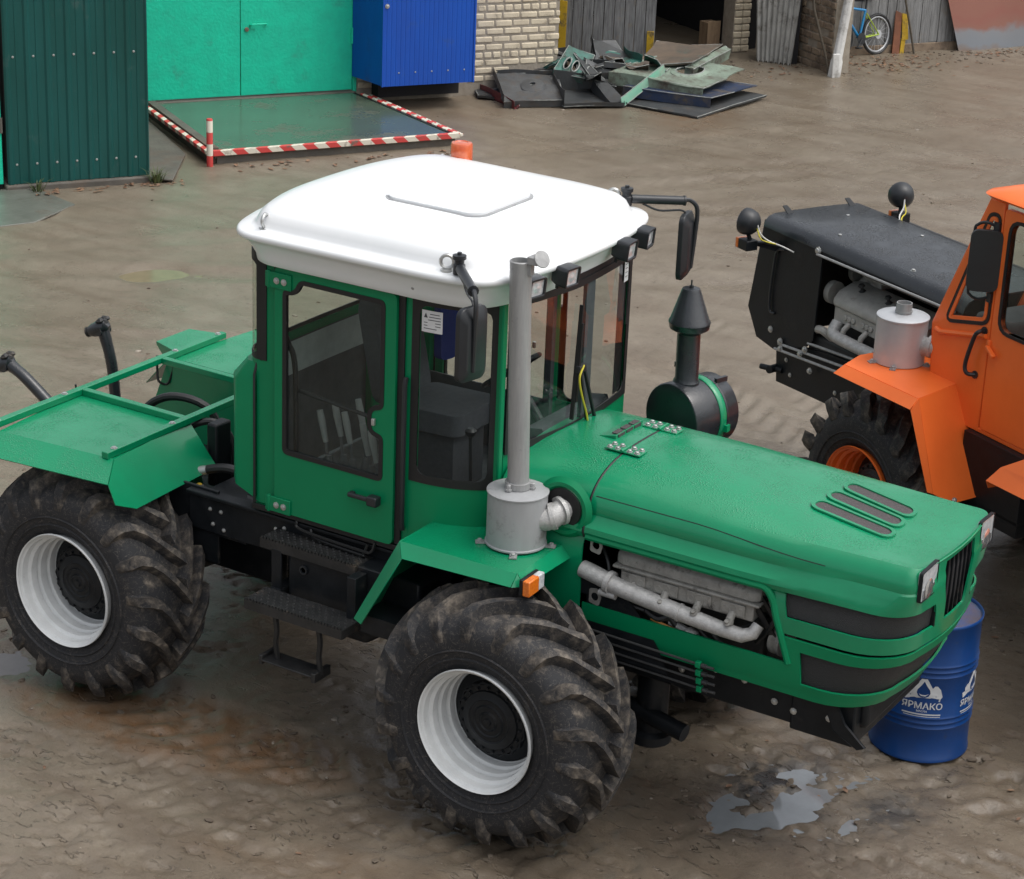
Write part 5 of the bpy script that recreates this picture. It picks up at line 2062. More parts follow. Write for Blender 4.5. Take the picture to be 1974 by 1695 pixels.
# hinges
for y in (-0.205, 0.21):
    g = G()
    for x0, x1 in ((0.10, 0.20), (0.215, 0.315)):
        g.box(x0, x1, y - 0.045, y + 0.045, 2.030, 2.037)
    g.tube([(0.2075, y - 0.05, 2.040), (0.2075, y + 0.05, 2.040)], 0.010, 8)
    hg = obj('hood_hinge', g, M_green_top, GT, bevel=0.002)
    g = G()
    for bx in (0.125, 0.172, 0.245, 0.290):
        for by in (-0.026, 0.026):
            bolt(g, (bx, y + by, 2.036), r=0.012, h=0.014)
    objs('hinge_bolt', g, M_bolt, hg)
# small slotted inlet on the cowl
g = G().plate([(-0.02, -0.10), (0.085, -0.10), (0.085, 0.20), (-0.02, 0.20)], [], lambda u, v, w_: (u, v, 2.024 + w_ * (0.2 + 0.8 * sstep(-0.02, 0.06, u))), 0.030)
inl = obj('cowl_inlet', g, M_green_top, cowl, bevel=0.006)
g = G()
for i in range(3):
    g.box(0.083, 0.089, -0.075 + 0.09 * i, -0.005 + 0.09 * i, 2.030, 2.050)
    g.box(0.045, 0.080, -0.075 + 0.09 * i, -0.005 + 0.09 * i, 2.050, 2.056)
obj('inlet_slots', g, M_mesh2, inl)
# round exhaust mouth in the cowl flank
g = G()
c = Vector((0.075, -0.612, 1.80))
ring = [(0.105, -0.01), (0.125, 0.012), (0.145, 0.012), (0.170, -0.012)]
g.lathe(ring, c, (0, -1, 0), n=36, caps=False)
mouth = obj('exhaust_mouth', g, M_green, cowl)
obj('mouth_dark', G().lathe([(0.112, 0.004), (0.108, 0.010)], c, (0, -1, 0), n=36), M_rubber, mouth)  # black disc painted in for the dark inside of the hole

# ---- engine in the open bay
g = G()
g.box(0.24, 1.38, -0.28, 0.28, 1.06, 1.62)
g.box(0.30, 1.20, -0.42, -0.28, 1.10, 1.40)
g.box(1.10, 1.40, -0.36, 0.36, 1.15, 1.50)
eng = obj('engine', g, M_engdark, GT, bevel=0.02)
g = G()
hs_ = [(-0.575, 1.545), (-0.565, 1.60), (-0.50, 1.66), (-0.36, 1.70), (-0.30, 1.68), (-0.30, 1.55)]
rws = []
for x, s in ((0.385, 0.86), (0.40, 0.95), (0.43, 1.0), (1.18, 1.0), (1.21, 0.95), (1.225, 0.86)):
    rws.append([(x, -0.42 + (y + 0.42) * s, 1.62 + (z - 1.62) * s) for y, z in hs_])
g.grid(rws, closed=True)
g.add([rws[0][i] for i in range(6)], [(5, 4, 3, 2, 1, 0)])
g.add([rws[-1][i] for i in range(6)], [(0, 1, 2, 3, 4, 5)])
obj('valve_cover', g, M_engine, eng, bevel=0.012, ang=50)
g = G().box(0.375, 1.235, -0.590, -0.30, 1.530, 1.548)
g.box(0.42, 1.20, -0.572, -0.32, 1.44, 1.530)
hd = obj('cylinder_head', g, M_engine, eng, bevel=0.008)
g = G()
for i in range(4):
    x = 0.50 + 0.195 * i
    for dx, r_ in ((-0.045, 0.020), (0.0, 0.026), (0.045, 0.020)):
        g.lathe([(r_, 0), (r_, 0.010), (r_ * 0.65, 0.010), (r_ * 0.55, 0.004)], (x + dx, -0.573, 1.492 - abs(dx) * 0.25), (0, -1, 0), n=14)
    g.box(x - 0.07, x + 0.07, -0.582, -0.572, 1.455, 1.520)
    g.tube([(x, -0.572, 1.465), (x, -0.600, 1.44), (x, -0.605, 1.41)], 0.022, 10)
    bolt(g, (x, -0.630, 1.425), (0, -0.6, 1), 0.014, 0.02)
obj('head_ports', g, M_engine, hd, bevel=0.003)
g = G()
g.tube([(0.20, -0.590, 1.475), (0.30, -0.600, 1.462), (0.45, -0.605, 1.432), (0.80, -0.608, 1.395), (1.05, -0.606, 1.372), (1.16, -0.598, 1.365), (1.21, -0.580, 1.385), (1.225, -0.55, 1.425)],
       [0.048, 0.048, 0.047, 0.045, 0.040, 0.038, 0.036, 0.032], 16)
g.lathe([(0.062, -0.014), (0.062, 0.014)], (0.375, -0.603, 1.448), (1, -0.03, -0.17), n=20)
g.lathe([(0.050, -0.006), (0.050, 0.006)], (0.80, -0.608, 1.395), (1, 0, -0.1), n=20)
g.lathe([(0.02, -0.05), (0.02, 0.05)], (0.375, -0.62, 1.385), (1, 0, 0), n=10)
obj('exhaust_manifold', g, M_manif, eng, ang=40)
g = G()
g.lathe([(0.030, 0), (0.034, 0.01), (0.034, 0.05), (0.028, 0.06)], (0.83, -0.56, 1.275), (1, -0.2, -0.25), n=14)
g.tube([(0.72, -0.55, 1.30), (0.83, -0.56, 1.278)], 0.02, 10)
obj('starter_cap', g, M_manif, eng)
g = G()
for (cx, cz, r_) in ((1.33, 1.33, 0.075), (1.30, 1.52, 0.05)):
    g.lathe([(r_, 0.0), (r_, 0.02), (r_ * 0.85, 0.03), (r_ * 0.85, 0.04), (r_, 0.05), (r_, 0.07), (r_ * 0.3, 0.075)], (cx - 0.04, -0.46, cz), (1, -0.25, 0), n=24)
objs('pulley', g, M_engine, eng)
g = G()
g.bar((1.16, -0.55, 1.58), (1.345, -0.50, 1.29), 0.03, 0.012, up=(0, 1, 0))
g.bar((1.20, -0.53, 1.60), (1.40, -0.50, 1.32), 0.02, 0.012, up=(0, 1, 0))
objs('fan_belt', g, M_rubber, eng)
g = G()
g.tube(smooth_path([(0.55, -0.56, 1.34), (0.66, -0.58, 1.31), (0.72, -0.57, 1.33), (0.76, -0.56, 1.29)]), 0.018, 8)
g.tube(smooth_path([(0.40, -0.55, 1.36), (0.52, -0.58, 1.34), (0.58, -0.58, 1.335)]), 0.012, 8)
g.tube(smooth_path([(0.95, -0.54, 1.33), (1.00, -0.57, 1.30), (1.06, -0.56, 1.24)]), 0.015, 8)
objs('engine_hose', g, M_hose, eng)
g = G()
g.tube(smooth_path([(0.26, -0.50, 1.60), (0.34, -0.56, 1.52), (0.36, -0.57, 1.40), (0.44, -0.56, 1.33)]), 0.010, 6)
g.tube(smooth_path([(0.60, -0.50, 1.30), (0.80, -0.55, 1.35), (0.98, -0.52, 1.32), (1.12, -0.50, 1.36), (1.22, -0.48, 1.46)]), 0.012, 6)
g.tube(smooth_path([(1.24, -0.46, 1.62), (1.31, -0.50, 1.52), (1.27, -0.52, 1.40), (1.20, -0.50, 1.30)]), 0.014, 6)
objs('engine_hose', g, M_hose, eng)
g = G().tube(smooth_path([(0.62, -0.575, 1.298), (0.70, -0.585, 1.287), (0.78, -0.585, 1.275), (0.84, -0.58, 1.263)]), 0.009, 6)
obj('fuel_pipe', g, mat('orange_hose', (0.55, 0.24, 0.06), 0.5), eng)
g = G()
g.box(0.90, 0.98, -0.58, -0.50, 1.255, 1.262)
g.bar((0.88, -0.575, 1.34), (0.97, -0.57, 1.265), 0.02, 0.012)
g.box(0.62, 0.72, -0.57, -0.47, 1.30, 1.37)
g.lathe([(0.03, 0), (0.035, 0.02), (0.028, 0.05), (0.012, 0.06)], (0.67, -0.52, 1.365), n=12)
obj('fuel_pump', g, M_engdark, eng, bevel=0.006)
for (px, pz) in ((0.275, 1.630), (0.285, 1.335)):
    ol = round_poly([(-0.03, -0.035), (0.03, -0.045), (0.045, 0.01), (0.02, 0.055), (-0.03, 0.045)], 0.012)
    hl = [(0.022 * math.cos(2 * PI * i / 12) + 0.004, 0.024 * math.sin(2 * PI * i / 12) + 0.004) for i in range(12)]
    obj('hood_bracket', G().plate(ol, [hl], lambda u, v, w_: (px + u, -0.598 - w_, pz + v), 0.006), M_engine, eng)
# inner wall and floor so the bay is closed on the far side
g = G().box(0.22, 1.40, 0.30, 0.57, 1.14, 1.66)
obj('engine_side', g, M_engdark, eng, bevel=0.02)

# four pipes with green clamps under the engine bay
g = G()
gc = G()
for i in range(4):
    z = 1.145 - 0.052 * i
    y = -0.628 + 0.012 * i
    g.tube([(0.18, y, z + 0.012), (1.00, y, z)], 0.007, 8)
    gc.box(0.925, 0.955, y - 0.014, y + 0.014, z - 0.016, z + 0.018)
    g.tube([(0.958, y, z), (0.985, y, z), (0.986, y, z), (1.03, y, z)], [0.013, 0.013, 0.008, 0.008], 8)
pp = obj('brake_pipe', g, M_engdark, GT)
objs('pipe_clamp', gc, M_green, pp, bevel=0.003)

# ---- chassis
g = G()
g.box(-0.9, 1.66, -0.43, -0.40, 0.86, 1.12)
g.box(-0.9, 1.66, 0.40, 0.43, 0.86, 1.12)
g.box(1.40, 1.76, -0.45, 0.45, 0.84, 1.10)
g.box(-1.0, 1.5, -0.40, 0.40, 1.02, 1.10)
g.box(-0.9, 0.25, -0.60, -0.43, 1.02, 1.35)
g.box(-0.9, 0.25, 0.43, 0.60, 1.02, 1.35)
ch = obj('front_frame', g, M_black, GT, bevel=0.012)
g = G()
for x, z in ((0.95, 1.04), (1.12, 1.03), (1.55, 1.07), (1.30, 0.96), (1.42, 0.95), (1.62, 0.97), (0.75, 0.98)):
    bolt(g, (x, -0.432 if x < 1.4 else -0.452, z), (0, -1, 0), 0.013, 0.012)
objs('frame_bolt', g, M_bolt, ch)
g = G()
g.plate([(1.66, 1.10), (1.72, 0.98), (1.84, 0.88), (1.80, 0.86), (1.66, 0.93), (1.62, 1.02)], [], lambda u, v, w_: (u, -0.47 - w_ - 0.25 * (v - 0.86) * 0.1, v), 0.014)
obj('tow_hook', g, M_black, ch, bevel=0.004)
g = G()
g = G().box(1.66, 1.80, -0.38, 0.38, 0.92, 1.11)
obj('front_beam', g, M_black, ch, bevel=0.03)
# axles
g = G()
for wx in (0.0, -2.87):
    g.lathe([(0.13, -0.95), (0.15, -0.6), (0.17, -0.35), (0.26, -0.18), (0.28, 0.0), (0.26, 0.18), (0.17, 0.35), (0.15, 0.6), (0.13, 0.95)], (wx, 0, 0.738), 'y', n=24)
obj('axle', g, M_blackdirty, GT)
g = G()
g.lathe([(0.07, 0), (0.09, 0.05), (0.09, 0.45), (0.07, 0.5)], (0.50, -0.26, 0.42), (0.0, 0.02, 1), n=20)
g.lathe([(0.07, 0), (0.12, 0.03), (0.12, 0.08), (0.06, 0.12)], (0.50, -0.26, 0.38), (0, 0, 1), n=20)
g.tube([(0.25, -0.3, 0.62), (0.75, -0.34, 0.55)], 0.05, 12)
obj('steering_gear', g, M_black, ch, ang=40)

# rear half frame
g = G()
g.box(-3.75, -1.95, -0.42, -0.34, 0.70, 1.05)
g.box(-3.75, -1.95, 0.34, 0.42, 0.70, 1.05)
g.box(-3.7, -2.1, -0.34, 0.34, 0.80, 1.02)
g.lathe([(0.24, -0.45), (0.28, -0.2), (0.28, 0.2), (0.22, 0.5)], (-1.5, 0, 0.85), 'x', n=20)
rf = obj('rear_frame', g, M_black, GT, bevel=0.015)

# platform beam under the cab and the black tank behind the steps
g = G()
g.box(-2.36, -0.88, -0.785, -0.70, 1.322, 1.345)
g.box(-2.36, -0.88, -0.755, -0.73, 1.10, 1.322)
g.box(-2.36, -0.88, 0.73, 0.755, 1.10, 1.322)
g.box(-2.30, -0.88, -0.73, 0.73, 1.28, 1.318)
g.box(-2.34, -1.95, -0.74, 0.74, 1.08, 1.16)
pl_ = obj('cab_platform', g, M_black, GT, bevel=0.006)
g = G()
for x, z in ((-2.2, 1.25), (-2.12, 1.25), (-2.18, 1.16), (-2.10, 1.14), (-1.72, 1.25), (-1.66, 1.27)):
    bolt(g, (x, -0.757, z), (0, -1, 0), 0.009, 0.010)
objs('platform_bolt', g, M_bolt, pl_)
ol = [(-1.52, 0.80), (-0.98, 0.80), (-0.80, 0.93), (-0.62, 1.12), (-0.62, 1.26), (-1.52, 1.26)]
g = G().plate(ol, [], lambda u, v, w_: (u, -0.55 - w_, v), 0.36)
tk = obj('fuel_tank', g, M_black, GT, bevel=0.02)
g = G()
for x, z in ((-1.40, 1.14), (-1.06, 1.10)):
    g.lathe([(0.026, 0), (0.026, 0.012), (0.018, 0.012), (0.018, 0.0)], (x, -0.915, z), (0, -1, 0), n=14)
bolt(g, (-0.93, -0.912, 1.12), (0, -1, 0), 0.009, 0.01)
objs('tank_fitting', g, M_blackwet, tk)

# ---- steps
for nm, zt, x0, x1, y0, y1 in (('step', 1.262, -1.70, -1.04, -0.925, -0.765), ('step', 0.992, -1.625, -0.955, -1.165, -0.965)):
    g = G()
    g.box(x0, x1, y0, y1, zt - 0.010, zt)
    g.box(x0, x1, y0 - 0.004, y0 + 0.006, zt - 0.055, zt - 0.001)
    g.box(x0 - 0.004, x0 + 0.006, y0, y1, zt - 0.055, zt - 0.001)
    g.box(x1 - 0.006, x1 + 0.004, y0, y1, zt - 0.055, zt - 0.001)
    k = int((x1 - x0) / 0.022)
    for i in range(k):
        x = x0 + (i + 0.5) * (x1 - x0) / k
        g.box(x - 0.006, x + 0.006, y0 - 0.004, y0 + 0.008, zt - 0.001, zt + 0.012)
    for j in range(6):
        y = y0 + (j + 0.5) * (y1 - y0) / 6
        for q, i in enumerate(range(0, k, 2)):
            x = x0 + (i + 0.5 + (j % 2)) * (x1 - x0) / k
            if x < x1 - 0.01:
                g.lathe([(0.009, 0), (0.006, 0.006)], (x, y, zt), n=6)
    st = obj(nm, g, M_blackdirty, GT)
g = G()
g.box(-1.62, -1.55, -0.93, -0.915, 0.98, 1.22)
g.box(-1.62, -1.545, -1.10, -0.76, 0.93, 0.985)
g.box(-1.03, -0.97, -1.02, -0.915, 0.985, 1.24)
g.box(-1.05, -0.96, -1.10, -0.76, 0.93, 0.985)
objs('step_bracket', g, M_black, GT, bevel=0.004)
# hanging bottom rung
g = G()
g.box(-1.51, -1.15, -1.165, -1.03, 0.638, 0.650)
g.box(-1.53, -1.505, -1.16, -1.02, 0.615, 0.672)
g.box(-1.16, -1.130, -1.17, -1.02, 0.615, 0.672)
lo_ = obj('step', g, M_blackdirty, GT, bevel=0.004)
g = G()
for x in (-1.44, -1.14):
    g.tube(smooth_path([(x, -1.13, 0.96), (x + 0.008, -1.12, 0.85), (x - 0.006, -1.11, 0.75), (x, -1.10, 0.64)]), [0.016] * 19, 8)
objs('step_strap', g, M_blackdirty, lo_)

# ---- fenders
def front_fender(s):
    g = G()
    zt, zl = 1.580, 1.520
    pts = [(-0.645, -0.60), (-0.636, -1.086), (0.079, -1.061), (0.068, -0.54)]
    g.plate(pts, [], lambda u, v, w_: (u, v, zt - 0.006 + w_), 0.006)
    # outer bevel lip
    g.add([(-0.636, -1.086, zt), (0.079, -1.061, zt), (0.075, -1.112, zl), (-0.575, -1.157, zl)], [(0, 1, 2, 3)])
    # front bevel lip
    g.add([(0.079, -1.061, zt), (0.068, -0.54, zt), (0.127, -0.557, zl), (0.124, -1.062, zl)], [(0, 1, 2, 3)])
    g.add([(0.079, -1.061, zt), (0.124, -1.062, zl), (0.075, -1.112, zl)], [(0, 1, 2)])
    # rear flap reaching down to the steps
    P = [(-0.636, -1.086, zt), (-0.575, -1.157, zl), (-0.815, -1.175, 1.075), (-0.880, -1.15, 1.080), (-0.885, -0.62, 1.085), (-0.645, -0.60, zt)]
    g.add(P, [(0, 1, 2, 3), (0, 3, 4, 5)])
    if s > 0:
        g = mirror_y(g)
    f = obj('fender', g, M_green_top, GT, ang=20, solid=0.006)
    # dark inner arch
    h = G()
    a = arc((0.0, -0.60, 0.74), 0.80, 20, 160, 14)
    b = [p + Vector((0, -0.02, 0)) for p in a]
    h.add(a + [Vector((-0.76, -0.60, 1.1)), Vector((0.76, -0.60, 1.1))], [tuple(range(0, 15))])
    h.box(-0.86, -0.62, -1.12, -0.55, 1.00, 1.105)
    if s > 0:
        h = mirror_y(h)
    obj('fender_liner', h, M_black, f)
    return f


for s in (-1, 1):
    f = front_fender(s)
    # indicator on the front lip
    g = G()
    M = Matrix.Translation((0.122, s * 1.03, 1.535)) @ Matrix.Rotation(s * R(-2), 4, 'Z')
    g.box(0.0, 0.02, -0.085, 0.085, -0.045, 0.045, M)
    ind = obj('indicator', g, M_black, GT, bevel=0.004)
    ya = (-0.085, 0.02) if s < 0 else (-0.02, 0.085)
    yb = (0.022, 0.083) if s < 0 else (-0.083, -0.022)
    obj('amber_lens', G().box(0.02, 0.062, ya[0], ya[1], -0.043, 0.043, M), M_orange_lens, ind, bevel=0.006)
    obj('clear_lens', G().box(0.02, 0.058, yb[0], yb[1], -0.043, 0.043, M), M_clear_lens, ind, bevel=0.006)

for s in (-1, 1):
    g = G()
    zt, zl = 1.575, 1.500
    pts = [(-3.50, -0.42), (-3.42, -1.20), (-2.60, -1.125), (-2.655, -0.42)]
    g.plate(pts, [], lambda u, v, w_: (u, v, zt - 0.006 + w_), 0.006)
    P = [(-3.42, -1.20, zt), (-2.60, -1.125, zt), (-2.49, -1.30, zl), (-3.40, -1.395, zl)]
    g.add(P, [(0, 1, 2, 3)])
    # front flap
    P = [(-2.60, -1.125, zt), (-2.655, -0.40, zt), (-2.42, -0.43, 1.35), (-2.40, -1.17, 1.335), (-2.45, -1.29, 1.385), (-2.49, -1.30, zl)]
    g.add(P, [(0, 1, 2, 3, 4, 5)])
    # inner wall
    P = [(-2.655, -0.40, zt), (-3.50, -0.42, zt), (-3.72, -0.42, 1.02), (-2.50, -0.40, 1.02)]
    g.add(P, [(0, 1, 2, 3)])
    # rear flap
    P = [(-3.50, -0.42, zt), (-3.42, -1.20, zt), (-3.62, -1.25, 1.36), (-3.70, -0.42, 1.36)]
    g.add(P, [(0, 3, 2, 1)])
    if s > 0:
        g = mirror_y(g)
    rfn = obj('rear_fender', g, M_green_top, GT, ang=20, solid=0.006)
# tubular rack over the rear
g = G()
for x, y0, y1 in ((-3.475, -1.22, 0.94), (-2.645, -1.15, 0.80)):
    g.bar((x, y0, 1.597), (x, y1, 1.597), 0.048, 0.040)
for y in (-0.43, 0.31):
    g.bar((-3.45, y, 1.595), (-2.67, y, 1.595), 0.046, 0.040)
rk = obj('rear_rack', g, M_green_top, GT, bevel=0.004)
g = G()
for x, y in ((-3.475, 0.88), (-3.475, 0.45), (-3.475, -0.58), (-3.475, -1.15), (-2.645, -0.56), (-2.645, -1.07)):
    bolt(g, (x, y, 1.616), r=0.014, h=0.010)
objs('rack_bolt', g, M_bolt, rk)
g = G().plate([(-3.78, 0.62), (-3.58, 0.55), (-3.58, 1.0), (-3.78, 0.95)], [], lambda u, v, w_: (u, v, 1.55 + w_), 0.02)
g.add([(-3.78, 0.62, 1.55), (-3.58, 0.55, 1.55), (-3.60, 0.55, 1.48), (-3.74, 0.62, 1.50)], [(0, 1, 2, 3)])
obj('rear_plate', g, M_green_top, GT)
# lift arms at the back
for (a, b, c, e) in (((-4.00, 0.35, 1.69), (-3.93, 0.35, 1.45), (-3.90, 0.35, 1.15), (-4.10, 0.33, 1.645)),
                     ((-4.165, -0.35, 1.60), (-4.02, -0.35, 1.535), (-3.80, -0.33, 1.37), (-4.26, -0.37, 1.56))):
    a, b, c, e = map(Vector, (a, b, c, e))
    g = G()
    g.tube(smooth_path([a, b, c]), [0.040] * 3 + [0.037] * 10, 14)
    g.tube([a + (a - e) * 0.45 + Vector((0, 0, -0.02)), a + (a - e) * 0.2, a, e + (a - e) * 0.35, e], [0.022, 0.050, 0.054, 0.046, 0.030], 14)
    g.tube([a + Vector((0, -0.05, -0.02)), a + Vector((0, 0.05, -0.02))], 0.030, 10)
    la = obj('lift_arm', g, M_blackwet, GT, ang=45)
    g = G()
    g.lathe([(0.020, 0.0), (0.034, 0.0), (0.034, 0.014), (0.020, 0.014)], e, (e - a), n=14, caps=False)
    for i in range(6):
        q = a + Vector((0.02 * math.cos(i), 0.03 * math.sin(i * 2.1), 0.045 + 0.012 * math.sin(i * 1.7)))
        g.lathe([(0.018, -0.01), (0.024, 0.0), (0.012, 0.016)], q, (0.3 * math.cos(i * 2), 0.3 * math.sin(i), 1), n=8)
    objs('joint_nut', g, M_blackdirty, la)
# hoses and clutter behind the cab
g = G()
g.tube(smooth_path([(-3.25, -0.20, 1.10), (-3.22, -0.18, 1.42), (-3.05, -0.10, 1.56), (-2.80, -0.02, 1.50), (-2.70, 0.0, 1.20), (-2.68, 0.0, 1.05)]), 0.026, 10)
g.tube(smooth_path([(-2.80, -0.45, 1.20), (-2.72, -0.38, 1.48), (-2.58, -0.28, 1.56), (-2.46, -0.24, 1.46), (-2.42, -0.25, 1.2)]), 0.022, 10)
g.tube(smooth_path([(-2.45, -0.55, 1.36), (-2.28, -0.50, 1.40), (-2.10, -0.45, 1.36), (-1.9, -0.4, 1.3)]), 0.028, 10)
g.tube(smooth_path([(-2.38, -0.62, 1.30), (-2.25, -0.60, 1.24), (-2.05, -0.6, 1.26), (-1.9, -0.55, 1.32)]), 0.018, 8)
g.tube(smooth_path([(-3.55, 0.36, 1.59), (-3.56, 0.37, 1.50), (-3.54, 0.36, 1.42), (-3.50, 0.40, 1.40), (-3.47, 0.42, 1.5), (-3.46, 0.41, 1.56)]), 0.008, 6)
g.tube(smooth_path([(-3.57, -0.38, 1.60), (-3.575, -0.37, 1.54), (-3.58, -0.36, 1.44)]), 0.006, 6)
hz_ = objs('hydraulic_hose', g, M_hose, GT)[0]
g = G()
g.tube([(-2.46, -0.56, 1.355), (-2.40, -0.54, 1.372)], 0.030, 12)
obj('hose_fitting', g, M_bolt, hz_)
g = G()
g.box(-2.44, -2.34, -0.68, -0.58, 1.235, 1.285)
g.tube([(-2.40, -0.66, 1.29), (-2.40, -0.60, 1.29)], 0.026, 10)
obj('yellow_valve', g, M_yellow, hz_, bevel=0.01)
g = G().box(-2.62, -2.16, -0.735, -0.715, 0.90, 1.36)
obj('inner_plate', g, M_black, GT, bevel=0.004)
g = G()
g.box(-2.52, -2.44, -0.40, -0.26, 1.20, 1.60)
g.box(-2.30, -2.05, -0.6, 0.6, 1.16, 1.30)
obj('valve_block', g, M_black, GT, bevel=0.015)
# ------------------------------------------------------------------ cab of the green tractor
NEARP = [(-1.985, 0.0), (-1.983, -0.20), (-1.978, -0.45), (-1.965, -0.60), (-1.930, -0.70), (-1.870, -0.762), (-1.800, -0.781),
         (-1.50, -0.781), (-1.20, -0.781), (-0.875, -0.781), (-0.800, -0.781), (-0.70, -0.778), (-0.61, -0.762), (-0.53, -0.738), (-0.46, -0.705), (-0.40, -0.662), (-0.355, -0.610),
         (-0.338, -0.570), (-0.314, -0.46), (-0.290, -0.34), (-0.270, -0.20), (-0.256, -0.08), (-0.252, 0.0)]
I_SIDE0, I_DOOR1, I_C0, I_C1, I_W0 = 6, 9, 10, 16, 17
FARP = [(x, -y) for x, y in NEARP]
FARP[10:22] = [(-0.80, 0.781), (-0.70, 0.781), (-0.61, 0.779), (-0.53, 0.773), (-0.46, 0.762), (-0.39, 0.742), (-0.34, 0.715), (-0.312, 0.680), (-0.292, 0.53), (-0.275, 0.38), (-0.262, 0.22), (-0.254, 0.09)]
FULLP = NEARP + list(reversed(FARP[:-1]))
NP = len(FULLP)


def path_norm(P):
    out = []
    for i in range(len(P)):
        a, b = Vector(P[max(0, i - 1)]), Vector(P[min(len(P) - 1, i + 1)])
        d = (b - a).normalized()
        out.append(Vector((d.y, -d.x)))
    return out


FN = path_norm(FULLP)
NEARS = NEARP


def band(i0, i1, z0, z1, off=0.0, P=FULLP, Nn=FN):
    """wall strip along the cab outline between stations i0..i1; z may be a number or function of station"""
    f0 = z0 if callable(z0) else (lambda i: z0)
    f1 = z1 if callable(z1) else (lambda i: z1)
    r0 = [(P[i][0] + Nn[i].x * off, P[i][1] + Nn[i].y * off, f0(i)) for i in range(i0, i1 + 1)]
    r1 = [(P[i][0] + Nn[i].x * off, P[i][1] + Nn[i].y * off, f1(i)) for i in range(i0, i1 + 1)]
    return [r0, r1]


def mir(i):
    return NP - 1 - i


# lower body: door sill to belt line, front corner panels, rear panel
def dense(i0, i1, m=6):
    """finer outline between stations, with normals"""
    P = smooth_path([(*FULLP[i], 0) for i in range(i0, i1 + 1)], m)
    Q = [(p.x, p.y) for p in P]
    return Q, path_norm(Q)


g = G()
for (a, b) in ((I_DOOR1, I_W0), (mir(I_W0), mir(I_DOOR1))):
    Q, QN = dense(a, b)
    g.grid(band(0, len(Q) - 1, 1.372, 1.806, 0, Q, QN))
Q, QN = dense(I_W0, mir(I_W0))
g.grid(band(0, len(Q) - 1, 1.372, 1.995, 0, Q, QN))
for a in (I_C1, I_W0 - 1):
    pass
# rear body to the belt at 2.25 and bulging box below
for (a, b) in ((0, I_SIDE0 + 0), (mir(I_SIDE0), NP - 1)):
    Q, QN = dense(a, b, 3)
    g.grid(band(0, len(Q) - 1, 1.40, 2.262, 0, Q, QN))
# B post, side sill, header all round
g.box(-0.870, -0.800, -0.783, -0.700, 1.40, 2.86)
g.box(-0.855, -0.815, 0.740, 0.783, 1.40, 2.86)
g.box(-1.835, -1.700, -0.782, -0.735, 1.40, 2.86)
g.box(-1.835, -1.700, 0.735, 0.782, 1.40, 2.86)
g.box(-1.85, -0.80, -0.783, -0.70, 1.366, 1.392)
g.box(-1.85, -0.80, 0.70, 0.783, 1.366, 1.392)
Q, QN = dense(0, NP - 1, 3)
g.grid(band(0, len(Q) - 1, 2.838, 2.885, -0.006, Q, QN))
cab = obj('cab_body', g, M_green, GT, ang=30, solid=0.012)
# corner posts either side of the windscreen
for s in (-1, 1):
    g = G()
    if s < 0:
        g.box(-0.372, -0.334, -0.625, -0.575, 1.806, 2.86)
    else:
        g.box(-0.352, -0.318, 0.672, 0.715, 1.806, 2.86)
    obj('corner_post', g, M_green, cab, bevel=0.01)
# side air box behind the door: chamfered box bulging from the rear corner
for s in (-1, 1):
    ol = [(-1.845, -0.795), (-1.985, -0.790), (-2.055, -0.715), (-2.085, -0.60), (-2.10, -0.42), (-1.90, -0.42)]
    r0 = [(x, y, 1.425 + (0.05 if i in (1, 2, 3, 4) else 0)) for i, (x, y) in enumerate(ol)]
    r1 = [(x, y, 2.115) for x, y in ol]
    r2 = [(lerp(x, -1.84, 0.42), lerp(y, -0.66, 0.30), 2.225) for x, y in ol]
    g = G().grid([r0, r1, r2], closed=True)
    g.add(r2, [(0, 1, 2, 3, 4, 5)])
    g.add(r0, [(5, 4, 3, 2, 1, 0)])
    if s > 0:
        g = mirror_y(g)
    bx = obj('air_box', g, M_green, cab, bevel=0.010, ang=25)
    g = G().tube([(-1.842, s * 0.799, 1.40), (-1.842, s * 0.799, 2.17), (-1.85, s * 0.76, 2.235)], 0.0075, 6)
    obj('box_seal', g, M_rubber, bx)

# rubber gasket under the roof
Q, QN = dense(0, NP - 1, 3)
g = G().grid(band(0, len(Q) - 1, 2.835, 2.875, 0.004, Q, QN))
obj('roof_gasket', g, M_rubber, cab, solid=0.006)


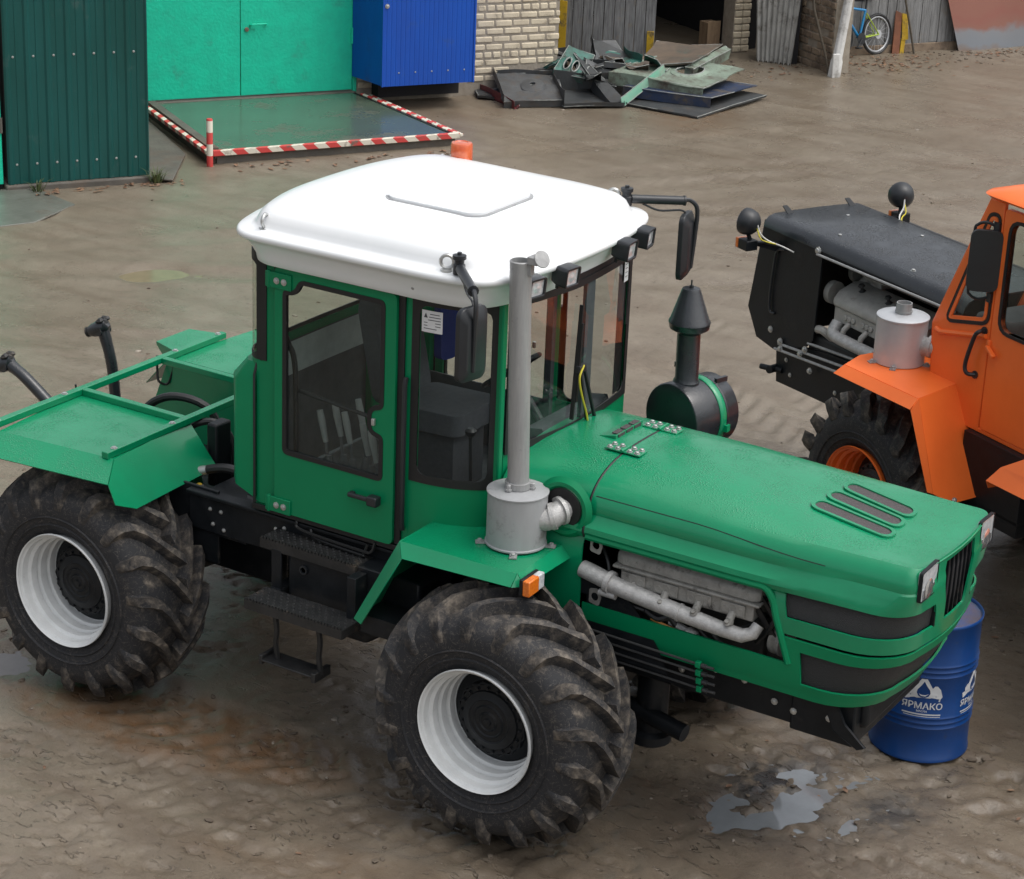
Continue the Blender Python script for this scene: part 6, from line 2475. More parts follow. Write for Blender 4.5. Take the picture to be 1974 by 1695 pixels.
# glazing: a rubber surround with a hole and a pane behind it
def glazing(name, i0, i1, z0, z1, fr=0.045, off=0.004, m=6, parent=cab, gm=None, zfun=None, pts=None):
    Q, QN = dense(i0, i1, m)
    if pts:
        Q = [(p.x, p.y) for p in smooth_path([(*p, 0) for p in pts], m)]
        QN = path_norm(Q)
    L_ = [0.0]
    for a, b in zip(Q, Q[1:]):
        L_.append(L_[-1] + math.hypot(b[0] - a[0], b[1] - a[1]))
    tot = L_[-1]

    def at(u):
        u = max(0.0, min(tot, u))
        for j in range(len(L_) - 1):
            if u <= L_[j + 1] + 1e-9:
                t = (u - L_[j]) / max(1e-9, L_[j + 1] - L_[j])
                return (lerp(Q[j][0], Q[j + 1][0], t), lerp(Q[j][1], Q[j + 1][1], t)), QN[j].lerp(QN[j + 1], t).normalized()
        return Q[-1], QN[-1]
    nu = max(4, int(tot / 0.02))

    def pt(u, z, o):
        (x, y), n_ = at(u)
        return (x + n_.x * o, y + n_.y * o, z)
    zz = zfun or (lambda u: z0)
    # frame: strips of quads with rounded inner corners
    g = G()
    rc = 0.05
    us = [tot * i / nu for i in range(nu + 1)]

    def inner_lo(u):
        d = min(u - fr, tot - fr - u)
        if d < 0:
            return None
        e = max(0.0, rc - d)
        return zz(u) + fr + (rc - math.sqrt(max(0, rc * rc - e * e)))

    def inner_hi(u):
        d = min(u - fr, tot - fr - u)
        e = max(0.0, rc - d)
        return z1 - fr - (rc - math.sqrt(max(0, rc * rc - e * e)))
    us = sorted(set(us + [fr + 0.0001, tot - fr - 0.0001] + [fr + rc * q / 5 for q in range(1, 6)] + [tot - fr - rc * q / 5 for q in range(1, 6)]))
    for a, b in zip(us, us[1:]):
        la, lb = inner_lo(a), inner_lo(b)
        if la is None or lb is None:
            g.add([pt(a, zz(a), off), pt(b, zz(b), off), pt(b, z1, off), pt(a, z1, off)], [(0, 1, 2, 3)])
        else:
            g.add([pt(a, zz(a), off), pt(b, zz(b), off), pt(b, lb, off), pt(a, la, off)], [(0, 1, 2, 3)])
            g.add([pt(a, inner_hi(a), off), pt(b, inner_hi(b), off), pt(b, z1, off), pt(a, z1, off)], [(0, 1, 2, 3)])
    f = obj(name, g, M_rubber, parent, ang=40, solid=0.008, fixn=True)
    p = G().grid([[pt(u, zz(u) + 0.01, off - 0.004) for u in us], [pt(u, z1 - 0.01, off - 0.004) for u in us]])
    obj('pane', p, gm or M_glass, f, ang=40)
    return f, pt, tot


for s in (-1, 1):
    i0, i1 = (I_C0, I_C1) if s < 0 else (mir(I_C1), mir(I_C0))
    wf, pt, tot = glazing('corner_window', i0, i1, 1.795, 2.845, fr=0.048 if s < 0 else 0.03)
    if s < 0:
        st = obj('window_sticker', G().grid([[pt(u, 2.655, 0.006) for u in (0.062, 0.10, 0.150, 0.182)], [pt(u, 2.775, 0.006) for u in (0.062, 0.10, 0.150, 0.182)]]), M_sticker, wf)
        g = G()
        for r_, (a, b) in enumerate(((0.110, 0.165), (0.105, 0.172), (0.100, 0.172), (0.075, 0.172), (0.075, 0.172), (0.075, 0.15))):
            z = 2.758 - 0.016 * r_
            g.grid([[pt(a, z - 0.004, 0.0075), pt(b, z - 0.004, 0.0075)], [pt(a, z, 0.0075), pt(b, z, 0.0075)]])
        g.add([pt(0.075, 2.735, 0.0075), pt(0.097, 2.735, 0.0075), pt(0.086, 2.762, 0.0075)], [(0, 1, 2)])
        obj('sticker_print', g, M_ink, st)
wf, pt, tot = glazing('windscreen', I_W0, mir(I_W0), 1.985, 2.845, fr=0.040, gm=M_screen)
g = G().grid([[pt(u, 2.68, 0.006) for u in (tot - 0.105, tot - 0.045)], [pt(u, 2.80, 0.006) for u in (tot - 0.105, tot - 0.045)]])
st = obj('window_sticker', g, M_sticker, wf)
g = G()
for r_ in range(4):
    z = 2.785 - 0.024 * r_
    g.grid([[pt(tot - 0.095, z - 0.004, 0.0075), pt(tot - 0.060, z - 0.004, 0.0075)], [pt(tot - 0.095, z, 0.0075), pt(tot - 0.060, z, 0.0075)]])
obj('sticker_print', g, M_ink, st)
for u0, u1 in ((0.03, 0.10), (tot - 0.155, tot - 0.03)):
    g = G().grid([[pt(lerp(u0, u1, q / 4), 2.02, -0.006) for q in range(5)], [pt(lerp(u0, u1, q / 4), 2.82, -0.006) for q in range(5)]])
    obj('screen_border', g, M_rubber, wf)
# broad dark post in the middle of the screen carries the wiper
g = G()
g.box(-0.265, -0.235, 0.10, 0.155, 2.0, 2.85)
obj('rear_post', G().box(-0.285, -0.262, 0.11, 0.20, 2.0, 2.85), M_cabin, cab)
# wiper: two arms to a pivot block, upright blade
g = G()
pv = (-0.225, 0.020, 2.33)
g.bar((-0.215, 0.10, 2.00), pv, 0.016, 0.012)
g.bar((-0.215, 0.19, 2.00), (-0.225, 0.045, 2.36), 0.020, 0.014)
g.box(-0.235, -0.205, -0.02, 0.05, 2.32, 2.36)
wp = obj('wiper_arm', g, M_plastic, cab, bevel=0.003)
g = G()
g.bar((-0.235, 0.015, 2.70), (-0.238, -0.03, 2.05), 0.012, 0.022, up=(1, 0, 0))
g.bar((-0.222, 0.010, 2.60), (-0.224, -0.015, 2.15), 0.016, 0.012, up=(1, 0, 0))
obj('wiper_blade', g, M_rubber, wp)
g = G().tube(smooth_path([(-0.205, 0.02, 2.36), (-0.20, -0.03, 2.30), (-0.20, 0.00, 2.20), (-0.20, 0.06, 2.08), (-0.20, 0.095, 1.99)]), 0.006, 6)
obj('washer_hose', g, M_yellowwire, wp)
# rear window wraps both corners
rear_path = [(x, -y) for x, y in NEARP[I_SIDE0::-1]]
rear_path = rear_path + NEARP[1:I_SIDE0 + 1]
glazing('rear_window', 0, I_SIDE0, 2.255, 2.845, fr=0.03, m=4, gm=M_glass2, pts=rear_path)

# ---- doors
for s in (-1, 1):
    y0 = -0.784
    ol = round_poly([(-1.690, 1.395), (-0.880, 1.395), (-0.880, 2.830), (-1.690, 2.830)], 0.035)
    hole = round_poly([(-1.632, 1.752), (-0.950, 1.752), (-0.950, 2.020), (-1.030, 2.035), (-1.030, 2.150), (-0.950, 2.170), (-0.950, 2.785), (-1.520, 2.785), (-1.555, 2.712), (-1.632, 2.712)], 0.04)
    if s > 0:
        ol = round_poly([(-1.690, 1.395), (-0.862, 1.395), (-0.862, 2.830), (-1.690, 2.830)], 0.035)
        hole = round_poly([(-1.632, 1.752), (-0.905, 1.752), (-0.905, 2.785), (-1.632, 2.785)], 0.04)
    ins = offset_poly(hole, 0.026 if s < 0 else 0.012)
    fl = (lambda g_: g_) if s < 0 else mirror_y
    g = G().plate(ol, [hole], ypl(y0), 0.030)
    dr = obj('door', fl(g), M_green, GT, ang=25, bevel=0.005)
    g = G().plate(hole, [ins], ypl(y0 - 0.012), 0.022)
    sl = obj('window_seal', fl(g), M_rubber, dr, ang=30)
    g = G().plate(ins, [], ypl(y0 - 0.016), 0.004)
    obj('door_glass', fl(g), M_glass, dr, ang=30)
    # hinge plates
    for zz in (2.755, 1.435):
        g = G().box(-1.745, -1.570, y0 - 0.042, y0 - 0.030, zz - 0.045, zz + 0.045)
        g.tube([(-1.722, y0 - 0.036, zz - 0.05), (-1.722, y0 - 0.036, zz + 0.05)], 0.013, 8)
        hn = obj('door_hinge', fl(g), M_green, dr, bevel=0.004)
        g = G()
        for x in (-1.665, -1.615):
            bolt(g, (x, y0 - 0.042, zz), (0, -1, 0), 0.013, 0.012)
        objs('hinge_bolt', fl(g), M_bolt, hn)
    # handle
    g = G()
    g.box(-1.155, -0.965, y0 - 0.075, y0 - 0.055, 1.628, 1.655)
    g.box(-1.02, -0.955, y0 - 0.085, y0 - 0.03, 1.612, 1.668)
    g.box(-1.155, -1.125, y0 - 0.065, y0 - 0.03, 1.628, 1.655)
    obj('door_handle', fl(g), M_plastic, dr, bevel=0.008)
    g = G().box(-1.02, -1.0, y0 - 0.05, y0 - 0.03, 2.07, 2.11)
    obj('door_catch', fl(g), M_bolt, dr, bevel=0.004)
    # black strip, rail and drip edge beside the door
    g = G()
    g.box(-0.879 if s < 0 else -0.862, -0.838, -0.797, -0.783, 1.40, 2.84)
    g.box(-1.835, -1.765, -0.789, -0.781, 2.26, 2.84)
    g.box(-1.703, -1.693, -0.800, -0.783, 1.40, 2.84)
    g.box(-1.86, -0.84, -0.800, -0.780, 1.360, 1.392)
    g.box(-1.70, -0.86, -0.800, -0.783, 2.832, 2.846)
    obj('door_seal', fl(g), M_rubber, cab, bevel=0.003)
    g = G().tube([(-0.822, -0.800, 1.50), (-0.822, -0.808, 1.54), (-0.822, -0.808, 2.34), (-0.822, -0.796, 2.38)], 0.014, 8)
    obj('grab_rail', fl(g), M_plastic, cab)
    if s < 0:
        g = G()
        for k, (zz, sc_) in enumerate(((1.325, 1.0), (1.300, 0.8))):
            g.tube(smooth_path([(-1.55 + 0.1 * k, -0.79, zz + 0.03), (-1.50 + 0.1 * k, -0.80, zz - 0.01), (-1.1, -0.81, zz - 0.02), (-1.02 - 0.05 * k, -0.81, zz - 0.01), (-1.0 - 0.05 * k, -0.80, zz + 0.05)]), 0.009, 6)
        obj('fuel_line', g, M_hose, cab)

# ---- cabin interior
g = G().box(-1.93, -0.30, -0.755, 0.755, 1.385, 1.405)
fl_ = obj('cab_floor', g, M_cabin, cab)
g = G()
Q, QN = dense(0, I_SIDE0, 3)
g.grid(band(0, len(Q) - 1, 1.41, 2.22, -0.03, Q, QN))
Q, QN = dense(mir(I_SIDE0), NP - 1, 3)
g.grid(band(0, len(Q) - 1, 1.41, 2.22, -0.03, Q, QN))
g.box(-1.70, -0.86, 0.735, 0.745, 1.41, 1.80)
obj('inner_lining', g, M_cabin, cab)
g = G()
Q, QN = dense(0, 4, 3)
g.grid(band(0, len(Q) - 1, 2.02, 2.22, -0.045, Q, QN))
Q, QN = dense(NP - 5, NP - 1, 3)
g.grid(band(0, len(Q) - 1, 2.02, 2.22, -0.045, Q, QN))
obj('liner_strip', g, M_trim, cab)
g = G().box(-1.75, -0.48, -0.68, 0.68, 2.832, 2.842)
obj('headliner', g, M_trim, cab)
# dashboard and console
g = G()
P0 = [(-0.62, 1.41), (-0.40, 1.41), (-0.34, 1.86), (-0.38, 1.98), (-0.50, 1.96), (-0.62, 1.84)]
r0 = [(x, -0.10, z) for x, z in P0]
r1 = [(x, 0.62, z) for x, z in P0]
g.grid([r0, r1], closed=True)
g.add(r0, [(0, 1, 2, 3, 4, 5)])
g.add(r1, [(5, 4, 3, 2, 1, 0)])
ds = obj('dashboard', g, M_cabin, cab, bevel=0.03)
g = G()
g.tube([(-0.62, 0.28, 1.85), (-0.82, 0.28, 2.10)], 0.03, 10)
ring = [Vector((-0.83, 0.28, 2.12)) + Vector((0.14 * math.cos(a), 0.20 * math.sin(a), 0.11 * math.cos(a))) for a in [2 * PI * i / 24 for i in range(25)]]
g.tube(ring, 0.014, 8, cap=False)
for k in range(3):
    a = 2 * PI * k / 3
    g.bar((-0.83, 0.28, 2.12), Vector((-0.83, 0.28, 2.12)) + Vector((0.14 * math.cos(a), 0.20 * math.sin(a), 0.11 * math.cos(a))), 0.02, 0.012)
obj('steering_wheel', g, M_plastic, ds)
g = G()
g.box(-0.60, -0.42, -0.10, 0.62, 2.02, 2.03)
# driver's seat
for y, mt in ((0.12, M_seat),):
    g = G()
    ol = rrect(-1.42, -0.93, y - 0.23, y + 0.23, 0.07)
    g.plate(ol, [], lambda u, v, w_: (u, v, 1.78 + w_ + 0.03 * (u + 1.2)), 0.13)
    g.box(-1.34, -1.0, y - 0.16, y + 0.16, 1.41, 1.79)
    se = obj('seat', g, mt, cab, bevel=0.035, bseg=3)
    g = G()
    ol = rrect(y - 0.22, y + 0.22, 1.84, 2.48, 0.10)
    g.plate(ol, [], lambda u, v, w_: (-1.40 - w_ - 0.22 * (v - 1.84), u, v), 0.12)
    obj('seat_back', g, mt, se, bevel=0.04, bseg=3)
g = G()
ol = round_poly([(-0.05, 2.08), (0.07, 2.08), (0.09, 2.30), (0.12, 2.46), (-0.06, 2.44)], 0.04)
g.plate(ol, [], lambda u, v, w_: (-1.33 + 0.03 * math.sin(9 * u) + w_, u + 0.30, v), 0.05)
obj('work_jacket', g, M_blue_cloth, cab, bevel=0.015)
# levers by the door and the rail over them
g = G()
gk = G()
for i, (x, y, h_) in enumerate(((-1.52, -0.60, 1.97), (-1.46, -0.54, 2.00), (-1.38, -0.56, 1.98), (-1.33, -0.50, 2.05), (-1.24, -0.58, 1.95), (-1.17, -0.60, 1.93), (-1.11, -0.54, 1.98), (-1.04, -0.58, 1.94), (-0.97, -0.52, 1.99))):
    g.tube([(x + 0.05, y, 1.62), (x + 0.03, y, h_ - 0.16)], 0.010, 8)
    g.lathe([(0.055, 0), (0.035, 0.05), (0.028, 0.08), (0.018, 0.12)], (x + 0.05, y, 1.60), n=10)
    gk.tube([(x + 0.03, y, h_ - 0.18), (x, y, h_ - 0.06), (x - 0.015, y, h_)], [0.015, 0.021, 0.018], 10)
g.box(-1.60, -0.90, -0.66, -0.42, 1.41, 1.62)
lv = obj('lever_console', g, M_cabin, cab, bevel=0.01)
objs('lever_knob', gk, mat('lever_grey', (0.27, 0.285, 0.29), 0.6), lv)
g = G().tube([(-1.60, -0.70, 2.10), (-0.92, -0.70, 2.04)], 0.012, 8)
g.tube(smooth_path([(-1.62, -0.70, 1.50), (-1.63, -0.70, 2.2), (-1.68, -0.70, 2.36), (-1.74, -0.66, 2.40)]), 0.016, 8)
obj('inner_rail', g, M_plastic, cab)
g = G()
g.tube([(-0.70, -0.30, 1.42), (-0.72, -0.30, 1.92)], 0.011, 8)
g.lathe([(0.012, 0), (0.030, 0.02), (0.034, 0.04), (0.020, 0.055)], (-0.72, -0.30, 1.91), n=12)
obj('gear_stick', g, M_plastic, cab)
g = G().tube(smooth_path([(-0.85, -0.52, 1.47), (-0.72, -0.53, 1.45), (-0.60, -0.46, 1.46), (-0.55, -0.36, 1.48), (-0.60, -0.25, 1.50)]), 0.009, 6)
obj('loose_cable', g, M_whitewire, cab)
g = G().box(-0.62, -0.45, -0.42, -0.22, 1.41, 1.47)
g.box(-0.56, -0.54, -0.40, -0.25, 1.46, 1.60)
obj('pedal', g, M_engine, cab, bevel=0.006)
g = G()
g.box(-0.855, -0.815, 0.70, 0.74, 1.41, 2.84)
obj('far_post', g, M_cabin, cab)
g = G().box(-0.84, -0.832, 0.665, 0.675, 2.55, 2.66)
g = G().add([(-1.84, 0.69, 2.50), (-1.765, 0.735, 2.50), (-1.765, 0.735, 2.62), (-1.84, 0.69, 2.62)], [(0, 1, 2, 3)])
obj('window_sticker', g, M_sticker, cab, solid=0.001)

# ---- roof
RC = [(-2.070, 0.0), (-2.050, -0.50), (-1.905, -0.950), (-1.58, -0.955), (-1.0, -0.940), (-0.52, -0.935), (-0.27, -0.86), (-0.180, -0.42), (-0.165, 0.0)]
CT = RC + [(x, -y) for x, y in reversed(RC[1:-1])]


def chaikin(P, it=3):
    for _ in range(it):
        o = []
        k = len(P)
        for i in range(k):
            a, b = P[i], P[(i + 1) % k]
            o.append((0.75 * a[0] + 0.25 * b[0], 0.75 * a[1] + 0.25 * b[1]))
            o.append((0.25 * a[0] + 0.75 * b[0], 0.25 * a[1] + 0.75 * b[1]))
        P = o
    return P


RO = chaikin(CT)


def roof_ring(d, z, fall=0.0):
    out = []
    for x, y in RO:
        sx_ = (x + 1.11) * (1 - d / 0.945)
        sy_ = y * (1 - d / 0.945)
        out.append((-1.11 + sx_, sy_, z))
    return out


rings = [(0.098, 2.842), (0.090, 2.848), (0.084, 2.885), (0.070, 2.915), (0.064, 2.93), (0.050, 2.955), (0.040, 2.975), (0.014, 2.988), (0.002, 2.998), (0.0, 3.012), (0.003, 3.024), (0.012, 3.031),
         (0.060, 3.040), (0.076, 3.044), (0.086, 3.056), (0.095, 3.080), (0.110, 3.108), (0.140, 3.135), (0.20, 3.156), (0.29, 3.170), (0.40, 3.181), (0.55, 3.190), (0.72, 3.196)]
g = G()
rr = [roof_ring(d, z) for d, z in rings]
g.grid(rr, closed=True)
k = len(RO)
g.add(rr[-1], [tuple(range(k))])
g.add(roof_ring(0.11, 2.842), [tuple(range(k - 1, -1, -1))])
roof = obj('roof', g, M_white, GT, ang=50)
# raised hatch
ol = rrect(-1.30, -0.68, -0.375, 0.23, 0.10, 8)
g = G().plate(ol, [], lambda u, v, w_: (u, v, 3.178 + w_), 0.030)
ht = obj('roof_hatch', g, M_white, roof, bevel=0.012, bseg=3)
g = G().plate(offset_poly(ol, -0.018), [ol], lambda u, v, w_: (u, v, 3.176 + w_ - 0.006 * (abs(v) > 0.39)), 0.017)
obj('hatch_seal', g, M_grey, ht)
g = G()
for x, y in ((-1.15, -0.44), (-0.95, -0.44), (-0.75, -0.43), (-0.60, -0.30), (-0.60, -0.08), (-0.60, 0.16), (-0.60, 0.32), (-1.30, -0.43)):
    g.lathe([(0.009, 0), (0.007, 0.004)], (x, y, 3.172), n=8)
objs('hatch_screw', g, M_pipe, ht)
g = G()
for x in (-1.72, -0.75):
    g.lathe([(0.010, 0), (0.008, 0.004)], (x, -0.862, 2.905), (0, -1, -0.6), n=8)
objs('roof_screw', g, M_pipe, roof)
# lifting eyes
for x, y, az in ((-0.545, -0.855, 25), (-1.725, -0.85, 100), (-0.545, 0.855, 25), (-1.725, 0.85, 100)):
    g = G()
    a = R(az)
    ring = [Vector((x, y, 3.088)) + Vector((0.034 * math.cos(t) * math.cos(a), 0.034 * math.cos(t) * math.sin(a), 0.034 * math.sin(t))) for t in [2 * PI * i / 18 for i in range(19)]]
    g.tube(ring, 0.010, 8, cap=False)
    g.lathe([(0.034, 0), (0.034, 0.010), (0.014, 0.014)], (x, y, 3.036), n=14)
    obj('lifting_eye', g, M_bolt, roof)
# beacon
g = G().lathe([(0.068, 0), (0.072, 0.012), (0.072, 0.03), (0.064, 0.034)], (-1.555, 0.80, 3.065), n=28)
bc = obj('beacon', g, M_black, GT, ang=40)
g = G().lathe([(0.064, 0.034), (0.067, 0.045), (0.066, 0.160), (0.061, 0.172), (0.04, 0.176), (0.037, 0.172), (0.01, 0.174)], (-1.555, 0.80, 3.065), n=28)
obj('beacon_lens', g, M_beacon, bc, ang=40)
# work lamps under the front lip
for x, y, yaw in ((-0.150, -0.585, -10), (-0.110, -0.31, -5), (-0.110, 0.31, 5), (-0.150, 0.585, 10)):
    M = Matrix.Translation((x - 0.080, y, 2.968)) @ Matrix.Rotation(R(yaw), 4, 'Z') @ Matrix.Rotation(R(6), 4, 'Y')
    ol = rrect(-0.062, 0.062, -0.055, 0.055, 0.018)
    g = G()
    fr0 = [(-0.02, u * 0.80, v * 0.80) for u, v in ol]
    fr1 = [(0.02, u, v) for u, v in ol]
    fr2 = [(0.085, u, v) for u, v in ol]
    rws = [[tuple(M @ Vector(p)) for p in q] for q in (fr0, fr1, fr2)]
    g.grid(rws, closed=True)
    g.add(rws[0], [tuple(range(len(ol) - 1, -1, -1))])
    il = offset_poly(ol, 0.012)
    ii = [tuple(M @ Vector((0.085, u, v))) for u, v in il]
    ij = [tuple(M @ Vector((0.074, u, v))) for u, v in il]
    g.grid([rws[2], ii, ij], closed=True)
    g.box(-0.01, 0.01, -0.02, 0.02, -0.085, -0.05, M)
    wl = obj('work_lamp', g, M_plastic, GT, ang=30, bevel=0.003)
    g = G().add(ij, [tuple(range(len(il)))])
    g.lathe([(0.030, 0), (0.012, 0.003), (0.002, 0.004)], M @ Vector((0.0745, 0, 0)), M.to_3x3() @ Vector((1, 0, 0)), n=16)
    obj('lens', g, M_clear_lens, wl)
# mirrors
for s in (-1, 1):
    g = G()
    b0 = Vector((-0.465, s * 0.865, 3.04))
    e = Vector((-0.175, s * 1.155, 3.055))
    g.lathe([(0.032, 0), (0.032, 0.05), (0.026, 0.055), (0.026, 0.075), (0.036, 0.08), (0.036, 0.10), (0.012, 0.103), (0.012, 0.115)], b0, n=14)
    st_ = b0 + Vector((0.02, s * 0.02, 0.035))
    mid = st_.lerp(e, 0.82)
    g.tube([st_, mid], 0.026, 12)
    g.tube([mid, mid.lerp(e, 0.15)], 0.030, 12)
    dn = Vector((0.01, s * 0.02, -0.40))
    g.tube(smooth_path([mid, e + Vector((-0.02, -s * 0.02, 0.004)), e + Vector((0.012, s * 0.012, -0.05)), e + Vector((0.01, s * 0.01, -0.20)), e + Vector((0.0, s * 0.0, -0.40))]), 0.013, 8)
    g.tube(smooth_path([st_ + Vector((0.05, s * 0.05, -0.03)), mid + Vector((-0.10, -s * 0.10, -0.055)), mid + Vector((0.0, 0, -0.06)), e + Vector((-0.03, -s * 0.03, -0.12)), e + Vector((0, 0, -0.2))]), 0.006, 6)
    ma = obj('mirror_arm', g, M_plastic, GT, ang=40)
    # mirror head
    wd = Vector((-0.20, s * 0.98, 0)).normalized()
    nb = Vector((0.98, s * 0.20, 0)).normalized()
    cpt = Vector((-0.225, s * 1.125, 2.79))
    ol = rrect(-0.098, 0.098, -0.195, 0.195, 0.045, 5)
    r0 = [cpt + wd * u + nb * 0.0 + Vector((0, 0, v)) for u, v in ol]
    r1 = [cpt + wd * u + nb * 0.028 + Vector((0, 0, v)) for u, v in ol]
    r2 = [cpt + wd * u * 0.7 + nb * 0.058 + Vector((0, 0, v * 0.72)) for u, v in ol]
    g = G().grid([r0, r1, r2], closed=True)
    g.add(r2, [tuple(range(len(ol)))])
    g.add(r0, [tuple(range(len(ol) - 1, -1, -1))])
    mh = obj('mirror_head', g, M_plastic, ma, ang=35, bevel=0.006, fixn=True)
    g = G().add([cpt + wd * u * 0.92 - nb * 0.002 + Vector((0, 0, v * 0.95)) for u, v in ol], [tuple(range(len(ol)))])
    obj('mirror_glass', g, M_mirror, mh)

# ---- exhaust on the near front fender
mc = Vector((-0.135, -0.735, 0))
g = G().lathe([(0.158, 1.588), (0.166, 1.592), (0.166, 1.600), (0.160, 1.604), (0.160, 1.880), (0.166, 1.884), (0.166, 1.890), (0.158, 1.893), (0.070, 1.902), (0.066, 1.902)], mc, n=48)
mf = obj('exhaust_muffler', g, M_grey, GT, ang=40)
g = G()
tp = mc + Vector((-0.035, 0.0, 3.165))
g.lathe([(0.0575, 0.0), (0.0575, 1.235), (0.050, 1.24), (0.050, 0.9)], mc + Vector((0, 0, 1.90)), Vector((-0.035, 0.0, 1)), n=28, caps=False)
ex = obj('exhaust_pipe', g, M_pipe, mf, ang=40)
g = G()
g.lathe([(0.070, 0), (0.070, 0.035)], mc + Vector((-0.001, 0, 1.905)), n=24)
for a in (20, 140, 260):
    bolt(g, mc + Vector((0.075 * math.cos(R(a)), 0.075 * math.sin(R(a)), 1.905)), r=0.013, h=0.03)
obj('pipe_collar', g, M_pipe, ex)
g = G()
tp = mc + Vector((-0.046, 0, 3.14))
g.box(tp.x + 0.055, tp.x + 0.075, tp.y - 0.02, tp.y + 0.02, 3.07, 3.16)
g.box(tp.x + 0.06, tp.x + 0.12, tp.y - 0.035, tp.y + 0.035, 3.135, 3.175)
g.lathe([(0.046, 0.0), (0.046, 0.008), (0.0, 0.012)], (tp.x + 0.125, tp.y + 0.0, 3.165), (0.75, -0.3, 0.45), n=20)
obj('rain_flap', g, M_pipe, ex, bevel=0.003)
g = G()
for a in (-145, -62, 22, 110):
    M = Matrix.Translation(mc + Vector((0, 0, 1.583))) @ Matrix.Rotation(R(a), 4, 'Z')
    g.box(0.155, 0.215, -0.020, 0.020, 0.0, 0.008, M)
    bolt(g, M @ Vector((0.192, 0, 0.008)), r=0.012, h=0.014)
obj('muffler_feet', g, M_pipe, mf)
g = G()
g.tube(smooth_path([mc + Vector((0.12, 0.02, 1.745)), mc + Vector((0.175, 0.045, 1.755)), mc + Vector((0.205, 0.09, 1.785)), mc + Vector((0.215, 0.18, 1.80))]), 0.062, 16)
g.lathe([(0.074, -0.012), (0.074, 0.012)], mc + Vector((0.185, 0.06, 1.765)), (1, 0.6, 0.35), n=20)
g.lathe([(0.078, -0.01), (0.078, 0.01)], mc + Vector((0.208, 0.10, 1.79)), (0.5, 1, 0.2), n=20)
obj('exhaust_elbow', g, M_manif, mf, ang=45)

# ---- air cleaner on the far side
ax = Vector((0.10, 0.344, 0.0)).normalized()
c0 = Vector((-0.035, 0.76, 1.865))
g = G().lathe([(0.150, 0.0), (0.205, 0.006), (0.210, 0.02), (0.210, 0.35), (0.200, 0.365), (0.14, 0.37)], c0, ax, n=40)
ac = obj('air_cleaner', g, M_blackwet, GT, ang=35, bevel=0.004)
g = G().lathe([(0.213, 0.20), (0.217, 0.205), (0.217, 0.245), (0.213, 0.25)], c0, ax, n=40)
g.box(c0.x + 0.24, c0.x + 0.29, c0.y + 0.16, c0.y + 0.20, 1.80, 1.84)
obj('cleaner_band', g, M_green_top, ac, ang=40)
g = G().lathe([(0.216, 0.25), (0.216, 0.262)], c0, ax, n=40)
g.bar(c0 + ax * 0.27 + Vector((0.08, -0.02, 0.20)), c0 + ax * 0.36 + Vector((0.08, -0.02, 0.20)), 0.02, 0.03)
obj('cleaner_clip', g, M_blackwet, ac)
g = G()
sc0 = c0 + ax * 0.12
g.lathe([(0.075, 0.19), (0.078, 0.21), (0.068, 0.23), (0.068, 0.50), (0.075, 0.505), (0.115, 0.53), (0.119, 0.56), (0.122, 0.565), (0.119, 0.575), (0.112, 0.585), (0.055, 0.755), (0.050, 0.765), (0.01, 0.77)], sc0, Vector((-0.02, 0, 1)), n=32)
sk = obj('intake_stack', g, M_blackwet, ac, ang=30)
g = G()
tpp = sc0 + Vector((-0.015, 0, 0.77))
g.tube([tpp, tpp + Vector((0, 0, 0.045))], 0.005, 6)
g.lathe([(0.014, 0), (0.014, 0.012)], tpp, n=6)
g.box(sc0.x - 0.085, sc0.x - 0.06, sc0.y - 0.01, sc0.y + 0.01, sc0.z + 0.28, sc0.z + 0.31)
obj('stack_screw', g, M_blackwet, sk)
# ------------------------------------------------------------------ the orange tractor (own frame: x forward, +y its left side)
OT = thing('orange_tractor', 'orange tractor with an open black engine hood parked behind the green one', 'tractor', (0.76, 4.03, 0), R(152), keep=True)
for (wx, sd_, sp) in ((0.05, 1, 0.3), (0.05, -1, 0.1), (-2.8, 1, 0.2), (-2.8, -1, 0.45)):
    make_wheel(OT, wx, sd_ * 0.85, 0.680, sd_, M_orange, 'block', sp, seed=3, hub_mat=M_blackdirty, sc=0.95)

# hood: flat black box with rounded long edges
prof = [(0.46, 1.10), (0.46, 1.93), (0.450, 1.972), (0.425, 2.000), (0.385, 2.014), (0.20, 2.020), (0.0, 2.022)]
full = prof + [(-a, b) for a, b in reversed(prof[:-1])]
rws = []
for x, dz in ((2.135, -0.006), (2.125, 0.0), (1.50, 0.0), (0.70, 0.0), (-0.12, -0.004)):
    rws.append([(x, y, z + dz) for y, z in full])
g = G()
g.grid(rws, skip=lambda i, k: k in (0, len(full) - 2) or False)
oh = obj('hood', g, M_blackwet, OT, ang=35, solid=0.012)
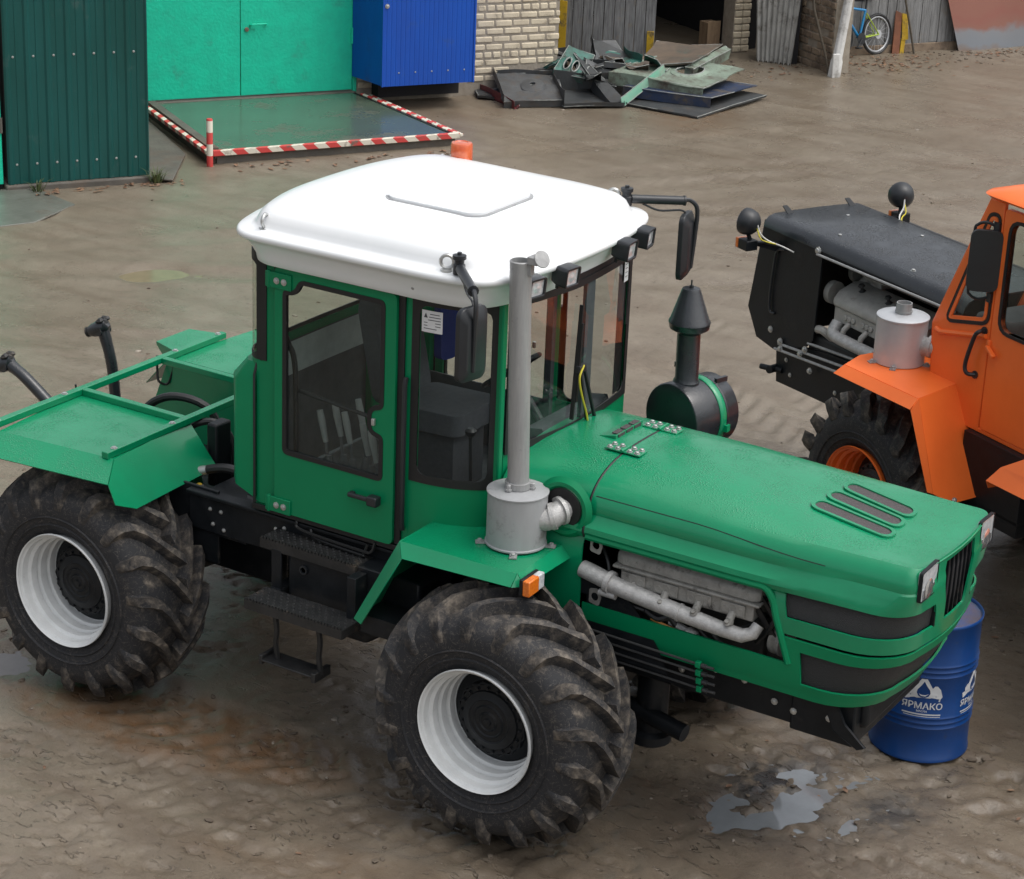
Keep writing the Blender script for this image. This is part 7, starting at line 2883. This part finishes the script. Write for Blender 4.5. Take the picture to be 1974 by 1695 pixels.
# side panels (front part closed, long opening behind)
for s in (-1, 1):
    ol = [(2.135, 1.93), (2.255, 1.28), (2.12, 1.075), (1.90, 1.045), (1.52, 1.18), (1.44, 1.255), (1.42, 1.890), (-0.10, 1.890), (-0.10, 1.935)]
    g = G().plate(ol, [], lambda u, v, w_: (u, s * (0.452 + w_), v), 0.014)
    sp_ = obj('hood_side', g, M_black, oh, ang=25, bevel=0.004)
    if s > 0:
        g = G()
        g.tube(smooth_path([(1.85, 0.475, 1.83), (1.93, 0.482, 1.80), (1.955, 0.482, 1.70), (1.975, 0.482, 1.45), (1.96, 0.482, 1.33), (1.91, 0.475, 1.32)]), 0.010, 8)
        obj('side_handle', g, M_plastic, sp_)
        g = G()
        g.tube([(1.46, 0.485, 1.905), (-0.05, 0.485, 1.925)], 0.010, 8)
        obj('gas_strut', g, M_pipe, sp_)
        g = G()
        bolt(g, (1.46, 0.47, 1.93), (0, 1, 0), 0.02, 0.02)
        bolt(g, (1.95, 0.466, 1.185), (0, 1, 0), 0.018, 0.014)
        objs('side_bolt', g, M_bolt, sp_)
# front face of the hood
g = G().add([(2.133, -0.46, 1.98), (2.133, 0.46, 1.98), (2.25, 0.46, 1.28), (2.25, -0.46, 1.28), (2.12, -0.46, 1.075), (2.12, 0.46, 1.075)],
            [(0, 1, 2, 3), (3, 2, 5, 4)])
obj('front_grille', g, M_mesh, oh, solid=0.01)
# panel lines, small hatch and bolts on the hood top
g = G()
g.tube([(0.95, -0.32, 2.0225), (0.62, 0.10, 2.0245), (0.45, 0.30, 2.021), (0.15, 0.26, 2.021)], 0.005, 5)
g.tube([(1.80, -0.02, 2.0245), (1.62, 0.12, 2.0245), (1.45, 0.02, 2.0245)], 0.004, 5)
g.tube([(2.1, -0.40, 2.0125), (0.0, -0.40, 2.0125)], 0.005, 5)
obj('hood_seams', g, M_rubber, oh)
g = G()
for x, y in ((1.85, -0.08), (1.2, -0.25), (1.45, 0.30), (0.55, 0.36)):
    bolt(g, (x, y, 2.021), r=0.014, h=0.016)
objs('hood_bolt', g, M_bolt, oh)
g = G()
for y in (0.28, -0.30):
    g.plate([(2.06, y - 0.03), (2.15, y - 0.02), (2.15, y + 0.02), (2.06, y + 0.03)], [], lambda u, v, w_: (u, v, 2.016 + w_ + 0.5 * (u - 2.06)), 0.008)
objs('hood_tab', g, M_black, oh)
# engine
g = G()
g.box(0.0, 1.38, -0.25, 0.25, 1.05, 1.55)
g.box(0.0, 1.45, -0.40, 0.40, 1.0, 1.24)
g.box(-0.1, 1.45, -0.452, -0.40, 1.0, 1.98)
oe = obj('engine', g, M_engdark, OT, bevel=0.02)
hs_ = [(0.40, 1.505), (0.40, 1.55), (0.35, 1.61), (0.20, 1.67), (0.12, 1.66), (0.10, 1.53)]
rws = []
for x, s in ((0.24, 0.9), (0.26, 1.0), (1.19, 1.0), (1.22, 0.92), (1.235, 0.8)):
    rws.append([(x, 0.25 + (y - 0.25) * s, 1.58 + (z - 1.58) * s) for y, z in hs_])
g = G().grid(rws, closed=True)
g.add(rws[0], [(0, 1, 2, 3, 4, 5)])
g.add(rws[-1], [(5, 4, 3, 2, 1, 0)])
M_engine2 = mat('engine_pale_grey', (0.40, 0.395, 0.37), 0.5, metal=0.1, col2=(0.31, 0.305, 0.285), nscale=12, bump=0.2, bscale=120, dirt=(0.10, 0.095, 0.085), dirt_amt=0.25, dirt_scale=9)
vc = obj('valve_cover', g, M_engine2, oe, bevel=0.015, ang=50)
g = G()
for x in (0.45, 0.75, 1.05):
    g.lathe([(0.03, 0), (0.012, 0.01), (0.012, 0.035), (0.028, 0.04), (0.02, 0.055)], (x, 0.27, 1.645), (0, 0.3, 1), n=6)
objs('cover_knob', g, M_engdark, vc)
g = G()
g.box(0.26, 1.20, 0.12, 0.385, 1.40, 1.505)
for i in range(4):
    x = 0.42 + 0.2 * i
    for dx in (-0.045, 0, 0.045):
        g.lathe([(0.022, 0), (0.022, 0.012), (0.012, 0.012)], (x + dx, 0.385, 1.455), (0, 1, 0), n=12)
    g.tube([(x, 0.38, 1.42), (x, 0.43, 1.38), (x, 0.44, 1.34)], 0.022, 10)
obj('cylinder_head', g, M_engine2, oe, bevel=0.006)
g = G().tube(smooth_path([(1.14, 0.39, 1.40), (1.12, 0.44, 1.33), (1.0, 0.45, 1.315), (0.6, 0.45, 1.315), (0.1, 0.45, 1.33)]), 0.045, 14)
obj('exhaust_manifold', g, M_manif, oe, ang=45)
g = G()
g.lathe([(0.085, 0), (0.085, 0.05), (0.06, 0.06), (0.02, 0.065)], (1.30, 0.30, 1.56), (1, 0.1, 0.0), n=24)
g.lathe([(0.12, 0), (0.12, 0.05), (0.09, 0.06)], (1.30, 0.05, 1.70), (1, 0, 0.2), n=24)
g.tube(smooth_path([(1.22, 0.12, 1.62), (1.10, 0.05, 1.78), (0.95, 0.0, 1.80), (0.60, 0.0, 1.74), (0.3, 0.02, 1.70)]), 0.05, 12)
g.box(0.35, 1.05, -0.06, 0.12, 1.70, 1.82)
g.box(0.98, 1.10, 0.02, 0.16, 1.66, 1.84)
g.tube(smooth_path([(1.05, 0.16, 1.72), (1.15, 0.22, 1.80), (1.12, 0.18, 1.88)]), 0.04, 10)
g.bar((0.30, 0.14, 1.80), (1.02, 0.16, 1.74), 0.10, 0.05)
g.tube(smooth_path([(1.42, 0.30, 1.22), (1.36, 0.40, 1.28), (1.26, 0.42, 1.30), (1.20, 0.36, 1.24)]), 0.03, 10)
obj('engine_fittings', g, M_engine2, oe)
oe.location = (0.10, 0.02, 0.05)
# rail pipes under the opening
g = G()
for (x0, z0, x1, z1, y) in ((1.83, 1.11, 0.20, 1.255, 0.475), (1.86, 1.065, 0.10, 1.20, 0.485), (1.50, 1.215, 0.30, 1.32, 0.46)):
    g.tube([(x0, y, z0), (x1, y, z1)], 0.011, 8)
gb = G()
for x, z in ((1.80, 1.14), (1.79, 1.085), (1.55, 1.12), (1.50, 1.17), (1.42, 1.03)):
    bolt(gb, (x, 0.48, z), (0, 1, 0), 0.017, 0.02)
rp_ = obj('pipe_rail', g, M_pipe, OT)
objs('rail_bolt', gb, M_bolt, rp_)
# frame
g = G()
g.plate([(1.90, 1.10), (1.865, 0.80), (0.90, 0.84), (-0.90, 0.90), (-0.90, 1.20), (0.2, 1.27), (1.30, 1.20)], [], lambda u, v, w_: (u, 0.41 + w_, v), 0.03)
g.plate([(1.90, 1.10), (1.865, 0.80), (0.90, 0.84), (-0.90, 0.90), (-0.90, 1.20), (0.2, 1.27), (1.30, 1.20)], [], lambda u, v, w_: (u, -0.44 + w_, v), 0.03)
g.box(-0.9, 1.83, -0.41, 0.41, 0.95, 1.02)
g.box(-3.6, -0.9, -0.42, 0.42, 0.72, 1.05)
g.box(-1.2, -0.62, 0.44, 0.80, 0.80, 1.34)
g.box(-1.2, -0.62, -0.80, -0.44, 0.80, 1.34)
g.tube([(1.90, 0.40, 0.895), (1.86, 0.52, 0.90)], 0.03, 12)
g.tube([(1.80, 0.44, 0.90), (1.99, 0.50, 0.885)], 0.022, 10)
of_ = obj('front_frame', g, M_black, OT, bevel=0.008)
g = G()
for x, z in ((1.16, 0.94), (0.95, 0.90), (1.76, 1.0), (1.7, 0.9)):
    bolt(g, (x, 0.442, z), (0, 1, 0), 0.012, 0.01)
objs('frame_bolt', g, M_bolt, of_)
g = G()
for wx in (0.05, -2.8):
    g.lathe([(0.13, -0.75), (0.15, -0.6), (0.17, -0.35), (0.26, -0.18), (0.28, 0.0), (0.26, 0.18), (0.17, 0.35), (0.15, 0.6), (0.13, 0.75)], (wx, 0, 0.68), 'y', n=24)
obj('axle', g, M_blackdirty, OT)

# fenders
for s in (1, -1):
    zt, zl = 1.580, 1.570
    g = G()
    g.plate([(0.30, 0.52), (0.28, 0.98), (0.17, 1.19), (-0.555, 1.16), (-0.43, 0.74), (-0.43, 0.52)], [], lambda u, v, w_: (u, s * v, zt + w_), 0.006)
    g.add([(0.17, s * 1.19, zt), (-0.555, s * 1.16, zt), (-0.565, s * 1.225, 1.52), (0.20, s * 1.25, 1.52)], [(0, 1, 2, 3)])
    # sloping flap
    g.add([(-0.555, s * 1.16, zt + 0.003), (-0.43, s * 0.74, zt + 0.003), (-0.76, s * 0.70, 0.965), (-0.80, s * 0.72, 0.94), (-0.80, s * 1.00, 0.925), (-0.72, s * 1.10, 0.98)], [(0, 1, 2, 3, 4, 5)])
    g.add([(-0.555, s * 1.16, zt + 0.003), (-0.72, s * 1.10, 0.98), (-0.70, s * 1.13, 0.99), (-0.565, s * 1.225, 1.52)], [(0, 1, 2, 3)])
    fo = obj('fender', g, M_orange, OT, ang=20, solid=0.006)
    g = G()
    bolt(g, (-0.79, s * 0.76, 0.965), (-0.8, 0, 0.4), 0.013, 0.014)
    bolt(g, (-0.80, s * 0.98, 0.945), (-0.8, 0, 0.4), 0.013, 0.014)
    objs('flap_bolt', g, M_bolt, fo)
    g = G()
    a = arc((0.05, s * 0.53, 0.74), 0.80, 10, 170, 14)
    g.add(a, [tuple(range(15))])
    obj('fender_liner', g, M_black, fo)
    # rear fender corner in view at the edge of the picture
    g = G()
    g.plate([(-1.62, 0.45), (-1.60, 1.17), (-3.4, 1.20), (-3.45, 0.45)], [], lambda u, v, w_: (u, s * v, 1.56 + w_), 0.006)
    g.add([(-1.60, s * 1.17, 1.56), (-1.62, s * 0.45, 1.56), (-1.40, s * 0.50, 1.42), (-1.38, s * 1.17, 1.42)], [(0, 1, 2, 3)])
    g.add([(-1.60, s * 1.17, 1.56), (-1.38, s * 1.17, 1.42), (-1.36, s * 1.26, 1.34), (-3.3, s * 1.32, 1.40), (-3.4, s * 1.20, 1.56)], [(0, 1, 2, 3, 4)])
    g.add([(-1.38, s * 1.17, 1.42), (-1.40, s * 0.50, 1.42), (-1.36, s * 0.52, 1.28), (-1.34, s * 1.22, 1.28), (-1.36, s * 1.26, 1.34)], [(0, 1, 2, 3, 4)])
    rfo = obj('rear_fender', g, M_orange, OT, ang=20, solid=0.006)
    g = G()
    bolt(g, (-1.365, s * 0.98, 1.37), (1, 0, 0.1), 0.013, 0.014)
    objs('flap_bolt', g, M_bolt, rfo)

# silver muffler on the fender
mc = Vector((0.075, 0.815, 0))
g = G().lathe([(0.166, 1.588), (0.170, 1.592), (0.170, 1.895), (0.176, 1.898), (0.176, 1.908), (0.170, 1.912), (0.06, 1.924)], mc, n=48)
mo = obj('exhaust_muffler', g, M_alu, OT, ang=40)
g = G()
g.lathe([(0.054, 1.92), (0.052, 1.995), (0.046, 1.995), (0.046, 1.93)], mc, n=28, caps=False)
g.lathe([(0.058, 1.935), (0.058, 1.945)], mc, n=28)
obj('outlet_collar', g, M_pipe, mo)
g = G()
for a in (10, 75, 130, 215):
    M = Matrix.Translation(mc + Vector((0, 0, 1.587))) @ Matrix.Rotation(R(a), 4, 'Z')
    g.box(0.155, 0.215, -0.02, 0.02, 0, 0.008, M)
    bolt(g, M @ Vector((0.192, 0, 0.008)), r=0.012, h=0.014)
obj('muffler_feet', g, M_pipe, mo)
g = G().tube(smooth_path([(-0.06, 0.74, 1.72), (-0.14, 0.70, 1.74), (-0.20, 0.60, 1.75), (-0.22, 0.45, 1.76)]), 0.062, 14)
g.lathe([(0.076, -0.015), (0.076, 0.015)], (-0.12, 0.71, 1.735), (1, 0.4, 0), n=18)
obj('exhaust_elbow', g, M_manif, mo)
# orange base plate under the muffler
g = G().plate(rrect(-0.16, 0.27, 0.62, 1.00, 0.02), [], lambda u, v, w_: (u, v, 1.5865 + w_), 0.004)

# cab: straight sided with a raked screen pillar
CS = 0.75
g = G()
body = [(-0.20, 1.30), (-0.165, 1.86), (-0.14, 1.90), (-0.60, 2.86), (-2.05, 2.86), (-2.20, 2.10), (-2.20, 1.34), (-0.66, 1.30)]
win = round_poly([(-0.285, 1.985), (-0.655, 2.075), (-0.655, 2.76), (-0.585, 2.76)], 0.05)
side = [(-0.195, 1.375), (-0.140, 1.91), (-0.565, 2.86), (-0.690, 2.86), (-0.690, 1.36)]
for s in (1, -1):
    h_ = G().plate(side, [win], lambda u, v, w_: (u, s * (CS - 0.03 + w_), v), 0.03)
    g.add(h_.v, h_.f)
# front wall below the screen, screen pillars, rear wall
g.add([(-0.195, -CS, 1.375), (-0.195, CS, 1.375), (-0.140, CS, 1.91), (-0.140, -CS, 1.91)], [(0, 1, 2, 3)])
g.box(-2.20, -2.16, -CS, CS, 1.34, 2.10)
g.box(-2.20, -0.19, -CS, CS, 1.34, 1.37)
g.box(-2.2, -2.1, -CS, -CS + 0.08, 2.1, 2.87)
g.box(-2.2, -2.1, CS - 0.08, CS, 2.1, 2.87)
for y in (-CS + 0.03, CS - 0.03, 0.0):
    g.bar((-0.150, y, 1.90), (-0.575, y, 2.86), 0.05, 0.05)
oc = obj('cab_body', g, M_orange, OT, bevel=0.006, ang=25)
ins = offset_poly(win, 0.022)
for s in (1, -1):
    g = G().plate(win, [ins], lambda u, v, w_: (u, s * (CS - 0.034 + w_), v), 0.040)
    ws_ = obj('window_seal', g, M_rubber, oc, bevel=0.004)
    g = G().plate(ins, [], lambda u, v, w_: (u, s * (CS - 0.016 + w_), v), 0.004)
    obj('pane', g, M_glass, ws_)
    g = G()
    wo_ = offset_poly(win, -0.028)
    g.plate(wo_, [offset_poly(win, -0.004)], lambda u, v, w_: (u, s * (CS + w_), v), 0.010)
    g.tube([(-0.19, s * (CS + 0.006), 1.895), (-0.24, s * (CS + 0.012), 1.885), (-0.30, s * (CS + 0.012), 1.90), (-0.67, s * (CS + 0.008), 1.985)], 0.016, 8)
    obj('window_rib', g, M_orange, oc, bevel=0.004)
    # door
    dw = round_poly([(-0.78, 2.06), (-2.0, 2.06), (-1.88, 2.76), (-0.78, 2.76)], 0.08)
    do = round_poly([(-0.705, 1.375), (-2.10, 1.375), (-2.10, 2.0), (-1.98, 2.83), (-0.705, 2.83)], 0.03)
    g = G().plate(do, [dw], lambda u, v, w_: (u, s * (CS - 0.03 + w_), v), 0.034)
    dd = obj('door', g, M_orange, OT, bevel=0.006, ang=25)
    di = offset_poly(dw, -0.022)
    di = offset_poly(dw, 0.022)
    g = G().plate(dw, [di], lambda u, v, w_: (u, s * (CS - 0.034 + w_), v), 0.044)
    sl = obj('window_seal', g, M_rubber, dd, bevel=0.004)
    g = G().plate(di, [], lambda u, v, w_: (u, s * (CS - 0.016 + w_), v), 0.004)
    obj('door_glass', g, M_glass, dd)
    g = G()
    g.bar((-0.70, s * (CS + 0.02), 1.93), (-0.79, s * (CS + 0.035), 1.885), 0.03, 0.02)
    g.tube([(-0.705, s * (CS + 0.01), 1.90), (-0.705, s * (CS + 0.01), 1.97)], 0.014, 8)
    obj('door_handle', g, M_orange, dd, bevel=0.003)
    g = G().tube(smooth_path([(-0.645, s * (CS + 0.005), 2.015), (-0.640, s * (CS + 0.05), 2.01), (-0.610, s * (CS + 0.055), 1.96), (-0.560, s * (CS + 0.055), 1.78), (-0.575, s * (CS + 0.05), 1.715), (-0.605, s * (CS + 0.005), 1.705)]), 0.014, 10)
    g.lathe([(0.026, 0), (0.026, 0.01)], (-0.645, s * CS, 2.015), (0, s, 0), n=12)
    g.lathe([(0.026, 0), (0.026, 0.01)], (-0.605, s * CS, 1.705), (0, s, 0), n=12)
    obj('grab_rail', g, M_plastic, oc)
    # mirror
    g = G()
    g.tube(smooth_path([(-0.640, s * (CS + 0.005), 2.70), (-0.60, s * (CS + 0.05), 2.72), (-0.56, s * (CS + 0.085), 2.70), (-0.545, s * (CS + 0.095), 2.64), (-0.545, s * (CS + 0.095), 2.30), (-0.56, s * (CS + 0.085), 2.24), (-0.60, s * (CS + 0.05), 2.22), (-0.655, s * (CS + 0.005), 2.245)]), 0.010, 8)
    g.box(-0.68, -0.64, s * CS - 0.02, s * CS + 0.02, 2.21, 2.27)
    g.box(-0.68, -0.63, s * CS - 0.02, s * CS + 0.02, 2.67, 2.73)
    am = obj('mirror_arm', g, M_plastic, oc)
    wd = Vector((0.62, s * 0.78, 0)).normalized()
    nb = Vector((0.78, -s * 0.62, 0)).normalized()
    cpt = Vector((-0.645, s * (CS + 0.075), 2.485))
    ol = rrect(-0.10, 0.10, -0.20, 0.20, 0.05, 5)
    r0 = [cpt + wd * u - nb * 0.012 + Vector((0, 0, v)) for u, v in ol]
    r1 = [cpt + wd * u + nb * 0.018 + Vector((0, 0, v)) for u, v in ol]
    r2 = [cpt + wd * u * 0.8 + nb * 0.034 + Vector((0, 0, v * 0.85)) for u, v in ol]
    g = G().grid([r0, r1, r2], closed=True)
    g.add(r2, [tuple(range(len(ol)))])
    g.add(r0, [tuple(range(len(ol) - 1, -1, -1))])
    obj('mirror_head', g, M_plastic, am, ang=35, bevel=0.006, fixn=True)
# windscreen and rear glass
g = G().add([(-0.150, -0.72, 1.93), (-0.150, 0.72, 1.93), (-0.560, 0.72, 2.84), (-0.560, -0.72, 2.84)], [(0, 1, 2, 3)])
obj('windscreen', g, M_glass, oc, solid=0.004)
g = G().add([(-2.18, -0.68, 2.11), (-2.18, 0.68, 2.11), (-2.13, 0.68, 2.84), (-2.13, -0.68, 2.84)], [(0, 1, 2, 3)])
obj('rear_window', g, M_glass, oc, solid=0.004)
g = G()
g.box(-1.7, -1.15, -0.2, 0.45, 1.40, 1.85)
g.box(-1.85, -1.70, -0.2, 0.45, 1.40, 2.45)
g.box(-0.60, -0.25, -0.4, 0.5, 1.40, 2.0)
obj('cab_interior', g, M_cabin, oc, bevel=0.04)
# roof: thin cap that flares over the walls
rr = []
for d, z in ((0.02, 2.865), (-0.06, 2.885), (-0.075, 2.90), (-0.06, 2.915), (0.05, 2.95), (0.25, 2.975)):
    ol = rrect(-2.18 + d, -0.585 - d, -CS + d, CS - d, 0.12, 6)
    rr.append([(x, y, z) for x, y in ol])
g = G().grid(rr, closed=True)
g.add(rr[-1], [tuple(range(len(rr[-1])))])
g.add(rr[0], [tuple(range(len(rr[0]) - 1, -1, -1))])
obj('roof', g, M_orange, OT, ang=40)

# head lamps on stalks at the front corners, wires and indicator
for s, lx, lz in ((1, 2.02, 2.02), (-1, 2.00, 2.085)):
    y = s * 0.70
    c = Vector((lx, y, lz))
    dirv = Vector((0.9, s * 0.35, 0.08)).normalized()
    g = G().lathe([(0.02, -0.085), (0.055, -0.075), (0.085, -0.045), (0.098, 0.0), (0.100, 0.025), (0.096, 0.04)], c, dirv, n=28)
    hl = obj('head_lamp', g, M_plastic, OT, ang=45)
    g = G().lathe([(0.095, 0.038), (0.08, 0.052), (0.04, 0.060), (0.005, 0.062)], c, dirv, n=28)
    obj('lens', g, M_clear_lens, hl, ang=60)
    g = G()
    g.tube([c + Vector((-0.01, 0, -0.09)), c + Vector((-0.02, -s * 0.02, -0.15))], 0.016, 8)
    g.bar(c + Vector((-0.02, -s * 0.02, -0.15)), c + Vector((-0.10, -s * 0.26, -0.16)), 0.04, 0.012)
    g.bar(c + Vector((-0.01, -s * 0.02, -0.15)), c + Vector((-0.08, -s * 0.25, -0.22)), 0.03, 0.03)
    obj('lamp_bracket', g, M_black, hl)
    g = G().tube(smooth_path([c - dirv * 0.08, c - dirv * 0.10 + Vector((0, -s * 0.01, -0.06)), c + Vector((-0.12, -s * 0.10, -0.12)), c + Vector((-0.22, -s * 0.17, -0.15)), c + Vector((-0.28, -s * 0.225, -0.18))]), 0.006, 6)
    obj('lamp_wire', g, M_whitewire, hl)
    g = G().tube(smooth_path([c - dirv * 0.075 + Vector((0, 0, -0.02)), c - dirv * 0.10 + Vector((-0.02, 0, -0.09)), c + Vector((-0.13, -s * 0.08, -0.125)), c + Vector((-0.18, -s * 0.13, -0.135))]), 0.005, 6)
    obj('lamp_wire', g, M_yellowwire, hl)
    ic = c + Vector((0.03, 0.0, -0.165))
    g = G().box(ic.x - 0.10, ic.x + 0.01, ic.y - 0.05, ic.y + 0.05, ic.z - 0.038, ic.z + 0.038)
    oi = obj('indicator', g, M_black, OT, bevel=0.006)
    g = G().box(ic.x + 0.01, ic.x + 0.045, ic.y - 0.05, ic.y + 0.05, ic.z - 0.038, ic.z + 0.038)
    obj('amber_lens', g, M_orange_lens, oi, bevel=0.006)
# floor plate under the cab door
g = G()
g.box(-1.20, -0.70, 0.55, 0.80, 0.885, 0.905)
for i in range(6):
    for j in range(3):
        g.lathe([(0.012, 0), (0.008, 0.006)], (-1.15 + 0.08 * i, 0.60 + 0.08 * j, 0.905), n=8)
ost = obj('step', g, M_blackdirty, OT)
g = G()
for x, y in ((-0.78, 0.62), (-0.84, 0.70), (-0.90, 0.64), (-0.86, 0.58)):
    bolt(g, (x, y, 0.905), r=0.014, h=0.012)
objs('step_bolt', g, M_bolt, ost)

for o in bpy.data.objects:
    for k in ('_keep', '_free'):
        if k in o.keys():
            del o[k]
